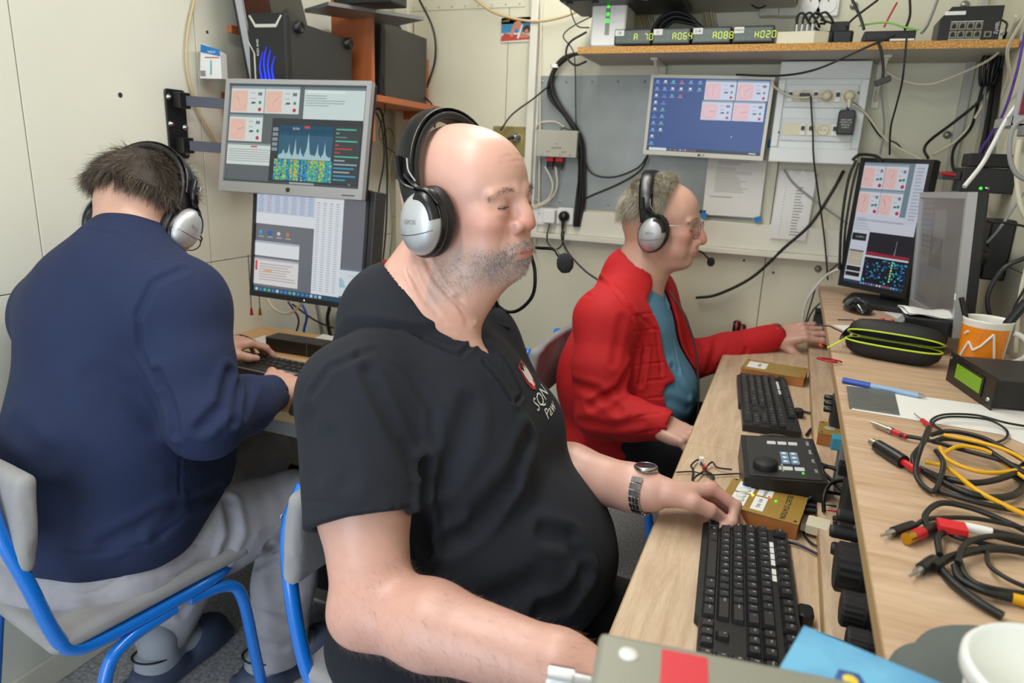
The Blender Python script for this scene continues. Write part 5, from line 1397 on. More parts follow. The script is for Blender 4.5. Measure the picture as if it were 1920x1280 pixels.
# jeans
m_jean = mat('grey_jeans', 'a2a1ab', .92, bump=.35, bscale=420, noise=.20, nscale=14)
hipC = D(170, 1050, 1.40); knR = D(548, 945, 1.66); anR = D(520, 1225, 1.74); knL = V3(-1.24, 1.34, .50); anL = D(305, 1185, 1.74)
T = Sdf(); T.u(ell(tuple(hipC), (.195, .165, .105)), .01); T.u(ell(tuple(hipC+V3(0, 0, .06)), (.165, .13, .09)), .03)
T.u(chain([tuple(hipC+V3(.08, .02, 0)), tuple((hipC+V3(.08, .02, 0)+knR)/2+V3(0, 0, .005)), tuple(knR)], [.108, .094, .078], .03), .04)
T.u(chain([tuple(knR), tuple((knR+anR)/2), tuple(anR)], [.078, .072, .070], .03), .03)
T.u(cap(tuple(hipC+V3(-.09, .02, 0)), tuple(knL), .105, .076), .04); T.u(chain([tuple(knL), tuple((knL+anL)/2), tuple(anL)], [.076, .068, .064], .03), .03)
T.cut(half(tuple(anR+V3(0, 0, -.012)), (0, 0, -1)), .004)
for pts, dp, wd in (([cf(428, 940, 1.35), cf(440, 1000, 1.33), cf(415, 1060, 1.33)], .010, .012), ([cf(330, 1020, 1.28), cf(430, 1020, 1.33), cf(540, 975, 1.5)], .0025, .003),
    ([cf(500, 1020, 1.6), cf(540, 1040, 1.6)], .005, .010), ([cf(480, 1060, 1.62), cf(520, 1040, 1.6)], .006, .010), ([cf(100, 1120, 1.25), cf(180, 1110, 1.2), cf(230, 1080, 1.2)], .003, .004),
    ([cf(560, 1100, 1.65), cf(555, 1240, 1.65)], .002, .003), ([cf(370, 1100, 1.65), cf(340, 1150, 1.65)], .005, .010), ([cf(240, 1085, 1.2), cf(290, 1090, 1.22), cf(350, 1075, 1.25)], .003, .004),
    ([cf(480, 1150, 1.66), cf(540, 1170, 1.66)], .004, .014), ([cf(475, 1200, 1.68), cf(530, 1215, 1.68)], .004, .012)):
    T.foldpx(pts, dp, wd)
T.disp(lambda P: np.full(P.shape[:-1], -1., dtype=np.float32), lambda P: .003*smooth_noise(P, 38, 71)+.0012*smooth_noise(P, 110, 72))
bake(T, (-1.52, .55, .06), (-.84, 1.52, .70), .005, 'jeans', m_jean, personC, None, 2)
# socks with a dark stripe and grey slip-on clogs
def foot(parent, an, toe_dir, label=None, clog=True, sole='45506a', up='6b7386'):
    d = Vector(toe_dir).normalized(); Fm = frame_m((an[0], an[1], 0), d, z=(0, 0, 1))
    S = Sdf(); S.xf = Fm; S.u(cap((0, 0, .115), (-.005, 0, .065), .045, .045), .01); S.u(cap((-.025, 0, .052), (.09, 0, .048), .036, .034), .03); S.u(ell((.13, 0, .042), (.065, .044, .028)), .03); S.xf = None
    c = V3(an[0], an[1], .10); pos, fc = S.mesh(c-.26, c+.26, .005); pos = pos; o = np_obj('sock', pos, fc, mat('sock_grey', '9aa0ab', .95, bump=.6, bscale=700), parent, smooth_it=1)
    b = MB(); b.m = Fm; pts = [(-.058*cos(radians(a))*1.0-.016 if False else -.020+.046*cos(radians(a))*-1, .0415*sin(radians(a)), .085+.012*cos(radians(a))) for a in range(-110, 111, 20)]
    b.tube(spline(pts, 3), .0035, 6, sy=.6); b.build('stripe', m_ink, o)
    if clog:
        S = Sdf(); S.xf = Fm; S.u(rbx((.055, 0, .018), (.145, .052, .016), .015), .01); S.u(ell((.125, 0, .032), (.085, .056, .052)), .015); S.u(ell((.0, 0, .04), (.085, .053, .035)), .012)
        S.sub(cap((-.02, 0, .085), (.075, 0, .085), .043), .006); S.sub(ell((.125, 0, .04), (.062, .044, .032)), .004); S.sub(cap((.09, 0, .09), (.12, 0, .088), .016), .006); S.cut(half((0, 0, .002), (0, 0, -1)), .002); S.xf = None
        pos, fc = S.mesh(c-.26, c+.26, .004); np_obj('clog', pos, fc, mat('clog_'+sole, sole, .6, noise=.15, nscale=20), parent, smooth_it=1)
foot(personC, anR+V3(-.005, -.02, 0), (.35, .9, 0)); foot(personC, D(300, 1225, 1.71), (-.0, 1, 0))
fix_children(personC)
headset(HC, 'black and silver headset on the brown-haired man in navy', 1)
# his glasses: temple end and rim
tg = empty('eyeglasses', 'dark-framed glasses on the man in the navy sweatshirt', 'glasses', mtx=HC)
for s in (-1, 1):
    b = MB(); pts = [(.107, s*(.034+.024*cos(a)), -.004+.017*sin(a)) for a in [2*pi*i/24 for i in range(25)]]
    b.tube(pts, .0013, 6, False); b.build('rim', m_black, tg); b = MB(); b.add([tuple(p) for p in pts[:-1]], [tuple(range(24))]); b.build('lens', mat('lens_glass', 'ffffff', .02), tg)
    b = MB(); b.tube(spline([(.105, s*.058, .002), (.08, s*.075, .004), (.03, s*.081, .0), (-.01, s*.083, -.006)], 6), .002, 6); b.build('temple', m_black, tg)
b = MB(); b.tube([(.107, -.011, .0), (.110, 0, .003), (.107, .011, .0)], .0013, 6); b.build('bridge', m_black, tg)
# ================================================================= right desk, raised shelf and what is on them
def wood(name, a, b_, stretch, sc=6):
    m = mat(name, a, .5, bump=.15, bscale=90, stretch=stretch)
    N, L = m.node_tree.nodes, m.node_tree.links; bs = N['Principled BSDF']
    tc = N.new('ShaderNodeTexCoord'); mp = N.new('ShaderNodeMapping'); mp.inputs['Scale'].default_value = stretch
    w1 = N.new('ShaderNodeTexNoise'); w1.inputs['Scale'].default_value = sc; w1.inputs['Detail'].default_value = 8; w1.inputs['Roughness'].default_value = .62; w1.inputs['Distortion'].default_value = .6
    w2 = N.new('ShaderNodeTexNoise'); w2.inputs['Scale'].default_value = sc*9; w2.inputs['Detail'].default_value = 4
    ad = N.new('ShaderNodeMath'); ad.operation = 'MULTIPLY_ADD'; ad.inputs[1].default_value = .35
    rp = N.new('ShaderNodeValToRGB'); rp.color_ramp.elements[0].position = .48; rp.color_ramp.elements[1].position = .86
    rp.color_ramp.elements[0].color = srgb(a); rp.color_ramp.elements[1].color = srgb(b_)
    L.new(tc.outputs['Object'], mp.inputs[0]); L.new(mp.outputs[0], w1.inputs['Vector']); L.new(mp.outputs[0], w2.inputs['Vector'])
    L.new(w2.outputs['Fac'], ad.inputs[0]); L.new(w1.outputs['Fac'], ad.inputs[2]); L.new(ad.outputs[0], rp.inputs[0]); L.new(rp.outputs[0], bs.inputs['Base Color'])
    return m
m_oak = wood('light_oak', 'd6bfa3', 'b99c80', (9, 1.0, 6)); m_oakx = wood('light_oak_across', 'd0b49a', 'b39274', (1.0, 9, 6))
m_oak_edge = mat('oak_edge', 'a98e66', .5); m_beech = wood('beech_left', 'd9b483', 'c79a66', (1.0, 8, 6))
m_cherry = mat('cherry_board', 'b5663a', .45, noise=.12, nscale=12, stretch=(8, 8, 1))
XD = -.14; YD0 = .405; ysp = on(1285, 828, 'z', .74)[1]
def board(parent, name, x0, x1, y0, y1, z0, z1, m=m_oak, edge=m_oak_edge, side='x0', t=.0012):
    b = MB(); b.box((x0+t, y0, z0), (x1, y1, z1)); o = b.build(name, m, parent, bevel=.0006, seg=1)
    b = MB(); b.box((x0, y0, z0), (x0+t, y1, z1)); b.build('edge_band', edge, o); return o
t = empty('desk', 'long light-oak desk under the right-hand shelf where the two keyboards lie', 'desk', (0, 0, 0))
board(t, 'desktop', XD, XR-.004, YD0, ysp-.0008, .722, .740); board(t, 'desktop', XD, XR-.004, ysp+.0008, YB-.02, .722, .740)
for y in (YD0+.02, 1.30, YB-.06): MB().box((.02, y, .0), (XR-.01, y+.018, .722)).build('support_panel', m_oakx, t, bevel=.001)
MB().box((XR-.03, YD0+.04, .35), (XR-.012, YB-.06, .72)).build('back_rail', m_oak, t)
# the raised step that carries the radios
xst = .103
t = empty('radio_platform', 'low oak platform board under the radios at the back of the desk', 'platform', (0, 0, 0))
y1 = on(1530, 780, 'z', .765)[1]
board(t, 'board', xst, XR-.006, YD0+.04, y1-.0008, .740, .762); board(t, 'board', xst, XR-.006, y1+.0008, YB-.022, .740, .762)
# upper shelf on side panels
xu = .114; ys2 = on(1563, 672, 'z', .93)[1]
t = empty('desk_shelf', 'raised oak shelf over the radios holding both monitors, the mug and the cables', 'shelf', (0, 0, 0))
board(t, 'shelf_board', xu, XR-.004, YD0, ys2-.0008, .912, .930, m_oakx); board(t, 'shelf_board', xu, XR-.004, ys2+.0008, YB-.02, .912, .930, m_oakx)
for y in (YD0+.03, 1.20, YB-.06): MB().box((.22, y, .762), (XR-.01, y+.016, .912)).build('support_panel', m_oakx, t, bevel=.001)

# ---- radios below the shelf
m_knob = mat('knob_rubber', '1b1b1e', .55); m_lcd = mat('lcd_dark', '0c0f14', .15)
def knob(parent, x, y, z, r, l, name='knob', skirt=True):
    b = MB(); n = 40; rings = []
    for (f, h) in ((1.08 if skirt else 1, 0), (1.08 if skirt else 1, -.12), (1.0, -.14), (1.0, -.9), (.9, -1), (.02, -1)):
        rings.append([(x+h*l, y+r*f*(1+(.035 if k % 2 and abs(h) > .13 and abs(h) < .95 else 0))*cos(2*pi*k/n), z+r*f*(1+(.035 if k % 2 and abs(h) > .13 and abs(h) < .95 else 0))*sin(2*pi*k/n)) for k in range(n)])
    b.rings([r_[::-1] for r_ in rings], False, True, smooth=False); return b.build(name, m_knob, parent)
def radio(label, yc, w_, h_, d_, knobs, z0=.762, xf=.150, disp=None):
    t = empty('radio_transceiver', label, 'radio', (0, 0, 0))
    b = MB(); b.box((xf, yc-w_/2, z0+.008), (xf+d_, yc+w_/2, z0+h_)); b.build('case', m_black, t, bevel=.004)
    b = MB(); b.box((xf-.012, yc-w_/2+.002, z0+.010), (xf+.002, yc+w_/2-.002, z0+h_-.002)); b.build('front_panel', m_dk, t, bevel=.003)
    if disp:
        b = MB(); b.box((xf-.0135, yc+disp[0], z0+h_*.35), (xf-.011, yc+disp[1], z0+h_*.9)); b.build('display', m_lcd, t)
    for i, (dy, dz, r, l) in enumerate(knobs): knob(t, xf-.012, yc+dy, z0+dz, r, l)
    for s in (-1, 1):
        b = MB(); b.lathe((xf+.02, yc+s*(w_/2-.02), z0), [(.008, 0), (.008, .008)], 12); b.build('foot', m_black, t)
    b = MB()
    for i in range(6): b.box((xf-.015, yc-.05+i*.011, z0+.024), (xf-.012, yc-.043+i*.011, z0+.030))
    b.build('buttons', m_grey, t, kind='stuff')
    for (dy, dz) in ((-.02, .075), (.03, .088)):
        b = MB(); b.lathe((xf-.0125, yc+dy, z0+dz), [(.0022, 0), (.001, -.001)], 8, 'x'); b.build('indicator', m_led_g, t)
    return t
zk = .762
yk = on(1592, 1050, 'x', .118); radio('black radio transceiver with one large tuning knob near the phone', yk[1]+.012, .30, .120, .24,
      [(.02, .062, .030, .030), (-.055, .052, .020, .026), (-.105, .045, .015, .022), (.105, .090, .0085, .028), (.095, .070, .0085, .034), (.085, .050, .0085, .030)], disp=(-.14, -.02))
yk2 = on(1520, 670, 'x', .120); radio('black radio transceiver that the red-jacketed man is tuning', yk2[1], .24, .11, .22,
      [(.0, .060, .026, .028), (-.05, .040, .016, .024), (.06, .085, .009, .024), (.075, .055, .009, .024), (-.085, .07, .008, .02)], disp=(.02, .1))
b = MB(); p = on(1537, 640, 'x', .136); b.rbox((p[0]+.006, p[1], p[2]-.02), (.01, .035, .05), .004, axis='x'); tag(b.build('orange_lamp_window', mat('orange_glow', 'ff5a1e', .4, emit=.9)), 'small orange-lit panel on the radio by the reaching hand', 'indicator')
# small parts between the radios
for (px, py, kind, lab) in ((1563, 742, 'k', 'cluster of three small black knobs at the shelf edge beside the blue pen'), (1577, 820, 'p', 'blue and grey connector under the shelf edge beside the silver sheet'), (1590, 868, 'b', 'small black connector under the shelf edge below the silver sheet')):
    p = on(px, py, 'x', .13); t = empty('connector_block', lab, 'connector', (p[0]+.03, p[1], zk))
    h = p[2]-zk
    b = MB(); b.rbox((0, 0, max(h, .04)/2), (.06, .05, max(h, .04)), .004); b.build('case', m_dk if kind != 'p' else m_grey, t)
    if kind == 'k':
        for i in range(3): b = MB(); b.lathe((-.03, .016-.016*i, h-.01-.008*i), [(.006, 0), (.006, -.014), (.004, -.016), (.0005, -.016)], 14, 'x'); b.build('knob', m_black, t)
    elif kind == 'p':
        b = MB(); b.rbox((-.035, 0, h-.01), (.018, .022, .024), .003, axis='x'); b.build('plug', mat('cyan_plug', '3c8fa8', .5), t)
    else:
        b = MB(); b.rbox((-.035, 0, h-.01), (.014, .02, .02), .003, axis='x'); b.build('plug', m_black, t)
b = MB(); p = on(1567, 978, 'z', .7625); b.rbox((p[0], p[1]+.005, .7655), (.010, .008, .007), .003); b.rbox((p[0], p[1]-.007, .7655), (.010, .008, .007), .003); tag(b.build('rubber_feet', m_black, kind='stuff'), 'pair of tiny black rubber feet on the platform by the large knob radio', 'feet')

# ---- keyboards
KEYM = {}
def keycap(w_, h_, m):
    k = (round(w_, 4), round(h_, 4), m.name)
    if k not in KEYM:
        b = MB(); x, y = w_/2-.0007, h_/2-.0007; xi, yi = x-.0028, y-.0026
        b.rings([[(-x, -y, 0), (x, -y, 0), (x, y, 0), (-x, y, 0)], [(-x, -y, .002), (x, -y, .002), (x, y, .002), (-x, y, .002)], [(-xi, -yi+.0008, .0078), (xi, -yi+.0008, .0078), (xi, yi+.0004, .0084), (-xi, yi+.0004, .0084)]], smooth=False)
        o = b.build('key', m, bevel=.0007, seg=1); KEYM[k] = o.data; bpy.data.objects.remove(o)
    return KEYM[k]
def keyboard(label, loc, rz, mk, mbody, low=False, sticker=False, grp=None, brand=None, trim=None):
    U = .0188; t = empty('keyboard', label, 'keyboard', loc, rz)
    L_ = 22.9*U; x0 = -L_/2; yb, yf = .072, -.060
    poly = [(x0-.006, yb), (x0-.006, -.038), (x0+.004, -.052), (x0+.014, yf), (x0+15.2*U-.012, yf), (x0+15.2*U-.004, -.054), (x0+15.2*U+.006, -.054), (L_/2+.006, -.054), (L_/2+.006, yb)]
    if low: poly = [(x0-.012, yb+.004), (x0-.012, yf+.012), (L_/2+.012, yf+.012), (L_/2+.012, yb+.004)]
    b = MB(); b.prism(poly[::-1] if False else poly, 0, .016); b.build('body', mbody, t, bevel=.003)
    if trim:
        b = MB(); q = poly; b.box((x0-.011, yf+.013, .0155), (L_/2+.011, yf+.018, .0175)); b.box((x0-.011, yb-.003, .0155), (L_/2+.011, yb+.003, .0175)); b.box((x0+15.15*U, -.055, .0150), (x0+18.5*U, -.004, .0170)); b.build('silver_trim', trim, t, kind='stuff')
    rows = []
    F = [(0, 1, 'Esc')]+[(2+i, 1, 'F%d' % (i+1)) for i in range(4)]+[(6.5+i, 1, 'F%d' % (i+5)) for i in range(4)]+[(11+i, 1, 'F%d' % (i+9)) for i in range(4)]
    def row(ws, s, x=0):
        o = []
        for w_, c in zip(ws, s): o.append((x, w_, c)); x += w_
        return o
    R5 = [F, row([1]*13+[2], ['~', '1', '2', '3', '4', '5', '6', '7', '8', '9', '0', '-', '=', '<-']), row([1.5]+[1]*12+[1.5], ['Tab']+list('QWERTYUIOP[]')+['\\']),
          row([1.75]+[1]*11+[2.25], ['Caps']+list("ASDFGHJKL;'")+['Enter']), row([2.25]+[1]*10+[2.75], ['Shift']+list('ZXCVBNM,./')+['Shift']),
          row([1.5, 1, 1.5, 6.0, 1.5, 1, 1, 1.5], ['Ctrl', '#', 'Alt', '', 'Alt', '#', '=', 'Ctrl'])]
    nav = [[(15.3+i, 1, s) for i, s in enumerate(('Prt', 'Scr', 'Pau'))], [(15.3+i, 1, s) for i, s in enumerate(('Ins', 'Hm', 'PU'))], [(15.3+i, 1, s) for i, s in enumerate(('Del', 'End', 'PD'))], [], [(16.3, 1, '^')], [(15.3, 1, '<'), (16.3, 1, 'v'), (17.3, 1, '>')]]
    num = [[], [(18.6+i, 1, s) for i, s in enumerate(('Num', '/', '*', '-'))], [(18.6+i, 1, s) for i, s in enumerate('789+')], [(18.6+i, 1, s) for i, s in enumerate('456')], [(18.6+i, 1, s) for i, s in enumerate('123')]+[(21.6, 1, 'E')], [(18.6, 2, '0'), (20.6, 1, '.')]]
    ys = [.058, .032, .032-U, .032-2*U, .032-3*U, .032-4*U]; lg = MB()
    for r in range(6):
        for (x, w_, c) in R5[r]+nav[r]+num[r]:
            if low and False: continue
            h_ = U if not low else U; xx = x0+(x+w_/2)*U; o = bpy.data.objects.new('key', keycap(w_*U, U, mk)); COL.objects.link(o); o.parent = t
            zz = .0135+ (.003 if r < 2 else .0015 if r == 2 else 0) - (.005 if low else 0); o.location = (xx, ys[r], zz)
            if c and not low: lg.text(c, (xx-(w_*U/2-.0085 if w_ > 1.2 else .0015), ys[r]+.0015, zz+.0088), .0068 if len(c) == 1 else .0042)
            elif c and low: lg.text(c, (xx-.002, ys[r]+.0015, zz+.0088), .0055 if len(c) == 1 else .0035)
    lg.build('key_legends', mat('legend_white', 'c9c9c4', .6), t, kind='stuff')
    if sticker:
        for i in range(6):
            b = MB(); b.box((x0+(2+i*1.0+(.4 if i > 3 else 0))*U, .0425, .0160), (x0+(2.85+i*1.0+(.4 if i > 3 else 0))*U, .0485, .0166)); b.build('white_sticker', m_paper, t)
    if brand:
        b = MB(); b.text(brand, (x0+17*U, .058, .0168), .014); b.build('brand_lettering', m_silver, t)
    return t
m_key = mat('key_black', '1f2023', .42); m_keyb = mat('keyboard_body', '1a1a1c', .45)
K1 = keyboard('black keyboard with white stickers in front of the man in the black polo', (.006, .822, .741), radians(-85.5), m_key, m_keyb, sticker=True, brand='DELL')
K2 = keyboard('black keyboard farther along the desk beside the red-jacketed man', (-.006, 1.690, .741), radians(-84.5), m_key, m_keyb, sticker=True, brand='DELL')
for k, y_ in ((K1, .846), (K2, 1.705)): k.scale = (.90, .95, .95); k.location.y = y_
b = MB(); b.rbox((0, .082, .010), (.03, .02, .018), .006); b.build('cable_boot', m_black, K1); b = MB(); b.rbox((.06, .082, .010), (.03, .02, .018), .006); b.build('cable_boot', m_black, K2)
# ---- controller box
p = on(1455, 848, 'z', .80)
t = empty('keyer_box', 'black keypad controller box with a round dial between the two keyboards', 'controller', (.040, 1.262, .741), radians(-84))
b = MB(); W, Dp, Hh = .20, .132, .052
b.rings([[(-W/2, -Dp/2, 0), (W/2, -Dp/2, 0), (W/2, Dp/2, 0), (-W/2, Dp/2, 0)], [(-W/2, -Dp/2, Hh-.006), (W/2, -Dp/2, Hh-.006), (W/2, Dp/2, Hh+.006), (-W/2, Dp/2, Hh+.006)]], smooth=False); b.build('case', m_black, t, bevel=.005)
sl = (.012/Dp); tz = lambda y: Hh+y*sl+.0006
b = MB(); b.m = Matrix.Translation((0, 0, Hh))@Matrix.Rotation(atan2(.012, Dp), 4, 'X'); bm = b.m.copy()
b.rbox((0, 0, .0008), (W-.016, Dp-.016, .0012), .004); b.build('face_plate', m_dk, t)
b = MB(); b.m = bm; b.lathe((.055, -.030, .0012), [(.021, 0), (.021, .010), (.019, .013), (.001, .0135)], 32); b.build('dial', m_blackm, t)
m_kb = mat('keypad_blue', '6f8fae', .4)
for i in range(3):
    for j in range(2): b = MB(); b.m = bm; b.rbox((.020+i*.0185-.03, .006+j*.016, .0022), (.0165, .0145, .0025), .002); o = b.build('keypad_button', m_kb, t); b = MB(); b.m = bm; b.lathe((.020+i*.0185-.03, .006+j*.016, .0036), [(.0045, 0), (.0045, .0004), (.0001, .0004)], 12); b.build('symbol', m_paper, o)
for i in range(3):
    for x in (-.063, .054):
        b = MB(); b.m = bm; b.rbox((x, -.012+i*.019, .0018), (.014, .016, .0016), .002); b.build('white_button', mat('off_white', 'cfd2d2', .4), t)
b = MB(); b.m = bm
for i, s in enumerate(('STORE', 'PAUSE', 'PLAY', 'LOG')): b.text(s, (-.07+i*.042, .052, .0016), .007)
b.text('VOICE KEYER', (.05, -.002, .0016), .0055); b.build('lettering', m_paper, t, kind='stuff')
b = MB(); b.m = bm; b.lathe((.070, .030, .0014), [(.0022, 0), (.0015, .0015), (.0001, .002)], 10); b.build('green_led', m_led_g, t)
# glossy black dome (mouse) behind it
def mouse(name, label, loc, rz, s=1, m=None):
    S = Sdf(); S.u(ell((0, 0, .004), (.058*s, .034*s, .036*s)), .01); S.cut(half((0, 0, .001), (0, 0, -1)), .003); S.fold([(.02, 0, .05), (.058, 0, .02)], .0012, .002); S.fold([(.018, -.03, .03), (.018, 0, .036), (.018, .03, .03)], .001, .0016)
    pos, fc = S.mesh((-.07, -.045, -.005), (.07, .045, .05), .0025); t = empty(name, label, 'mouse', loc, rz); np_obj('shell', pos, fc, m or mat('gloss_black', '0b0b0e', .08, coat=.6), t, smooth_it=2)
    b = MB(); b.lathe((.038, 0, .026), [(.006, -.003), (.0075, -.002), (.0075, .002), (.006, .003)], 14, 'y'); b.build('wheel', m_dk, t); return t
p = on(1452, 792, 'z', .745); mouse('computer_mouse', 'glossy black mouse between the far keyboard and the keypad box', (.035, 1.412, .7405), radians(8), .95)
p = on(1600, 580, 'z', .935); mouse('computer_mouse', 'glossy black mouse on the raised shelf left of the tall monitor', (p[0]+.01, p[1], .9305), radians(-70), .95)
# ---- amber circuit-board boxes
m_amber = mat('amber_board', 'a3823a', .35, noise=.15, nscale=25); m_amber_side = mat('amber_side', 'b0703a', .5, noise=.1, nscale=20)
def board_box(label, cx, cy, rz, w_, d_, h_, detail, z=.7405):
    t = empty('board_box', label, 'circuit box', (cx, cy, z), rz)
    b = MB(); b.box((-w_/2+.001, -d_/2+.001, 0), (w_/2-.001, d_/2-.001, h_-.002)); b.build('wooden_body', m_amber_side, t, bevel=.001)
    b = MB(); b.box((-w_/2, -d_/2, h_-.002), (w_/2, d_/2, h_)); b.build('circuit_board_lid', m_amber, t, bevel=.0005)
    for sx in (-1, 1):
        for sy in (-1, 1): b = MB(); b.lathe((sx*(w_/2-.007), sy*(d_/2-.007), h_), [(.0028, 0), (.0022, .0008), (.0002, .001)], 10); b.build('screw', m_dk, t)
    if detail:
        for (x, y, xx, yy) in detail[0]: b = MB(); b.box((x, y, h_), (xx, yy, h_+.0006)); b.build('label', m_paper, t)
        for (x, y, r) in detail[1]: b = MB(); b.lathe((x, y, h_+.0008), [(r, 0), (r, .0012), (r*.8, .0022), (.0002, .0022)], 20); b.build('push_button', mat('button_white', 'd8dedc', .35), t)
        for (x, y, s_, sz) in detail[2]: b = MB(); b.text(s_, (x, y, h_+.0009), sz, (0, -1, 0), (1, 0, 0)); b.build('lettering', m_ink, t)
    return t
t = board_box('amber circuit-board box with round white buttons under the bald man’s hand', .020, 1.125, radians(-8), .125, .112, .028,
    ([(-.048, .006, -.020, .046), (-.048, -.044, -.024, .000), (-.014, .010, .010, .046), (-.014, -.046, .006, .004)],
     [(-.034, .034, .009), (-.034, .016, .009), (-.036, -.008, .0085), (-.036, -.024, .0085), (-.036, -.038, .0075)],
     [(-.002, .028, 'ANTENNA', .008), (-.004, -.020, 'RX1  RX2', .008), (.036, .02, 'SELECT', .012), (.036, -.028, 'STATION', .012)]))
b = MB(); b.lathe((-.034, .034, .030), [(.0085, 0), (.0085, .0012), (.0002, .0014)], 20); b.build('blue_button', mat('blue_btn', '2a66b8', .4), t)
for i, (x, y, m) in enumerate(((-.018, .040, m_led_y), (-.019, .004, m_led_y), (.018, .004, m_led_g), (.006, .012, mat('led_red', 'd02a1a', .4, emit=1.5)))):
    b = MB(); b.lathe((x, y, .028), [(.0022, 0), (.0018, .0016), (.0002, .002)], 10); b.build('led', m, t)
board_box('amber circuit-board box beside the far radio, under the reaching arm', .012, 1.965, radians(-6), .165, .105, .026, ([(-.07, -.03, -.02, .03)], [], [(-.04, .0, 'BAND', .012)]))
t = board_box('small amber module with an eagle-like pattern on the platform', .135, 1.475, radians(-4), .052, .075, .026, ([], [], []), .7625)
s = MB(); s.lathe((-.004, 0, .0265), [(.012, 0), (.010, .0008), (.0002, .0010)], 9); s.build('grey_emblem', mat('emblem_grey', '9ea39a', .5), t)
# DB connector and plugs at the amber box
p = on(1520, 965, 'z', .76)
t = empty('serial_plug', 'beige serial plug at the right side of the amber box', 'connector', (.104, 1.095, .752), radians(-8))
b = MB(); b.rbox((0, 0, .003), (.034, .036, .016), .003); b.build('hood', m_cream, t); b = MB(); b.box((-.024, -.016, -.003), (-.017, .016, .009)); b.build('shell', m_steel, t)
b = MB(); b.cyl((.0, -.010, -.002), (.030, -.014, .0), .0065); b.build('lead', mat('pale_cable', 'b3b1a6', .5), t)
for i, (y, c) in enumerate(((1.165, m_black), (1.145, m_red))):
    t = empty('audio_plug', 'black plug %s' % ('nearest the keypad box in the amber box' if i == 0 else 'with a red sleeve in the amber box'), 'plug', (.085, y, .755))
    b = MB(); b.cyl((0, 0, 0), (.03, 0, .002), .006, .005); b.build('body', m_black, t); b = MB(); b.cyl((.03, 0, .002), (.048, .002, .004), .0052, .0045); b.build('sleeve', c, t)
# phone
p0, p1, p2, p3 = [on(*q, 'z', .752) for q in ((1512, 1178), (1662, 1232), (1662, 1290), (1492, 1215))]
t = empty('smartphone', 'black smartphone lying at the near end of the desk', 'phone', (.112, .768, .7405), radians(-58))
t.location = (.088, .742, .7625 if False else .7405); b = MB(); b.rbox((0, 0, .0045), (.075, .155, .0085), .011); b.build('case', m_black, t); b = MB(); b.rbox((0, 0, .0092), (.069, .149, .0008), .009); b.build('screen', mat('gloss_black', '0b0b0e', .08), t)
t.rotation_euler.z = radians(72); t.location = (.060, .575, .7405)
# keyboard is under it in the frame's near corner: keep the phone just past it on the platform
t.location = (.155, .745, .7625); t.rotation_euler.z = radians(78)

# ================================================================= things on the raised shelf
ZU = .9305
# tall black portrait monitor
def mtx3(A, B_, C_):
    A, B_, C_ = Vector(A), Vector(B_), Vector(C_); x = (B_-A).normalized(); d = (A-C_); d = (d-x*d.dot(x)).normalized(); y = d.cross(x)
    return frame_m((B_+C_)/2, x, y), (B_-A).length, (A-C_).length
# screen corners of the portrait monitor
A = dep(1613, 304, 2.02); Bc = dep(1733, 308, 1.86); Cc = dep(1590, 527, 2.08)
m_, W, H = mtx3(A, Bc, Cc)
t = empty('monitor', 'tall black monitor turned upright showing dials and a blue spectrum', 'monitor', mtx=m_)
flat_monitor(t, W, H, .012, .05, (m_blackm, m_blackm), bottom=.016)
s = Scr(W, H); s.r(0, 0, 1, 1, 'c9cdd8'); s.lay(); s.r(0, 0, .97, .42, '6f8491')
for (u, v, a) in ((.0, .01, 200), (.36, .01, 45), (.0, .22, 75), (.36, .22, 130)): s.dial(u, v, u+.35, v+.20, a, .55, 'd0d2dc', 'e2bdb8')
s.lay(); s.r(.80, 0, 1, .47, 'c3c8d4'); s.lines(.84, .03, .98, .45, 16, 'a0a8b8', .4, .4, 5); s.lay(); s.r(.05, .46, .8, .475, 'a8aebc'); s.lines(.03, .45, .3, .56, 5, 'aab0be', .4, .5, 6)
s.lay(); s.r(.02, .58, .26, .64, '1c1f24'); s.r(.02, .72, .26, .85, 'b5ad9c'); s.r(.02, .72, .26, .735, '1c1f24'); s.r(.02, .86, .26, .90, '16181c'); s.r(.02, .91, .26, .945, '16181c')
s.lay(); s.txt('21.297.4', .15, .61, .022, 'd8dade'); s.txt('21.297', .15, .79, .022, 'efe9dc')
s.r(.30, .56, 1, .75, '1a1c24'); s.r(.30, .765, 1, .985, '0a1420'); s.lay(); s.r(.30, .725, 1, .745, '9c1c30')
s.poly([(.74, .73), (.755, .67), (.77, .73)], '8f8f98'); s.line(.31, .72, .99, .735, .0015, 'd04058'); s.line(.76, .61, .76, .73, .001, 'c8c8d0')
rr = random.Random(9); s.lay()
for i in range(110):
    u, v = .32+.66*rr.random(), .775+.18*rr.random(); s.r(u, v, min(.995, u+.012+.02*rr.random()), v+.006+.012*rr.random(), rng_hex(rr, ['1a6fb0', '22a5c4', '1c4c8c', '2fd0d8', '123a70']))
for i in range(8): s.r(.74, .775+i*.022, .765, .79+i*.022, 'd8e47a' if i % 2 else '6fe0c0')
s.lay(); s.r(0, .975, 1, 1, '24405c'); s.lay()
for i in range(14): s.r(.3+i*.045, .98, .325+i*.045, .995, rng_hex(rr, ['7fb8e8', 'd0d8e0', '4a88d0', 'c05060']))
s.build(t)
# stand of the portrait monitor
p = on(1650, 572, 'z', ZU)
b = MB(); b.rbox((0, .02, .008), (.22, .19, .014), .03); o = empty('monitor_stand', 'flat black foot and neck of the tall monitor', 'stand', (.30, 2.225, ZU), radians(-12)); o.location = (.285, 2.18, ZU)
b.build('foot', m_blackm, o); b = MB(); b.box((-.03, .075, .012), (.03, .09, .24)); b.build('neck', m_blackm, o, bevel=.004)
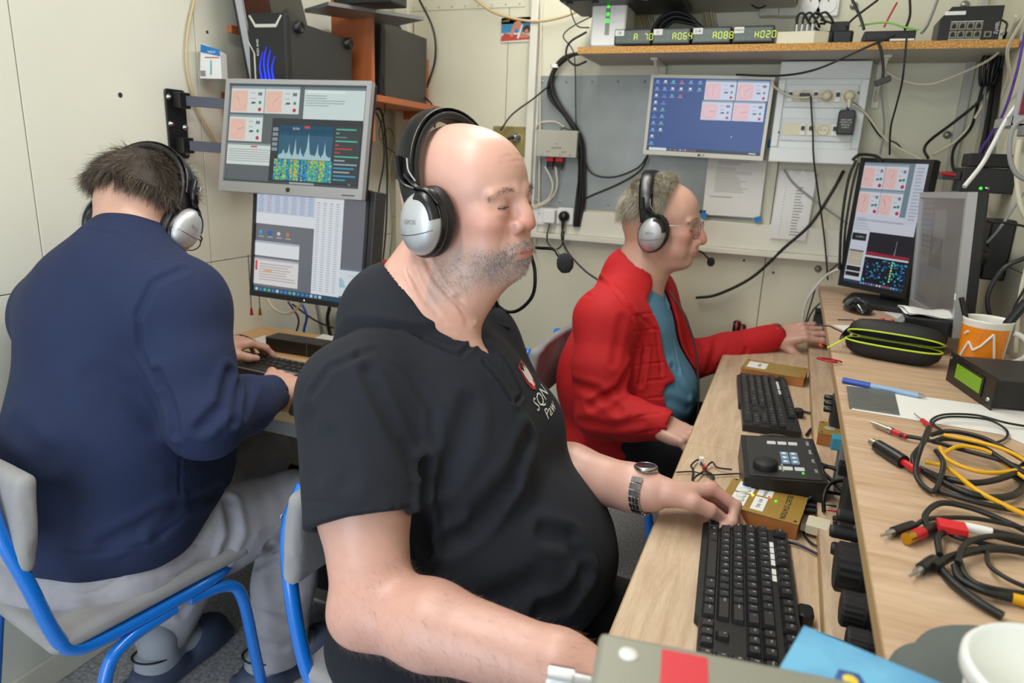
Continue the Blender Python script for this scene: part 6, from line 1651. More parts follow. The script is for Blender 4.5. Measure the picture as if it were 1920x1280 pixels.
# silver monitor seen at a steep angle
A = dep(1728, 374, 1.72); Bc = dep(1822, 369, 1.44); Cc = dep(1713, 556, 1.80)
Bl = dep(1795, 622, 1.50)
A = Vector(dep(1732, 370, 1.74)); Bc = Vector(dep(1817, 372, 1.40)); Cc = Vector(dep(1712, 560, 1.80))
m_, W, H = mtx3(A, Bc, Cc)
t = empty('monitor', 'silver-framed monitor on a wall arm with a dim grey screen, behind the mug', 'monitor', mtx=m_)
m_silm = mat('silver_frame_r', 'a9aaac', .32, .35)
flat_monitor(t, W, H, .013, .055, (m_silm, m_black), bottom=.030)
s = Scr(W, H); s.r(0, 0, 1, 1, '5a5652'); s.lay(); rr = random.Random(3)
s.r(0, .02, .3, .5, '625e5a'); s.r(.35, .1, .62, .5, '68645f'); s.r(.3, .35, .6, .62, '4c4946'); s.r(.05, .55, .3, .9, '5f5b57'); s.r(.32, .75, .6, 1, '605c54'); s.lay()
for i in range(9): s.r(.05, .05+i*.05, .3, .06+i*.05, '4e4b48')
s.build(t)
b = MB(); b.text('LG', (0, -.0072, -H/2-.016), .012, (1, 0, 0), (0, 0, 1)); b.build('logo', m_wht, t)
b = MB(); b.box((W/2+.002, -.0068, -H*.30), (W/2+.012, -.0062, -H*.25)); b.build('white_sticker', m_paper, t)
# wall arm of it
e0 = m_@Vector((0, .062, 0)); a0 = on(1912, 470, 'x', XR-.03)
t = empty('wall_bracket', 'black articulated arm from the right wall to the silver monitor', 'wall bracket', (0, 0, 0))
b = MB(); b.tube([e0, e0+Vector((.03, .01, -.01))], .022, 14); b.build('swivel', m_black, t)
p_ = Vector(on(1850, 478, 'y', e0.y+.02)); q_ = Vector((XR-.035, e0.y+.08, p_.z+.01))
b = MB(); b.tube([e0+Vector((.02, .01, -.01)), q_], .020, 4); b.build('arm_link', mat('arm_grey', '4c4c4a', .45), t)
b = MB(); b.box((XR-.05, q_.y-.035, q_.z-.07), (XR-.001, q_.y+.035, q_.z+.07)); b.build('wall_plate', m_black, t, bevel=.004)
# mug
p = on(1838, 700, 'z', ZU)
pm = (.375, 1.535, ZU); t = empty('mug', 'white and orange mug holding pens on the raised shelf', 'mug', pm)
b = MB(); b.lathe((0, 0, 0), [(.001, .0), (.033, 0), (.036, .004), (.0385, .06), (.0415, .104), (.0425, .108), (.0410, .1085), (.0385, .104), (.034, .012), (.001, .010)], 40, cap=False); b.build('cup', mat('ceramic_white', 'e6e2da', .18, coat=.5), t)
def wrap(z0, z1, a0, a1, m, name, r0, r1, n=24, off=.0004):
    b = MB(); b.rings([[((r0+off)*cos(a0+(a1-a0)*i/n), (r0+off)*sin(a0+(a1-a0)*i/n), z0) for i in range(n+1)], [((r1+off)*cos(a0+(a1-a0)*i/n), (r1+off)*sin(a0+(a1-a0)*i/n), z1) for i in range(n+1)]], False, False, close=False, smooth=True); return b.build(name, m, t)
m_orange = mat('glaze_orange', 'e8861c', .25, coat=.4)
wrap(.020, .094, radians(165), radians(322), m_orange, 'orange_band', .0366, .0406)
b = MB()
for (ua, ub, za, zb) in ((200, 222, .03, .065), (222, 236, .065, .05), (236, 252, .05, .06), (252, 275, .06, .086), (275, 290, .086, .04), (205, 215, .078, .084)):
    pts = []
    for i in range(7):
        f = i/6; a = radians(ua+(ub-ua)*f); z = za+(zb-za)*f; r = .0356+z*.05+.0016; pts.append((r*cos(a), r*sin(a), z))
    b.tube(pts, .0024, 5)
b.build('white_script', mat('ceramic_white', 'e6e2da', .18), t, kind='stuff')
b = MB(); pts = [(.036+.036*sin(a)*1.0, 0, .058+.030*cos(a)) for a in [radians(12+156*i/12) for i in range(13)]]
Mh = Matrix.Rotation(radians(-12), 4, 'Z'); b.m = Mh; b.tube(pts, .0052, 10); b.build('handle', mat('ceramic_white', 'e6e2da', .18), t)
def pen(label, a, b_, r, m, tipm=None, capm=None, cat='pen', name='pen'):
    a, b_ = Vector(a), Vector(b_); d = (b_-a).normalized(); L_ = (b_-a).length; t = empty(name, label, cat, a)
    q = MB(); q.tube([(0, 0, 0), d*L_*.62], r, 12); q.build('barrel', m, t); q = MB(); q.tube([d*L_*.62, d*L_], r*1.15 if capm else r, 12); q.build('cap', capm or m, t)
    q = MB(); q.tube([-d*L_*.10, (0, 0, 0)], [r*.25, r*.95], 10); q.build('tip', tipm or m, t); return t
pm = Vector(pm)
pen('black pen leaning left in the mug', pm+Vector((-.004, .004, .018)), pm+Vector((-.050, .008, .142)), .005, m_black)
pen('thick black marker leaning right in the mug', pm+Vector((-.006, -.004, .022)), pm+Vector((.050, -.012, .150)), .0075, mat('marker_navy', '1a2336', .4), capm=m_black, name='marker', cat='marker')
# LCD box
pf = on(1806, 718, 'z', ZU); pr = on(1848, 765, 'z', ZU)
dv = Vector((pr[0]-pf[0], pr[1]-pf[1], 0)); w_ = .115; ang = atan2(dv.y, dv.x)
t = empty('lcd_box', 'black metal box with a green LCD window beside the mug', 'meter', (pf[0], pf[1], ZU), ang)
t.location = (.312, 1.437, ZU); t.rotation_euler.z = radians(-82)
b = MB(); b.box((0, 0, .004), (.15, .16, .050)); b.build('case', mat('powder_black', '1d1e20', .5, bump=.2, bscale=600), t, bevel=.001)
b = MB(); b.box((-.010, -.003, .0), (.160, .0, .056)); b.build('front_panel', m_black, t, bevel=.001)
b = MB(); b.box((.020, -.0045, .012), (.125, -.003, .046)); o = b.build('window_frame', m_black, t); b = MB(); b.box((.026, -.0052, .016), (.119, -.0045, .042)); b.build('lcd', mat('lcd_green', '5f8a12', .3, emit=.35), o)
b = MB(); b.lathe((.148, -.003, .016), [(.004, 0), (.003, -.003), (.0002, -.0035)], 12, 'y'); b.lathe((-.004, -.003, .045), [(.003, 0), (.0002, -.002)], 12, 'y'); b.build('screws', m_steel, t, kind='stuff')
t.rotation_euler.z = radians(-78)
# black meter / charger box behind the glasses case with papers on top
t = empty('charger_box', 'black charger box with dark meter face behind the glasses case', 'charger', (.255, 1.70, ZU), radians(-4))
b = MB(); b.prism([(-.075, -.045), (.085, -.045), (.085, .055), (-.075, .055)], 0, .040); b.rbox((.045, .0, .050), (.085, .098, .050), .004); b.build('body', m_black, t, bevel=.002)
b = MB(); b.m = Matrix.Translation((-.005, -.012, .0525))@Matrix.Rotation(radians(-50), 4, 'Y'); b.box((-.022, -.03, 0), (.022, .035, .003)); b.build('display_panel', mat('meter_face', '8c9294', .3), t)
b = MB(); b.box((-.06, -.03, .040), (-.02, .03, .042)); b.build('label', mat('label_grey', '9fa0a0', .4), t)
for i in range(2): b = MB(); b.lathe((-.035+.02*i, .038, .04), [(.006, 0), (.005, .008), (.0002, .009)], 14); b.build('red_terminal', m_red, t)
t2 = empty('paper_stack', 'crumpled white papers lying on the black charger box', 'paper', (.305, 1.70, ZU+.0757), radians(8))
for i in range(2):
    b = MB(); n = 8
    V_ = [(x*.014-.05, y*.014-.045, .002+i*.004+.003*sin(x*.9+i)+.0025*cos(y*1.1+i*2)) for x in range(n) for y in range(n)]
    b.add(V_, [(x*n+y, (x+1)*n+y, (x+1)*n+y+1, x*n+y+1) for x in range(n-1) for y in range(n-1)], True); o = b.build('sheet', m_paper, t2); o.modifiers.new('s', 'SOLIDIFY').thickness = .0006
# glasses case, opened shell with yellow zips
t = empty('glasses_case', 'open black glasses case with lime zip edges on the raised shelf', 'glasses case', (.225, 1.548, ZU), radians(-14))
def bowl(parent, zc, sgn, tiltm, name):
    b = MB(); n = 40; rings = []; prof = ((1, 0), (1.0, .25), (.96, .6), (.84, .88), (.6, 1.0), (.02, 1.03))
    def pt(a, f, h, d): return (.088*f*cos(a)*(1+.0*sin(a)), (.034+.004*cos(2*a))*f*sin(a), sgn*h*d)
    for f, h in prof: rings.append([tiltm@Vector(pt(2*pi*k/n, f, h, .030)) for k in range(n)])
    for f, h in reversed(prof): rings.append([tiltm@Vector(pt(2*pi*k/n, f*.955, h, .0275)) for k in range(n)])
    b.rings(rings, False, False, smooth=True); o = b.build(name, mat('case_black', '101114', .6, bump=.2, bscale=500), parent)
    b = MB(); b.tube([tiltm@Vector(pt(2*pi*k/n, 1.0, 0, 0)) for k in range(n+1)], .0019, 8, False); b.build('lime_zip', mat('lime', 'bdd32a', .5), o); return o
bowl(t, 0, -1, Matrix.Translation((0, 0, .0315)), 'lower_shell'); bowl(t, 0, 1, Matrix.Translation((0, .012, .044))@Matrix.Rotation(radians(-26), 4, 'X'), 'upper_shell')
b = MB(); b.tube([(-.086, -.006, .032), (-.103, -.012, .018), (-.118, -.016, .006)], [.004, .006, .004], 6, sy=.25); b.build('lime_pull_strap', mat('lime', 'bdd32a', .5), t)
pk = Vector(on(1555, 675, 'z', ZU+.006))
t = empty('carabiner', 'red snap hook hanging over the shelf edge by the glasses case', 'carabiner', pk, radians(-10))
b = MB(); n = 24; b.tube([(.022*cos(2*pi*k/n), (.009+.003*cos(2*pi*k/n))*sin(2*pi*k/n), 0) for k in range(n-2)], .0019, 8); b.build('ring', mat('anodised_red', 'b01626', .25, .7), t); b = MB(); b.tube([(.020, -.002, 0), (-.006, -.009, 0)], .0015, 8); b.build('gate', m_steel, t)
# sunglasses propped on the case
t = empty('sunglasses', 'dark blue sunglasses standing behind the open glasses case', 'sunglasses', (.165, 1.66, ZU+.030), radians(75))
for s_ in (-1, 1):
    b = MB(); n = 20; b.rings([[(s_*.031+.024*cos(2*pi*k/n), -.004*cos(pi*k/n), .002+.019*sin(2*pi*k/n)) for k in range(n)], [(s_*.031+.021*cos(2*pi*k/n), -.001-.004*cos(pi*k/n), .002+.016*sin(2*pi*k/n)) for k in range(n)]], False, False); b.build('rim', m_black, t)
    b = MB(); b.add([(s_*.031+.022*cos(2*pi*k/n), -.001, .002+.017*sin(2*pi*k/n)) for k in range(n)], [tuple(range(n))]); b.build('lens', mat('blue_lens', '16245c', .08, coat=.6), t)
    b = MB(); b.tube([(s_*.055, 0, .008), (s_*.056, .03, .008), (s_*.054, .06, -.006)], .0016, 6); b.build('temple', m_black, t)
t.rotation_euler = (radians(15), 0, radians(62)); t.location = (.158, 1.655, ZU+.026)
def flat_px(name, label, cat, pts, z, th, m, print_=None):
    W_ = [Vector(on(x, y, 'z', z)) for x, y in pts]; c = sum(W_, Vector())/len(W_); t = empty(name, label, cat, (c.x, c.y, z))
    poly = [(v.x-c.x, v.y-c.y) for v in W_]
    ar = sum(poly[i][0]*poly[(i+1) % len(poly)][1]-poly[(i+1) % len(poly)][0]*poly[i][1] for i in range(len(poly)))
    if ar < 0: poly = poly[::-1]
    b = MB(); b.prism(poly, 0, th); b.build('sheet', m, t); return t
flat_px('paper_sheet', 'white paper corner on the shelf left of the sunglasses', 'paper', [(1560, 609), (1720, 614), (1740, 640), (1610, 632)], ZU, .0006, m_paper)
flat_px('paper_sheet', 'white paper under the lower edge of the silver monitor', 'paper', [(1655, 584), (1730, 590), (1800, 622), (1712, 612)], ZU, .0006, m_paper)
tp_ = flat_px('paper_sheet', 'long white paper under the silver sheet and the coiled cables', 'paper', [(1588, 722), (1690, 738), (1930, 772), (1960, 850), (1880, 815), (1597, 768)], ZU, .0006, m_paper)
t = flat_px('metallic_bag', 'small silver printed bag lying on the white paper', 'bag', [(1587, 725), (1676, 735), (1686, 778), (1592, 764)], ZU+.001, .0022, mat('foil', '7e807c', .38, .5, noise=.35, nscale=38, stretch=(1, 6, 1)))
a, c = Vector(on(1580, 712, 'z', ZU+.005)), Vector(on(1722, 741, 'z', ZU+.005))
pen('blue and white ballpoint pen lying on the raised shelf', tuple(c), tuple(a), .0045, mat('pen_clear_blue', '8fb0d4', .2), tipm=m_steel, capm=mat('pen_blue', '2a4fb0', .3))
# cloth and tub at the near end
S = Sdf(); cc = V3(.170, .540, ZU+.012); S.u(ell(tuple(cc+V3(.02,.01,0)), (.055, .035, .020)), .01); S.u(ell(tuple(cc+V3(-.02, -.03, .0)), (.035, .035, .022)), .03); S.u(ell(tuple(cc+V3(.09, .03, .0)), (.05, .03, .020)), .03); S.u(cap(cc+V3(-.04, -.04, 0), cc+V3(.06, .01, .012), .014), .02)
S.disp(lambda P: np.full(P.shape[:-1], -1., dtype=np.float32), lambda P: .006*smooth_noise(P, 90, 8)); S.cut(half((0, 0, ZU+.0008), (0, 0, -1)), .003)
o = bake(S, (.04, .38, .92), (.36, .62, 1.0), .004, 'cleaning_cloth', mat('cloth_grey', '5f6664', .95, bump=.6, bscale=500)); tag(o, 'crumpled grey cloth behind the white tub at the near end of the shelf', 'cloth')
t = empty('plastic_tub', 'round white plastic tub with a rimmed lid at the lower right corner', 'tub', (.200, .468, ZU))
b = MB(); b.lathe((0, 0, 0), [(.001, 0), (.046, 0), (.050, .002), (.054, .058), (.001, .058)], 48); b.build('body', mat('tub_white', 'd9dcda', .3), t)
b = MB(); b.lathe((0, 0, .056), [(.001, 0), (.0575, 0), (.0585, .002), (.0585, .010), (.0565, .0125), (.054, .0125), (.052, .009), (.001, .0085)], 48); b.build('lid', mat('tub_lid', 'e4e8e6', .25), t)
# ---- near cabinet with the grey connector box and the blue leaflet
t = empty('side_cabinet', 'low grey cabinet below the frame carrying the grey connector box', 'cabinet', (0, 0, 0))
MB().box((-.20, .02, 0), (.105, .39, .914)).build('body', m_grey, t, bevel=.003)
t = empty('connector_box', 'blurred grey metal box with a red label in the near foreground', 'metal box', (-.004, .345, .915), radians(8))
b = MB(); b.box((-.070, -.06, 0), (.085, .050, .088)); b.build('case', mat('box_grey', '8c8c80', .45, .2), t, bevel=.004)
b = MB(); b.box((-.030, -.035, .088), (-.002, .043, .0886)); b.build('red_label', mat('label_red', 'c8303c', .5), t)
b = MB(); b.lathe((-.050, .032, .088), [(.006, 0), (.006, .001), (.0002, .0014)], 16); b.build('screw', m_wht, t)
for i, (y, m) in enumerate(((.030, m_steel), (.008, m_wht), (-.014, m_steel), (-.036, m_wht))):
    b = MB(); b.cyl((-.070, y, .060), (-.083, y, .060), .007); b.cyl((-.083, y, .060), (-.099, y, .060), .009, .0085); b.build('bnc_connector', m, t)
t = empty('blue_leaflet', 'light blue printed leaflet in the near foreground beside the grey box', 'leaflet', (.068, .362, .915), radians(-16))
b = MB(); b.box((-.045, -.08, .0), (.06, .078, .084)); b.build('holder', m_grey, t, bevel=.002)
s = MB(); s.box((-.047, -.082, .0845), (.062, .080, .0855)); s.build('leaflet', mat('sky_blue', '6fb2d8', .4, col2='4a86b8', nscale=14), t)
s = MB(); s.lathe((-.010, .045, .0855), [(.010, 0), (.009, .0004), (.0002, .0005)], 5); s.build('star_print', mat('navy_print', '2a4c90', .5), t); s = MB(); s.lathe((-.010, .045, .0858), [(.005, 0), (.004, .0004), (.0002, .0005)], 9); s.build('yellow_print', mat('yellow_print', 'e0c848', .5), t)
# ================================================================= left workplace
t = empty('left_desk', 'small light-wood desk against the left wall under the two stacked monitors', 'desk', (0, 0, 0))
xe = -.80
MB().box((XL+.002, 1.145, .713), (xe, 1.72, .737)).build('desktop', m_beech, t, bevel=.001); MB().box((XL+.002, 1.1435, .7135), (xe, 1.145, .7365)).build('edge_band', m_oak_edge, t)
MB().box((XL+.03, 1.19, .655), (xe-.02, 1.20, .700)).build('drawer_rail', m_grey, t, bevel=.001)
for x in (XL+.01, xe-.03): MB().box((x, 1.20, 0), (x+.02, 1.70, .713)).build('side_panel', m_grey, t, bevel=.001)
t = keyboard('wide black and silver keyboard on the left desk', (-1.225, 1.345, .7375), radians(-3), mat('key_flat', '202123', .35), mat('keyboard_body', '1a1a1c', .45), low=True, trim=mat('trim_silver', '8f9296', .3, .6))
pw = on(535, 735, 'z', .74); mouse('computer_mouse', 'dark mouse under the hand of the man in navy', (hmC.translation.x+.045, hmC.translation.y+.075, .7375), radians(75), .95, m_dk)
a, c = on(497, 655, 'z', .74), on(603, 672, 'z', .74)
t = empty('black_speaker_bar', 'black rectangular bar behind the left keyboard', 'speaker', ((a[0]+c[0])/2, (a[1]+c[1])/2+.03, .7375), atan2(c[1]-a[1], c[0]-a[0]))
L_ = Vector((c[0]-a[0], c[1]-a[1])).length; b = MB(); b.rbox((0, 0, .020), (L_, .06, .040), .006); b.build('case', m_black, t); b = MB(); b.box((L_*.24, -.0305, .003), (L_*.245, -.0295, .037)); b.build('seam', m_grey, t)
flat_px('paper_sheet', 'white paper behind the black bar on the left desk, left part', 'paper', [(450, 645), (497, 628), (500, 650), (470, 650)], .7375, .0006, m_paper)
flat_px('paper_sheet', 'white paper on the left desk beside the bald man’s shoulder', 'paper', [(580, 640), (605, 626), (640, 634), (640, 652), (600, 650)], .7375, .0006, m_paper)
# two stacked monitors
A, Bc, Cc = Vector(dep(414, 160, 1.80)), Vector(dep(668, 165, 1.69)), Vector(dep(440, 337, 1.80))
m_, W, H = mtx3(A, Bc, Cc)
t = empty('monitor', 'silver monitor on a wall bracket showing dials and a blue-green spectrum', 'monitor', mtx=m_)
flat_monitor(t, W, H, .012, .045, (m_silver, m_black), bottom=.026)
b = MB(); b.lathe((0, -.0062, -H/2-.013), [(.006, 0), (.0055, -.002), (.0045, -.0022), (.0002, -.0018)], 20, 'y'); b.build('power_button', m_dk, t)
b = MB(); b.box((W*.39, -.0068, -H/2-.018), (W*.48, -.0060, -H/2-.016)); b.build('brand_strip', m_dk, t)
s = Scr(W, H); s.r(0, 0, 1, 1, '5d6668'); s.lay(); s.r(0, 0, 1, .03, '49555a')
for (u, v, a) in ((.01, .02, 130), (.27, .02, 35), (.01, .31, 15)): s.dial(u, v, u+.255, v+.27, a, .5)
s.lay(); s.r(.56, .02, .99, .36, 'd6e6e4'); s.lay(); s.r(.56, .02, .99, .045, '6c7f86'); s.r(.58, .06, .85, .075, 'f4f8f8'); s.lines(.57, .10, .86, .22, 5, '8fa0a2', .3, .5, 2)
s.lay(); s.r(.01, .60, .37, .82, 'dde6e2'); s.lay(); s.r(.01, .60, .37, .62, '8fa0a4'); s.lines(.02, .66, .36, .80, 6, '9fb0b0', .35, .1, 8); s.r(.19, .625, .24, .64, 'd05050')
s.lay(); s.r(.34, .335, .99, .975, '20282e'); s.lay(); s.r(.40, .40, .79, .74, '1b5b78'); s.r(.40, .40, .79, .50, '17475f'); s.lay()
for i in range(8): s.r(.40+.39*i/8, .40, .401+.39*i/8, .74, '2f7590')
for i in range(5): s.r(.40, .42+.065*i, .79, .422+.065*i, '2a6c88')
rr = random.Random(5); pk_ = {12: .55, 19: .72, 33: 1.0, 34: .7, 44: .65, 52: .62, 6: .35, 25: .45}; s.lay(); N_ = 60
hs = [(.06+.10*rr.random()+max([pk_[k]*math.exp(-abs(i-k)*.9) for k in pk_])*.75) for i in range(N_)]
for i in range(N_-1):
    u0_, u1_ = .40+.39*i/N_, .40+.39*(i+1)/N_; s.poly([(u0_, .74), (u0_, .74-.30*hs[i]), (u1_, .74-.30*hs[i+1]), (u1_, .74)][::-1], 'a9cdd4')
waterfall(s, .375, .745, .80, .955, 46, 16, ['123a9c', '1550b8', '1c6cc8', '1e8fc0', '28b09a', '54c060', 'a8d040', 'e8d038', 'e8762a'], 11)
s.lay(); s.r(.80, .40, .985, .96, '2b343a'); s.lay()
for i in range(14): s.r(.81, .42+i*.038, .81+.16*rr.random()+.02, .434+i*.038, rng_hex(rr, ['2f9fc4', 'c83038', '9fb4bc', '4ac0a0', '6b7c84', '9fb4bc']))
for i in range(5): s.r(.35, .43+i*.05, .39, .465+i*.05, '8a9aa2')
s.txt('28.506', .52, .435, .03, 'e8e8e8'); s.r(.58, .405, .62, .43, 'd04040'); s.lay(); s.r(0, .975, 1, 1, '3c4a50'); s.r(.5, .972, .68, .99, 'c8d8dc'); s.txt('TX', .93, .965, .025, 'b8c8cc')
s.build(t); mon_top = t; mt = m_
A, Bc, Cc = Vector(dep(470, 343, 1.83)), Vector(dep(673, 366, 1.735)), Vector(dep(470, 545, 1.87))
Bc = A+(Vector(dep(673, 574, 1.77))-Vector(dep(470, 545, 1.87)))
m_, W, H = mtx3(A, Bc, Cc)
m_.translation += m_.to_3x3()@Vector((0, .02, 0))
t = empty('monitor', 'dark-framed monitor below the silver one showing spreadsheets and icons', 'monitor', mtx=m_)
flat_monitor(t, W, H, .008, .05, (m_dk, m_dk), bottom=.014)
b = MB(); b.box((W/2+.008, -.004, -H/2-.012), (W/2+.026, .05, H/2+.006)); b.build('side_speaker', m_dk, t, bevel=.003)
b = MB(); b.lathe((0, -.0062, -H/2-.007), [(.0018, 0), (.0002, -.0008)], 8, 'y'); b.build('power_led', mat('led_white', 'dfe8ff', .4, emit=2), t)
s = Scr(W, H); s.r(0, 0, 1, 1, '70747c'); s.lay(); s.r(0, 0, .56, .36, 'e6eaf0'); s.r(0, 0, .56, .26, 'b9c6de'); s.lay(); s.r(0, 0, .56, .04, '8f9cb0')
for j in range(11):
    for i in range(7): s.r(.02+i*.077, .06+j*.018, .065+i*.077, .066+j*.018, 'd8a860' if (i == 1 and j % 3 == 1) else '8ea0c4')
s.lay(); s.r(.545, .02, .80, .96, 'e4eaf0'); s.r(.56, .03, .65, .05, '66b8d8'); s.r(.69, .03, .78, .05, '66b8d8'); s.lay()
for j in range(38):
    for i in range(4): s.r(.56+i*.058, .12+j*.0215, .56+i*.058+.03, .126+j*.0215, 'a8b0bc' if j else 'd06060')
for i, c in enumerate(('4fa8e0', '3a64b8', 'd8d8d8', 'e87840')): s.disc(.05+i*.085, .44, .018, c) if i != 1 else s.r(.115, .42, .155, .46, c); s.r(.03+i*.085, .475, .08+i*.085, .482, 'c8ccd4')
s.lay(); s.r(0, .52, .42, .66, 'e8ecf0'); s.r(0, .52, .42, .54, '8a97a8'); s.r(0, .68, .42, .93, 'e4e2e2'); s.r(0, .68, .42, .70, '8a97a8'); s.lay(); s.r(.01, .71, .03, .80, 'd04848'); s.lines(.05, .73, .40, .90, 7, 'c0b0b0', .4, .4, 3); s.r(.10, .79, .17, .81, 'e8b060')
s.lay(); s.r(.80, .68, 1, .94, 'dde6ea'); s.lay(); s.r(.80, .68, 1, .70, '6f8296'); s.poly([(.80, .86), (.80, .77), (.83, .78), (.86, .86)][::-1], '4fa8d4'); s.txt('60°W', .9, .75, .025, '3868c0'); s.txt('16:17', .9, .80, .02, '506070')
s.r(0, .955, 1, 1, '2f5468'); s.lay()
for i in range(16): s.r(.02+i*.04, .965, .045+i*.04, .99, rng_hex(rr, ['7fb8e8', 'd0d8e0', '4a88d0', 'c87878', '60b8a0']))
s.build(t); ml = m_
# wall bracket with two arms
t = empty('monitor_bracket', 'black steel wall plate with two flat arms carrying the silver monitor', 'wall bracket', (0, 0, 0))
pa, pb = on(309, 165, 'x', XL+.006), on(357, 300, 'x', XL+.006); ya, yb_ = pa[1], pb[1]; za_, zb_ = on(330, 168, 'x', XL)[2], on(335, 297, 'x', XL)[2]
b = MB(); b.rbox((XL+.003, (ya+yb_)/2, (za_+zb_)/2), (.006, yb_-ya, za_-zb_), .008, axis='x'); b.build('wall_plate', m_black, t)
for (u, v) in ((.16, .88), (.86, .9), (.16, .5), (.86, .46), (.86, .1)):
    b = MB(); b.lathe((XL+.006, ya+(yb_-ya)*u, zb_+(za_-zb_)*v), [(.0085, 0), (.0085, .002), (.005, .0025), (.005, .006), (.0002, .0065)], 12, 'x'); b.build('bolt', m_steel, t)
for (qy, qv) in ((193, .78), (276, .16)):
    zc = on(335, qy-4, 'x', XL)[2]; yc = ya+(yb_-ya)*.55; back = mt@Vector((-.20, .03, 0)); back.z = zc-.004
    b = MB(); b.box((XL+.006, yc-.018, zc-.020), (XL+.035, yc+.018, zc+.020)); b.build('hinge', m_black, t, bevel=.002)
    d = (back-Vector((XL+.02, yc, zc))); n_ = Vector((-d.y, d.x, 0)).normalized()*.004; P0 = Vector((XL+.02, yc, zc)); h = Vector((0, 0, .013))
    b = MB(); b.rings([[P0-n_-h, P0+n_-h, P0+n_+h, P0-n_+h], [back-n_-h, back+n_-h, back+n_+h, back-n_+h]], smooth=False); b.build('arm', mat('arm_violet', '3a3a4a', .35), t, bevel=.001)
# cherry corner cabinet
rz = radians(8); t = empty('wall_cabinet', 'cherry-wood open cabinet on the left wall holding the two computer towers', 'cabinet', (0, 0, 0), 0)
zb0 = 1.425
Cm = Matrix.Translation((-1.415, 1.60, 0))@Matrix.Rotation(radians(3), 4, 'Z')
def cbox(a, c, nm, par=t, m=m_cherry, bev=.001):
    b = MB(); b.m = Cm.copy(); b.box(a, c); return b.build(nm, m, par, bevel=bev)
p1 = on(682, 158, 'y', 1.98); p2 = on(800, 205, 'y', 2.40)
cbox((-.12, .0, zb0-.20), (-.02, .016, zb0+.018), 'front_panel')
cbox((-.12, .0, zb0), (.14, .36, zb0+.018), 'left_shelf')
cbox((.0, .375, 1.33), (.145, .393, 1.80), 'partition')
cbox((-.10, .393, zb0+.03), (.155, .86, zb0+.050), 'right_shelf')
cbox((-.0, .86, zb0+.0), (.10, .878, zb0+.22), 'end_panel')
cbox((-.10, .016, 1.60), (-.085, .85, 1.62), 'rear_strip')
# gaming tower with a blue flame
t = empty('computer_tower', 'black computer tower with white trims and a glowing blue flame', 'computer', mtx=Matrix.Translation(dep(516, 158, 1.93))@Matrix.Rotation(radians(24), 4, 'Z'))
t.matrix_world = Matrix.Translation(Vector(dep(516, 205, 1.87)))@Matrix.Rotation(radians(6), 4, 'Z')
z0 = t.matrix_world.translation.z; zz0 = zb0+.019-z0; hT = on(516, 26, 'y', t.matrix_world.translation.y)[2]-z0
wT = .056
b = MB(); b.box((-wT, 0, zz0), (wT, .33, hT-.012)); b.build('case', m_dk, t, bevel=.003)
b = MB(); b.prism([(-wT, zz0), (wT, zz0), (wT, hT-.05), (wT-.005, hT-.006), (-wT+.003, hT), (-wT, hT-.03)], 0, 1); 
b = MB(); b.box((-wT-.002, -.022, zz0), (wT+.002, 0, hT)); b.build('front_panel', m_blackm, t, bevel=.006)
def fr(nm, pts, m, y=-.0235, th=.003):
    b = MB(); b.rings([[(x, y, z) for x, z in pts], [(x, y+th, z) for x, z in pts]], smooth=False); return b.build(nm, m, t)
m_tr = mat('trim_cream', 'c6c4b8', .35)
fr('white_trim', [(-wT+.004, hT-.008), (-wT+.022, hT-.036), (wT-.026, hT-.036), (wT-.008, hT-.008), (wT-.012, hT-.006), (wT-.028, hT-.028), (-wT+.024, hT-.028), (-wT+.009, hT-.006)], m_tr)
fr('white_trim', [(-wT+.0, hT-.07), (-wT+.018, hT-.10), (-wT+.018, zz0+.02), (-wT+.014, zz0+.02), (-wT+.014, hT-.098), (-wT+.0, hT-.076)], m_tr)
b = MB(); b.text('FLEX AHD', (-wT+.028, -.0238, hT-.085), .009, (0, 0, 1), (-1, 0, 0)); b.build('lettering', m_wht, t)
m_fl = mat('flame_blue', '1028ff', .4, emit=2.6)
for i in range(4):
    o_ = -.018+i*.012; hh = .115-.014*abs(i-1.2); base_ = hT-.195; pts = []
    L1 = [(o_+.004*sin(k*.9)-(.012*(1-k/8)) , base_+hh*k/8) for k in range(9)]; L2 = [(x+.0065*(1-k/8)+.0006, z) for k, (x, z) in enumerate(L1)]
    fr('flame_strip', L1+L2[::-1], m_fl)
for y in (.035, .30): b = MB(); b.lathe((wT-.008, y, hT-.026), [(.016, -.004), (.016, .020), (.012, .022), (.009, .019), (.0002, .019)], 24, 'x'); b.build('round_post', m_black, t)
# second tower
t = empty('computer_tower', 'plain dark grey computer tower on the right shelf of the cherry cabinet', 'computer', mtx=Cm@Matrix.Translation((.030, .50, zb0+.051)))
b = MB(); b.box((-.09, .012, 0), (.085, .33, .235)); b.build('case', mat('tower_grey', '3b3b38', .5), t, bevel=.003); b = MB(); b.box((-.09, -.02, 0), (.087, .011, .242)); b.build('front_panel', m_blackm, t, bevel=.006)
t2 = empty('adaptor', 'small black power brick on top of the plain tower', 'adaptor', mtx=Cm@Matrix.Translation((.06, .62, zb0+.287))); b = MB(); b.rbox((0, 0, .013), (.05, .12, .026), .005); b.build('case', m_black, t2); b = MB(); b.tube(spline([(.02, -.05, .02), (.045, -.04, .0), (.04, -.02, -.04), (.045, .02, -.02), (.03, .05, .01)], 5), .003, 6); b.build('lead', m_cb, t2)
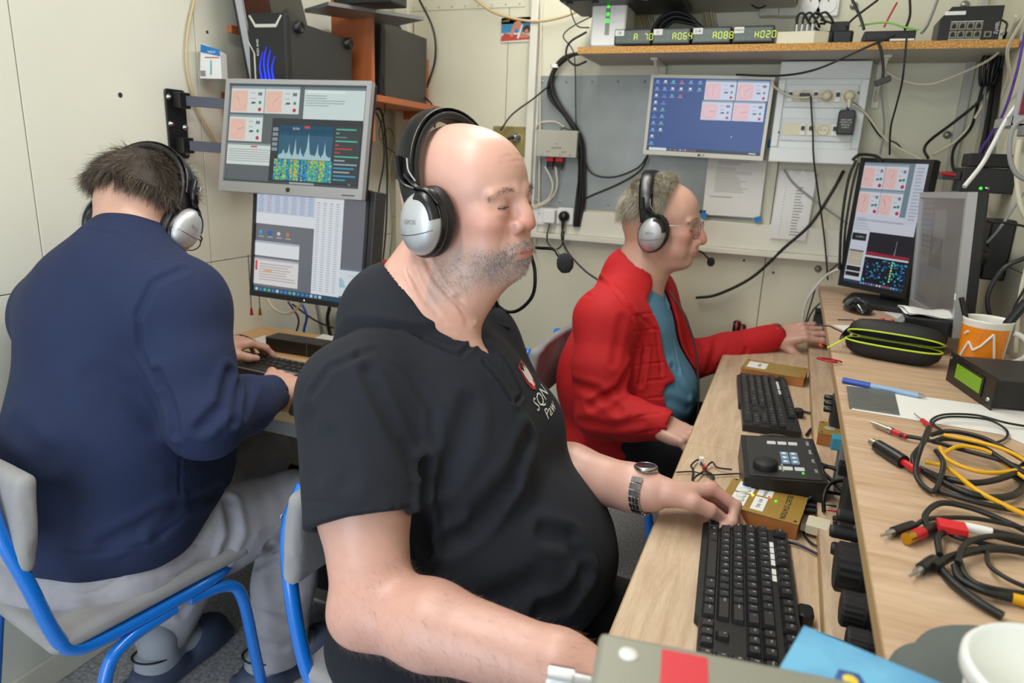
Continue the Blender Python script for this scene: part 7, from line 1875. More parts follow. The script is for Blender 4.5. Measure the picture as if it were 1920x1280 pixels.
# upright silver-framed screen behind the tower
m_, W, H = mtx3(dep(456, -40, 1.85), dep(592, -8, 2.30), dep(466, 165, 1.87))
t = empty('monitor', 'dark silver-framed screen standing upright behind the gaming tower', 'monitor', mtx=m_)
flat_monitor(t, W-.02, H, .012, .03, (m_silver, m_black)); s = Scr(W-.02, H); s.r(0, 0, 1, 1, '14140f'); s.build(t, 'dark_screen', mat('gloss_black', '0b0b0e', .08))
# white and blue box of packaged goods
A = Vector(on(410, 62, 'x', -1.475)); t = empty('medicine_box', 'narrow white and blue cardboard box beside the silver-framed screen', 'box', (-1.492, 1.515, 1.470), radians(12))
z_t = on(415, 70, 'y', 1.53)[2]-1.487; b = MB(); b.prism([(-.034, 0), (.034, 0), (.034, z_t-.025), (-.020, z_t)], 0, .04, 'z'); b = MB()
b.rings([[(x, y, z) for x, z in ((-.032, 0), (.032, 0), (.032, z_t-.022), (-.022, z_t))] for y in (0, .03)][::-1], smooth=False); b.build('carton', m_paper, t, bevel=.001)
s = Scr(.064, z_t); s.n = 2; s.poly([(.16, .02), (1, .17), (1, .36), (.12, .25)][::-1], '1b74b4'); s.lay(); s.txt('VISCO', .62, .24, .09, 'f0f4f8'); s.r(.3, .38, .95, .41, 'c84848'); s.lines(.05, .78, .3, .95, 5, '505050', .6, .1, 1); s.poly([(.55, .45), (.6, .5), (.56, .9), (.5, .9)][::-1], '4aa8a0'); o = s.build(t, 'print', m_print); o.location = (0, -.0006, z_t/2)
# slanted tray above the second tower
P_ = [Vector(dep(616, 10, 1.95)), Vector(dep(795, 38, 2.15))]; d = (P_[1]-P_[0]); bk = Vector((-d.y, d.x, 0)).normalized()*.16
t = empty('silver_tray', 'thin silver-edged tray shelf above the plain tower', 'tray', (0, 0, 0)); b = MB(); b.rings([[P_[0], P_[1], P_[1]+Vector((0, 0, .010)), P_[0]+Vector((0, 0, .010))], [P_[0]+bk, P_[1]+bk, P_[1]+bk+Vector((0, 0, .010)), P_[0]+bk+Vector((0, 0, .010))]], smooth=False); b.build('board', mat('tray_silver', '8f9192', .35, .5), t)
b = MB(); q = P_[0]+d*.12+bk*.3; b.box((q.x, q.y, q.z+.011), (q.x+.20, q.y+.08, q.z+.08)); tag(b.build('black_device', m_black, bevel=.004), 'black device standing on the silver tray at the top edge', 'device')
# red metal box and the shelf it stands on
p = on(720, 522, 'y', 2.02); t = empty('red_device', 'small red metal box with a brass connector right of the lower left monitor', 'red box', (p[0]-.02, 2.02, p[2]), radians(8))
b = MB(); b.box((-.05, 0, 0), (.055, .12, .046)); b.build('case', mat('red_metal', 'b8202a', .35), t, bevel=.001)
for j in range(2):
    for i in range(8): b = MB(); b.box((.0+i*.0065, -.0006, .010+j*.016), (.0045+i*.0065, .0004, .018+j*.016)); b.build('vent_slot', m_ink, t)
b = MB(); b.lathe((-.026, 0, .022), [(.010, 0), (.010, -.012), (.006, -.012), (.006, -.02), (.0002, -.021)], 14, 'y'); b.build('connector', mat('brass', 'b59b58', .3, 1), t)
t = empty('small_shelf', 'dark low shelf carrying the red metal box', 'shelf', (0, 0, 0)); MB().box((p[0]-.16, 1.98, p[2]-.030), (p[0]+.10, 2.18, p[2]-.001)).build('board', m_dk, t, bevel=.003)
MB().box((p[0]-.14, 2.0, 0), (p[0]+.08, 2.16, p[2]-.030)).build('pedestal', mat('cab_grey', '8b8c86', .5), t)
# things under the left desk
t = empty('black_crate', 'black ventilated plastic crate on the floor beyond the grey jeans', 'crate', (-1.02, 1.62, 0)); b = MB(); b.box((-.22, -.13, .01), (.22, .13, .30)); b.build('body', m_blackm, t, bevel=.006)
for j in range(3):
    for i in range(13): b = MB(); b.box((-.18+i*.028, -.1305, .10+j*.06), (-.172+i*.028, -.1295, .145+j*.06)); b.build('slot', mat('slot_dark', '060607', .8), t)
t = empty('amplifier_box', 'black rack box with a tube handle under the left desk', 'box', (-1.13, 1.55, .31)); b = MB(); b.box((-.24, -.12, 0), (.24, .15, .13)); b.build('case', m_black, t, bevel=.003); b = MB(); b.tube([(-.22, -.15, .10), (.24, -.15, .10)], .014, 12); b.build('tube_handle', mat('tube_navy', '252838', .3), t)
t = empty('floor_board', 'white board edge lying on the floor under the left desk', 'board', (0, 0, 0)); MB().box((-1.36, 1.45, 0), (-.82, 1.78, .010)).build('board', m_white, t)
# pair of hanging probes below the lower left monitor
for (px, m_, l) in ((471, m_red, 'red-tipped test lead hanging below the lower left monitor'), (487, m_gold, 'brass-tipped test lead hanging below the lower left monitor')):
    p = Vector(on(px, 575, 'y', 1.52)); t = empty('test_lead', l, 'test lead', p); b = MB(); b.tube([(0, 0, .15), (0, 0, -.004)], .0012, 6); b.build('wire', m_cb, t); b = MB(); b.tube([(0, 0, -.004), (0, 0, -.024)], [.003, .005], 10); b.build('tip', m_, t)

# ================================================================= chairs
def chair(label, loc, rz, group='school chairs'):
    t = empty('chair', label, 'chair', loc, rz, group)
    m_tube = mat('tube_blue', '0f6fd0', .22, coat=.5); m_up = mat('upholstery_grey', '9a999c', .9, bump=.5, bscale=500, noise=.18, nscale=12)
    S = Sdf(); S.u(rbx((0, 0, .462), (.20, .20, .018), .017), .01); S.sub(ell((-.02, 0, .53), (.20, .18, .055)), .02); pos, fc = S.mesh((-.23, -.23, .43), (.23, .23, .50), .008); np_obj('seat', pos, fc, m_up, t, smooth_it=1)
    S = Sdf(); S.u(rbx((-.205, 0, .70), (.016, .195, .085), .015, (0, 8, 0)), .01); S.sub(ell((-.13, 0, .70), (.075, .26, .14)), .01); S.u(ell((-.203, .0, .70), (.016, .19, .08)), .02); pos, fc = S.mesh((-.26, -.22, .62), (-.15, .22, .87), .006); np_obj('backrest', pos, fc, m_up, t, smooth_it=2)
    for s_ in (-1, 1):
        b = MB(); b.tube(spline([(-.232, s_*.13, .765), (-.235, s_*.165, .70), (-.215, s_*.185, .60), (-.19, s_*.19, .49), (-.165, s_*.19, .445), (-.10, s_*.19, .432), (.10, s_*.19, .432), (.18, s_*.16, .432)], 6), .0125, 14); b.build('side_tube', m_tube, t)
        b = MB(); b.tube(spline([(.05, s_*.192, .418), (.13, s_*.195, .405), (.165, s_*.20, .36), (.185, s_*.205, .20), (.205, s_*.212, .012)], 6), .0125, 14); b.build('leg', m_tube, t)
        b = MB(); b.tube(spline([(.02, s_*.192, .418), (-.08, s_*.195, .405), (-.125, s_*.20, .36), (-.155, s_*.205, .20), (-.185, s_*.212, .012)], 6), .0125, 14); b.build('leg', m_tube, t)
        for x in (.206, -.186): b = MB(); b.cyl((x, s_*.212, 0), (x-.002, s_*.212, .03), .0145); b.build('foot_cap', m_black, t)
        b = MB(); b.lathe((-.246, s_*.165, .72), [(.0002, -.003), (.005, -.002), (.005, .0), (.0002, .0)], 10, 'x'); b.build('screw', m_steel, t)
    return t
chA = chair('blue-framed grey chair under the bald man', (-.445, .95, 0), radians(-4))
def chair_copy(label, loc, rz):
    c = copy_tree(chA); c.location = loc; c.rotation_euler = (0, 0, rz); c['label'] = label; return c
chair_copy('blue-framed grey chair under the man in navy, worn at the top of its back pad', (-1.215, .865, 0), radians(80))
chair_copy('blue-framed grey chair behind the red-jacketed man', (-.42, 1.93, 0), radians(0))
# white-laced sneaker of the bald man tucked under his chair
p = on(612, 1262, 'z', .07); Fm = Matrix.Translation((p[0]+.02, p[1]-.01, 0))@Matrix.Rotation(radians(-75), 4, 'Z'); S = Sdf(); S.xf = Fm
S.u(rbx((0, 0, .014), (.14, .046, .013), .012), .01); S.u(ell((.06, 0, .035), (.075, .044, .032)), .02); S.u(ell((-.06, 0, .055), (.07, .040, .050)), .03); S.sub(cap((-.075, 0, .10), (-.04, 0, .13), .036), .01); S.xf = None
c = np.array(Fm.translation)+V3(0, 0, .06); pos, fc = S.mesh(c-.18, c+.18, .004); o = np_obj('sneaker', pos, fc, mat('sneaker_dark', '202226', .7), personA, smooth_it=1)
for i in range(4): b = MB(); b.m = Fm; b.tube(spline([(-.005+i*.022, -.028, .066-i*.006), (.0+i*.022, 0, .075-i*.006), (-.003+i*.022, .028, .066-i*.006)], 4), .0042, 6); b.build('shoelace', m_wht, o)
b = MB(); b.m = Fm; b.tube(spline([(-.01, 0, .075), (-.02, -.03, .085), (-.005, -.045, .06), (-.01, 0, .075), (.01, .03, .08), (.02, .045, .06)], 5), .0035, 6); b.build('shoelace', m_wht, o)
for o_ in (o,)+tuple(x for x in bpy.data.objects if x.parent == o): pass
o.matrix_parent_inverse = personA.matrix_world.inverted()
# ================================================================= cables
def wc(pts, r, m, label, y=YB-.012, **k):
    P = [on(p[0], p[1], 'y', p[2] if len(p) > 2 else y) for p in pts]; return cable(P, r, m, label, **k)
# thick bundle down the zinc sheet
t = empty('cable_bundle', 'thick black cable bundle curving down from the long shelf over the zinc sheet', 'cable bundle', (0, 0, 0))
base = [(1098, 98), (1060, 108), (1034, 140), (1035, 180), (1062, 220), (1085, 260), (1090, 320), (1086, 380), (1080, 425)]
for i, (dx, dr, dy) in enumerate(((0, .0060, 0), (5, .0055, .010), (-4, .0050, .012), (2, .0045, .020), (8, .0040, .004))):
    P = [on(x+dx*(1 if k % 2 else .6)+R.uniform(-2, 2), y_, 'y', YB-.024-dy) for k, (x, y_) in enumerate(base)]
    b = MB(); b.tube(spline(P, 8), dr, 8); b.build('cable', m_cb, t)
p = Vector(on(1040, 124, 'y', YB-.04)); b = MB(); b.lathe(p, [(.015, -.006), (.015, .006)], 14); b.build('white_clip', m_wht, t)
for pts, r, m, l, y in (
    ([(1176, 0, 2.3), (1060, 60), (1077, 105), (1080, 230), (1085, 300), (1080, 420)], .0022, m_cb, 'thin black cable falling from the router over the bundle', YB-.05),
    ([(1080, 250), (1055, 240), (1050, 262), (1078, 268)], .0018, m_cb, 'small loop of thin black wire beside the terminal box', YB-.05),
    ([(1215, 290), (1195, 315), (1150, 332), (1110, 325), (1092, 290)], .0032, m_cb, 'upper black cable sagging from the desktop monitor to the bundle', YB-.03),
    ([(1215, 292), (1200, 320), (1160, 345), (1098, 372), (1083, 388)], .0036, m_cb, 'lower black cable sagging from the desktop monitor to the bundle', YB-.04),
    ([(1014, 0), (1010, 380), (1000, 470), (1010, 500)], .0028, m_cw, 'thin white wire running down beside the white conduit', YB-.03),
    ([(1022, 312), (1036, 345), (1028, 372), (1004, 385), (994, 380)], .0030, m_cw, 'left white cord from the red plugs', YB-.04),
    ([(1042, 312), (1044, 350), (1030, 375), (1004, 388), (990, 384)], .0030, m_cw, 'right white cord from the red plugs', YB-.04),
    ([(1005, 240), (1012, 230), (1040, 228), (1058, 238)], .003, m_cw, 'white cord looping over the terminal box', YB-.02),
    ([(938, 245), (960, 215), (1000, 185), (1028, 162)], .0030, m_cb, 'black wire from the brass plate to the bundle', YB-.05),
    ([(885, -5), (930, 25), (1000, 40), (1060, 30), (1110, 8)], .0048, mat('beige_cable', 'c9b48c', .5), 'beige cable swagging across the top past the postcard', YB-.03),
    ([(1065, 0), (1075, 35), (1085, 50), (1105, 52)], .0022, m_cb, 'thin black wire left of the white router', YB-.1),
    ([(1100, 60), (1068, 80), (1062, 105), (1078, 122), (1100, 115)], .0035, m_cb, 'black loop hanging off the left end of the long shelf', 2.30),
    ([(784, -5), (812, 55), (816, 110), (800, 165)], .0042, m_cb, 'black cable arcing down the wall right of the cherry cabinet', YB-.03),
    ([(680, 178), (720, 200), (770, 200), (790, 180), (815, 205), (815, 240)], .0036, m_cb, 'black cable looping under the cherry cabinet', 2.42),
    ([(690, 215), (712, 205), (722, 250), (726, 330), (724, 420), (718, 490)], .0036, m_cb, 'black cable hanging beside the left monitors, inner', 2.30),
    ([(688, 225), (700, 208), (715, 235), (720, 300), (708, 380), (712, 490)], .0030, m_cb, 'black cable hanging beside the left monitors, outer', 2.26),
    ([(716, 262), (728, 240), (740, 262), (730, 320), (736, 420), (730, 490)], .0030, mat('greenish_cable', '8c8a6a', .5), 'olive cable hanging beside the left monitors', 2.34),
    ([(705, 20), (716, 120), (722, 200), (712, 260), (760, 300)], .0016, m_cb, 'hair-thin wire in front of the plain tower', 2.1),
    ([(775, 30), (776, 120), (776, 200)], .0016, m_cb, 'thin wire at the right edge of the plain tower', 2.38),
    ([(772, 125), (788, 140), (785, 165), (770, 178)], .0035, m_cw, 'cream cord arc at the end panel of the cherry cabinet', 2.44),
    ([(560, 560), (575, 590), (570, 620), (575, 640)], .0042, mat('blue_cable', '2f63c8', .5), 'blue cable behind the left desk', 1.78),
    ([(500, 560), (515, 580), (540, 588), (560, 575), (570, 560)], .0045, m_cw, 'cream cable loop below the lower left monitor', 1.70),
    ([(540, 565), (560, 600), (548, 640)], .003, m_cb, 'black cable behind the left desk, left one', 1.78),
    ([(548, 570), (590, 600), (625, 615)], .003, m_cb, 'black cable behind the left desk, slanting right', 1.78),
    ([(594, 570), (600, 600), (606, 635)], .006, m_cg, 'grey cable behind the left desk', 1.80),
    ([(618, 575), (614, 600), (622, 640)], .006, m_cb, 'thick black cable behind the left desk', 1.80),
    ([(364, 0), (352, 60), (350, 120), (362, 180), (372, 210), (405, 268)], .0038, mat('beige_cable', 'c9b48c', .5), '', 0)):
    if y: wc(pts, r, m, l, y)
    else: cable([on(px, py, 'x', XL+.008) for px, py in pts], r, m, 'beige cable running down the left wall behind the bracket')
# power-line cords at the right
wc([(1072, 560, 2.47), (1076, 562, 2.46)], .001, m_cb, 'stub') if False else None
wc([(1305, 558, YB-.02), (1345, 552, YB-.03), (1410, 520, YB-.04), (1470, 465, YB-.05), (1520, 420, YB-.06), (1560, 360, YB-.05), (1582, 320, YB-.03)], .0050, m_cb, 'thick black cable rising diagonally to the right across the back wall')
for pts, r, m, l in (
    ([(1520, 180, 2.375), (1524, 250, 2.37), (1527, 310, 2.38), (1545, 440, 2.44), (1552, 525, 2.44)], .0026, m_cb, 'black cord dropping from the white box to the shelf corner'),
    ([(1470, 318, 2.46), (1490, 345, 2.46), (1540, 385, 2.46), (1590, 420, 2.46)], .0028, m_cg, 'grey wire crossing down to the right under the white box'),
    ([(1447, 150, 2.38), (1455, 165, 2.38), (1490, 182, 2.38), (1545, 180, 2.38)], .0032, m_cw, 'cream lead to the middle socket of the white box'),
    ([(1600, 195, 2.37), (1625, 215, 2.40), (1660, 260, 2.43), (1690, 280, 2.42), (1730, 300, 2.40)], .0034, m_cw, 'cream cord swinging from the white box to the tall monitor'),
    ([(1600, 192, 2.37), (1620, 210, 2.4), (1650, 255, 2.44), (1680, 268, 2.44), (1695, 285, 2.44)], .0022, m_cb, 'thin black wire leaving the right socket of the white box'),
    ([(1655, 130, 2.40), (1690, 150, 2.40), (1740, 158, 2.38), (1800, 138, 2.36), (1870, 100, 2.30), (1905, 30, 2.2)], .0038, m_cw, 'cream cable sweeping under the right half of the long shelf'),
    ([(1380, 140, 2.34), (1460, 142, 2.30), (1530, 130, 2.24), (1610, 95, 2.20), (1680, 65, 2.2)], .0032, m_cb, 'black cable running from the desktop monitor up over the long shelf'),
    ([(1643, 72, 2.2), (1652, 95, 2.2), (1656, 125, 2.2), (1655, 148, 2.2)], .0036, m_cb, 'short black lead of the hanging flat connector'),
    ([(1700, 72, 2.2), (1692, 150, 2.22), (1680, 200, 2.3), (1670, 240, 2.36), (1668, 290, 2.4)], .0026, m_cb, 'thin black cord hanging from the hub over the shelf front'),
    ([(1650, 150, 2.44), (1655, 200, 2.44), (1658, 240, 2.44), (1650, 290, 2.44)], .0028, m_cg, 'grey-green wire below the shelf bracket'),
    ([(1885, 60, 2.3), (1870, 130, 2.4), (1840, 185, 2.42), (1790, 228, 2.42), (1745, 262, 2.40), (1733, 280, 2.36), (1740, 296, 2.3)], .0042, m_cb, 'black cable curving from the corner to the tall monitor'),
    ([(1868, 110, 2.42), (1865, 150, 2.42), (1838, 205, 2.42), (1800, 258, 2.42), (1750, 290, 2.40)], .0042, m_cw, 'cream cable curving from the corner to the tall monitor'),
    ([(1850, 130, 2.44), (1835, 190, 2.44), (1820, 240, 2.40), (1790, 275, 2.3), (1786, 310, 2.2), (1800, 335, 2.1)], .0042, m_cb, 'black cable dropping along the corner to the power supply'),
    ([(1866, 130, 2.4), (1852, 230, 2.3), (1830, 330, 2.2)], .0075, m_cb, 'thick black hose-like cable in the corner'),
    ([(1878, 130, 2.36), (1862, 230, 2.28), (1846, 330, 2.2)], .0065, m_cb, 'second thick black cable in the corner'),
    ([(1848, 165, 2.42), (1843, 240, 2.38), (1850, 290, 2.3), (1862, 305, 2.2)], .0038, m_cg, 'pale grey cable between the thick corner cables'),
    ([(1922, 60, 2.1), (1905, 140, 2.12), (1880, 215, 2.15), (1840, 280, 2.2), (1828, 300, 2.2)], .0034, mat('violet_cable', '5a3a9c', .5), 'violet cable down the right corner'),
    ([(1925, 175, 1.9), (1890, 220, 1.9), (1860, 275, 1.9), (1840, 310, 1.9), (1808, 350, 1.86)], .0050, m_wht, 'white cable slanting down to the top of the silver monitor'),
    ([(1925, 25, 1.9), (1890, 90, 2.0), (1892, 140, 2.1), (1880, 180, 2.2)], .0036, m_cw, 'cream cable at the top right edge'),
    ([(1930, 215, 1.7), (1900, 240, 1.7), (1893, 290, 1.7), (1905, 325, 1.7), (1930, 340, 1.7)], .0045, m_cg, 'grey cable loop under the red circuit box'),
    ([(1912, 262, 1.75), (1906, 310, 1.75), (1912, 380, 1.75), (1930, 420, 1.75)], .0050, m_cw, 'cream cable hanging below the red circuit box'),
    ([(1838, 408, 1.7), (1860, 416, 1.7), (1890, 418, 1.7), (1925, 425, 1.7)], .0024, m_cb, 'thin black wire above the monitor arm'),
    ([(1920, 360, 1.8), (1880, 420, 1.8), (1850, 455, 1.8)], .0030, m_cg, 'grey wire slanting above the monitor arm'),
    ([(1925, 482, 1.6), (1880, 505, 1.6), (1852, 555, 1.6), (1860, 600, 1.6), (1880, 625, 1.6)], .0046, m_cb, 'black cable arcing under the monitor arm behind the mug'),
    ([(1930, 480, 1.62), (1912, 560, 1.62), (1905, 660, 1.62)], .0040, m_cw, 'cream cable at the right edge behind the mug'),
    ([(1895, 600, 1.6), (1905, 570, 1.6), (1928, 530, 1.6)], .0025, m_cb, 'thin black wire at the right edge beside the mug'),
    ([(1598, 300, 2.3), (1612, 290, 2.3), (1640, 292, 2.25), (1655, 302, 2.2)], .0045, m_cb, 'black cable over the top corner of the tall monitor'),
    ([(1605, 300, 2.3), (1590, 340, 2.3), (1578, 420, 2.3), (1574, 505, 2.3)], .0040, m_cb, 'black cable along the left side of the tall monitor, outer'),
    ([(1610, 305, 2.28), (1598, 350, 2.28), (1585, 430, 2.28), (1580, 510, 2.3)], .0034, m_cb, 'black cable along the left side of the tall monitor, middle'),
    ([(1570, 505, 2.3), (1545, 520, 2.36), (1515, 560, 2.40), (1505, 600, 2.42), (1512, 635, 2.42)], .0040, m_wht, 'white cable falling behind the end of the raised shelf'),
    ([(1570, 495, 2.3), (1535, 530, 2.4), (1520, 570, 2.42), (1508, 612, 2.42)], .0024, m_cb, 'black wire falling behind the end of the raised shelf'),
    ([(1580, 566, 2.25), (1555, 560, 2.28), (1530, 575, 2.34), (1515, 600, 2.42), (1514, 620, 2.42)], .0024, m_cb, 'black mouse lead curving off the raised shelf'),
    ([(1390, -5, 2.4), (1420, 15, 2.4), (1440, 8, 2.42)], .0026, m_cb, 'black lead to the leftmost top outlet'),
    ([(1598, 0, 2.3), (1612, 30, 2.28), (1620, 55, 2.26)], .0040, m_cb, 'black cable dropping to the hub, left'),
    ([(1706, 0, 2.35), (1706, 30, 2.32), (1697, 55, 2.28)], .0036, m_cb, 'black cable dropping to the hub, right'),
    ([(1646, 0, 2.36), (1600, 35, 2.33), (1588, 50, 2.3)], .0032, m_cb, 'black cable crossing behind the adaptor clump'),
    ([(1682, 5, 2.36), (1668, 30, 2.34), (1658, 50, 2.3)], .0026, m_red, 'thin red wire behind the hub'),
    ([(1610, 48, 2.3), (1660, 42, 2.28), (1700, 52, 2.26), (1722, 56, 2.25)], .0026, mat('green_cable', '7ab84a', .5), 'green patch cable over the hub'),
    ([(1758, 0, 2.38), (1740, 45, 2.32), (1728, 62, 2.28)], .0040, m_cg, 'grey cable between the hub and the network switch'),
    ([(1876, 36, 2.24), (1888, 45, 2.24), (1882, 62, 2.24), (1876, 64, 2.25)], .0026, m_cb, 'small black loop at the right side of the network switch')):
    wc(pts, r, m, l)
# black loops on the shelf and beige coils on the wall above
t = empty('cable_coil', 'heavy black cable arch standing behind the rotator displays', 'cable coil', (0, 0, 0))
for i in range(7):
    b = MB(); o_ = i*3; b.tube(spline([on(x, y_, 'y', 2.33+.008*(i % 3)) for x, y_ in ((1222+o_, 62), (1238+o_, 34+o_*.6), (1270, 22+o_), (1300+o_*.5, 36+o_*.7), (1312+o_, 60))], 7), .0050, 7); b.build('loop', m_cb, t)
for (cx, l) in ((1212, 'left'), (1330, 'right')):
    t = empty('cable_coil', 'pale coiled cable on the wall above the displays, %s side' % l, 'cable coil', (0, 0, 0))
    for i in range(5): b = MB(); b.tube(spline([on(cx+(i-2)*5+q, y_, 'y', YB-.012-.006*(i % 2)) for q, y_ in ((-6 if l == 'left' else -4, -10), (-2, 25), (6, 62))], 5), .0042, 7); b.build('loop', mat('pale_beige', 'c4b996', .5), t)
# hanging flat connector, coils in the corner, power supply, circuit box
p = Vector(on(1655, 152, 'y', 2.2)); t = empty('flat_connector', 'flat grey display connector dangling below the long shelf', 'connector', p, 0); t.rotation_euler = (0, radians(-22), 0)
b = MB(); b.rbox((0, 0, 0), (.040, .012, .016), .003, axis='y'); b.build('hood', m_dk, t)
p = Vector(on(1858, 110, 'y', 2.36)); t = empty('cable_coil', 'black figure-eight cable coil tied in the right corner under the shelf end', 'cable coil', p)
for i in range(4): b = MB(); b.tube(spline([(-.012+.010*i, 0, .03), (-.022+.010*i, -.01, -.02), (-.010+.008*i, 0, -.07), (.004+.008*i, .006, -.02), (-.004+.010*i, .004, .03)], 6), .0042, 7); b.build('loop', m_cb, t)
p = on(1850, 358, 'x', XR-.06); t = empty('power_supply', 'black power supply with a green light on the right wall behind the silver monitor', 'power supply', (XR-.004, p[1], p[2])); 
p0_ = on(1800, 350, 'x', XR-.15); t.location = (XR-.15, 2.00, on(1845, 362, 'y', 2.0)[2])
t.scale = (.78,)*3; t.location.x += .04
b = MB(); b.box((0, 0, 0), (.145, .12, .075)); b.build('case', m_black, t, bevel=.003); b = MB(); b.box((.01, .01, .077), (.125, .11, .118)); b.build('adaptor', m_blackm, t, bevel=.004)
b = MB(); b.box((-.05, .02, .035), (.0, .10, .060)); b.build('terminal_block', m_dk, t, bevel=.002); b = MB(); b.tube([(-.02, .0, .05), (-.06, -.005, .055)], .005, 8); b.build('red_clip', m_red, t)
b = MB(); b.lathe((.055, -.002, .014), [(.0045, 0), (.003, -.002), (.0002, -.003)], 12, 'y'); b.build('green_led', m_led_g, t); b = MB(); b.lathe((.072, 0, .014), [(.007, 0), (.006, -.006), (.0002, -.007)], 14, 'y'); b.build('terminal', m_steel, t)
q = on(1900, 200, 'x', XR-.05); t = empty('circuit_box', 'open aluminium circuit box with red boards and connectors on the right wall', 'circuit box', (XR-.012, q[1], q[2]))
t.location = (XR-.010, 1.86, on(1900, 235, 'y', 1.86)[2]); b = MB(); b.box((-.055, 0, 0), (.008, .004, .13)); b.box((-.055, 0, 0), (.008, .14, .004)); b.box((-.057, 0, 0), (-.053, .14, .02)); b.build('chassis', m_silver, t)
b = MB(); b.box((-.045, -.004, .022), (.0, -.001, .10)); b.build('red_board', mat('pcb_red', '8c1c34', .5, noise=.5, nscale=200), t)
for i in range(2): b = MB(); b.rbox((-.03+.028*i, -.02, -.012), (.022, .04, .022), .004); b.build('serial_hood', m_grey, t)
# ---- desk cables on the lower desk and between radios
def dc(pts, r, m, label, z=.745, **k):
    return cable([on(p[0], p[1], 'z', p[2] if len(p) > 2 else z) for p in pts], r, m, label, **k)
for pts, r, m, l in (
    ([(1268, 885), (1300, 884), (1330, 890), (1395, 888), (1420, 900)], .0014, m_cb, 'thin black wire from the tied earphone lead to the keypad box'),
    ([(1490, 770), (1510, 772), (1532, 778)], .0030, m_cb, 'short keyboard cable of the far keyboard'), ([(1512, 815), (1520, 805), (1533, 798)], .0030, m_cb, 'black lead curling to the platform beside the keypad box'),
    ([(1472, 1015), (1500, 1022), (1545, 1045), (1560, 1055)], .0022, mat('navy_cable', '1c2244', .4), 'navy cable crossing the desk by the near keyboard'),
    ([(1520, 985, .75), (1508, 1000), (1525, 1020), (1558, 1032)], .0020, m_cb, 'thin black wire from the beige serial plug'),
    ([(1475, 925, .757), (1500, 922, .76), (1530, 900, .775), (1535, 880, .79), (1590, 930, .80)], .0034, m_cb, 'black audio cable arching behind the amber box, upper'),
    ([(1498, 940, .757), (1515, 936, .765), (1545, 905, .79), (1545, 875, .80), (1600, 888, .80)], .0034, m_cb, 'black audio cable arching behind the amber box, middle'),
    ([(1440, 895), (1480, 905), (1530, 918, .76), (1600, 930, .79)], .0030, m_cb, 'black cable running flat behind the amber box'),
    ([(1545, 960, .765), (1545, 930, .79), (1560, 905, .80), (1600, 900, .80)], .0032, m_cb, 'black cable looping up to the shelf edge beside the serial plug'),
    ([(1525, 868, .78), (1540, 870, .79), (1580, 885, .80), (1605, 900, .81)], .0034, m_cb, 'black cable from the keypad box up to the radios'),
    ([(418, 636, .745), (450, 628, .745), (480, 640, .745), (492, 650, .745)], .0024, m_cb, 'black cable lying on the left desk behind the keyboard')):
    dc(pts, r, m, l)
t = empty('earphone_lead', 'tied bunch of thin black wire with a white tag and red tie on the desk', 'cable', (0, 0, 0))
b = MB()
for q in ([(1300, 880), (1296, 872), (1310, 862), (1322, 880), (1338, 898)], [(1318, 884), (1306, 892), (1300, 898)], [(1322, 882), (1336, 890), (1340, 898)], [(1320, 880), (1335, 866), (1345, 876), (1372, 880)], [(1300, 880), (1298, 900)]): b.tube(spline([on(x, y, 'z', .746+.004*(i % 2)) for i, (x, y) in enumerate(q)], 6), .0018, 6)
b.build('wire', m_cb, t, kind='stuff')
p = on(1315, 862, 'z', .750); b = MB(); b.bx((p[0], p[1], p[2]), (.008, .012, .010)); b.build('white_tag', m_wht, t); p = on(1322, 878, 'z', .748); b = MB(); b.lathe(p, [(.0045, -.004), (.0045, .004)], 10); b.build('red_tie', m_red, t)
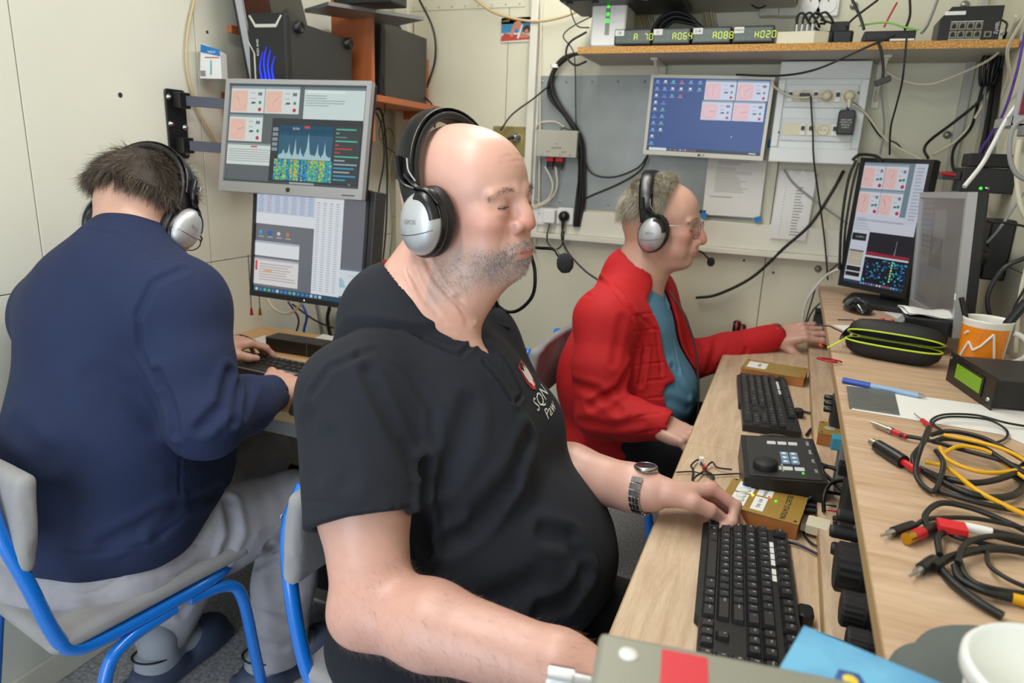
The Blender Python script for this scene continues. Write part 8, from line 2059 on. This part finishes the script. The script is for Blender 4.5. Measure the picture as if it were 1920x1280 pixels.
# ---- coiled leads on the raised shelf
zz = ZU+.004
def sc(pts, r, m, label, **k): return cable([on(p[0], p[1], 'z', zz+(p[2] if len(p) > 2 else 0)) for p in pts], r, m, label, group=None, **k)
for pts, r, m, l in (
    ([(1930, 800, 0), (1885, 792, .004), (1830, 778, .004), (1770, 777, .002), (1745, 790, 0), (1765, 806, .006)], .0018, m_cb, 'thin black lead looping over the white paper, outer turn'),
    ([(1765, 808, .01), (1750, 792, .006), (1780, 781, .006), (1850, 786, .006), (1886, 805, .002), (1885, 822, 0), (1860, 832, 0)], .0018, m_cb, 'thin black lead looping over the white paper, inner turn'),
    ([(1686, 815, .002), (1740, 825, .006), (1800, 842, .014), (1860, 858, .016), (1925, 880, .012)], .0030, m_cb, 'black lead of the silver jack plug'),
    ([(1745, 815, .006), (1780, 808, .014), (1840, 820, .022), (1890, 845, .022), (1930, 868, .018)], .0034, m_cb, 'upper black lead of the big coil'),
    ([(1750, 828, .008), (1775, 822, .012), (1830, 832, .016), (1880, 862, .018), (1935, 895, .01)], .0036, m_cb, 'middle black lead of the big coil'),
    ([(1718, 880, .002), (1712, 855, .010), (1735, 825, .020), (1742, 800, .030), (1730, 830, .034), (1718, 870, .012), (1722, 900, .002), (1750, 921, .002), (1765, 890, .010), (1768, 865, .02), (1755, 845, .02)], .0032, m_cb, 'twisted black loop holding the coil together'),
    ([(1752, 918, 0), (1800, 932, .003), (1860, 948, .003), (1930, 960, 0)], .0036, m_cb, 'lower black lead of the big coil with a red ring'),
    ([(1735, 885, 0), (1790, 915, .006), (1850, 932, .006), (1900, 928, .004), (1920, 908, .002), (1900, 890, .004)], .0044, m_cb, 'thick black turn at the bottom of the coil'),
    ([(1725, 878, 0), (1770, 896, .003), (1830, 905, .008), (1890, 892, .010), (1925, 868, .012)], .0040, m_cb, 'black turn crossing the middle of the coil'),
    ([(1768, 850, .016), (1800, 836, .02), (1850, 845, .02), (1880, 868, .012), (1935, 905, .01)], .0026, m_yel, 'yellow lead, upper turn of the coil'),
    ([(1762, 838, .018), (1775, 860, .014), (1820, 880, .012), (1870, 886, .012), (1935, 876, .014)], .0028, m_yel, 'yellow lead, middle turn of the coil'),
    ([(1736, 866, .006), (1775, 876, .008), (1830, 918, .010), (1880, 945, .006), (1930, 968, .002)], .0030, m_yel, 'yellow lead running straight to the lower right'),
    ([(1770, 815, .022), (1850, 832, .026), (1900, 850, .026), (1935, 872, .02)], .0026, m_yel, 'yellow lead along the top of the coil'),
    ([(1742, 998, .004), (1735, 965, .004), (1765, 943, .006), (1820, 952, .006), (1880, 975, .004), (1935, 1000, .002)], .0034, m_cb, 'black lead arching above the two phono plugs'),
    ([(1715, 985, .004), (1745, 972, .004), (1830, 972, .006), (1930, 992, .004)], .0026, m_cb, 'straight black lead of the slim jack plug'),
    ([(1765, 985, .004), (1790, 1005, .004), (1840, 1018, .004), (1930, 1040, .002)], .0030, m_cb, 'black lead passing below the white sleeve'),
    ([(1752, 1062, .004), (1790, 1042, .006), (1860, 1028, .006), (1935, 1036, .004)], .0042, m_cb, 'thick black lead of the lowest plug'),
    ([(1762, 1040, .004), (1760, 1005, .006), (1790, 990, .006)], .0034, m_cb, 'short black bend left of the lower coil'),
    ([(1755, 1055, 0), (1785, 1090, .002), (1830, 1125, .002), (1880, 1155, 0)], .0042, m_cb, 'lower coil, outermost black turn'),
    ([(1790, 1060, .006), (1800, 1085, .004), (1850, 1110, .004), (1900, 1122, .002), (1935, 1128, 0)], .0036, m_cb, 'lower coil, second black turn'),
    ([(1800, 1050, .008), (1812, 1080, .006), (1850, 1100, .006), (1935, 1115, .004)], .0026, m_cb, 'lower coil, thin third turn'),
    ([(1850, 1035, .006), (1855, 1060, .006), (1890, 1085, .004), (1935, 1105, .002)], .0022, m_cb, 'lower coil, thin right turn'),
    ([(1795, 1055, .01), (1810, 1020, .012), (1860, 1005, .012), (1930, 1012, .008)], .0030, m_cb, 'lower coil, upper arc')):
    sc(pts, r, m, l)
def plug(label, a, c, parts, z=.006):
    """parts: (fraction, radius, material)"""
    A_, B_ = Vector(on(*a, 'z', ZU+z)), Vector(on(*c, 'z', ZU+z)); t = empty('jack_plug', label, 'plug', A_); d = B_-A_; f0 = 0
    for (f, r, m, nm) in parts: b = MB(); b.tube([d*f0, d*(f0*.3+f*.7), d*f], [r*.92, r, r*.96], 12); b.build(nm, m, t); f0 = f
    return t
plug('silver jack plug with a red sleeve near the white paper', (1632, 791), (1700, 819), [(.12, .0018, m_steel, 'tip'), (.5, .0042, mat('aged_silver', 'b0a894', .35, .8), 'barrel'), (.62, .0052, m_steel, 'collar'), (1, .0040, m_red, 'sleeve')])
plug('black round multi-pin plug with a red sleeve', (1634, 828), (1720, 882), [(.14, .0062, mat('aged_silver', 'b0a894', .35, .8), 'shell'), (.72, .0092, m_black, 'body'), (1, .0048, m_red, 'sleeve')], .009)
plug('thin test probe with a red grip on the white paper', (1714, 775), (1745, 800), [(.5, .0009, m_steel, 'needle'), (1, .0035, m_red, 'grip')])
plug('slim black jack plug on the left of the two phono plugs', (1652, 1004), (1712, 985), [(.22, .0014, m_steel, 'tip'), (.38, .0040, m_steel, 'collar'), (1, .0058, m_black, 'body')])
plug('gold phono plug with a red band', (1699, 1010), (1765, 984), [(.16, .0066, m_gold, 'shell'), (.45, .0066, m_red, 'red_band'), (1, .0058, m_black, 'body')], .007)
plug('black jack plug pointing at the lower left of the coil', (1706, 1080), (1752, 1050), [(.25, .0014, m_steel, 'tip'), (.45, .0040, m_steel, 'collar'), (1, .0062, m_black, 'body')])
plug('black plug with a ribbed boot and white sleeve at the right edge', (1808, 987), (1925, 1015), [(.45, .0056, m_wht, 'white_sleeve'), (1, .0058, m_black, 'boot')], .010)
plug('yellow-banded black plug at the lower right of the coil', (1860, 1110), (1930, 1130), [(.55, .0045, m_cb, 'body'), (1, .0052, m_yel, 'yellow_band')])
b = MB(); p = on(1785, 988, 'z', ZU+.014); b.bx(p, (.026, .020, .007)); tag(b.build('red_tape', mat('red_tape', 'd02028', .6)), 'red tape flag behind the gold phono plug', 'tape')
# wristwatches
def watch(label, c, axis, r, facedir):
    axis = Vector(axis).normalized(); m_ = frame_m(c, axis, z=facedir); t = empty('wristwatch', label, 'watch', mtx=m_); n = 22
    for k in range(n):
        a = 2*pi*k/n
        if cos(a) > .80: continue
        for s_ in (-1, 0, 1):
            b = MB(); b.m = Matrix.Rotation(a, 4, 'X')@Matrix.Translation((s_*.0062, 0, r+.0005)); b.rbox((0, 0, 0), (.0058, 2*pi*r/n*.90, .0042), .0010, 2); o = b.build('bracelet_link', m_steel, t)
    r -= .003; b = MB(); b.lathe((0, 0, r+.0005), [(.0185, 0), (.0195, .003), (.0190, .006), (.0165, .008), (.0160, .0074), (.0002, .0074)], 36); b.build('case', m_steel, t); b = MB(); b.lathe((0, 0, r+.0085), [(.0158, -.0004), (.0002, 0)], 30); b.build('dial', mat('watch_dial', '202830', .12), t); return t
axA = (np.array(wfA)-np.array(efA)); watch('steel bracelet wristwatch on the bald man’s far wrist', tuple(wfA-axA/np.linalg.norm(axA)*.012), tuple(axA), .0370, (.0, .1, 1))
axB = (np.array(wfB)-np.array(efB)); watch('steel wristwatch at the red cuff of the reaching arm', tuple(wfB+axB/np.linalg.norm(axB)*.004), tuple(axB), .0345, (0, -.2, 1))
# red and black headphones hooked behind the reaching arm
p = Vector(on(1393, 612, 'y', 2.40)); t = empty('spare_headphones', 'red-trimmed black headphones resting behind the reaching arm', 'headphones', p)
for i in (0, 1): b = MB(); b.lathe((.006*i*3-.02, 0, -.005-i*.01), [(.0002, -.012), (.020, -.012), (.024, -.004), (.024, .006), (.020, .012), (.0002, .013)], 24, 'x'); b.build('ear_cup', m_black, t); b = MB(); b.lathe((.018*i-.02, 0, -.005-i*.01), [(.0245, -.002), (.0252, 0), (.0245, .002)], 24, 'x'); b.build('red_ring', m_red, t)
b = MB(); b.tube(spline([(-.02, 0, .015), (-.03, 0, -.05), (-.03, 0, -.12)], 5), .006, 8); b.build('headband', m_black, t)

cable([dep(*p) for p in ((993, 468, 1.2), (1003, 510, 1.2), (998, 555, 1.22), (968, 583, 1.24), (938, 578, 1.24), (925, 552, 1.22))], .0032, m_cb, 'black headset cable looping down behind the bald man’s chin')
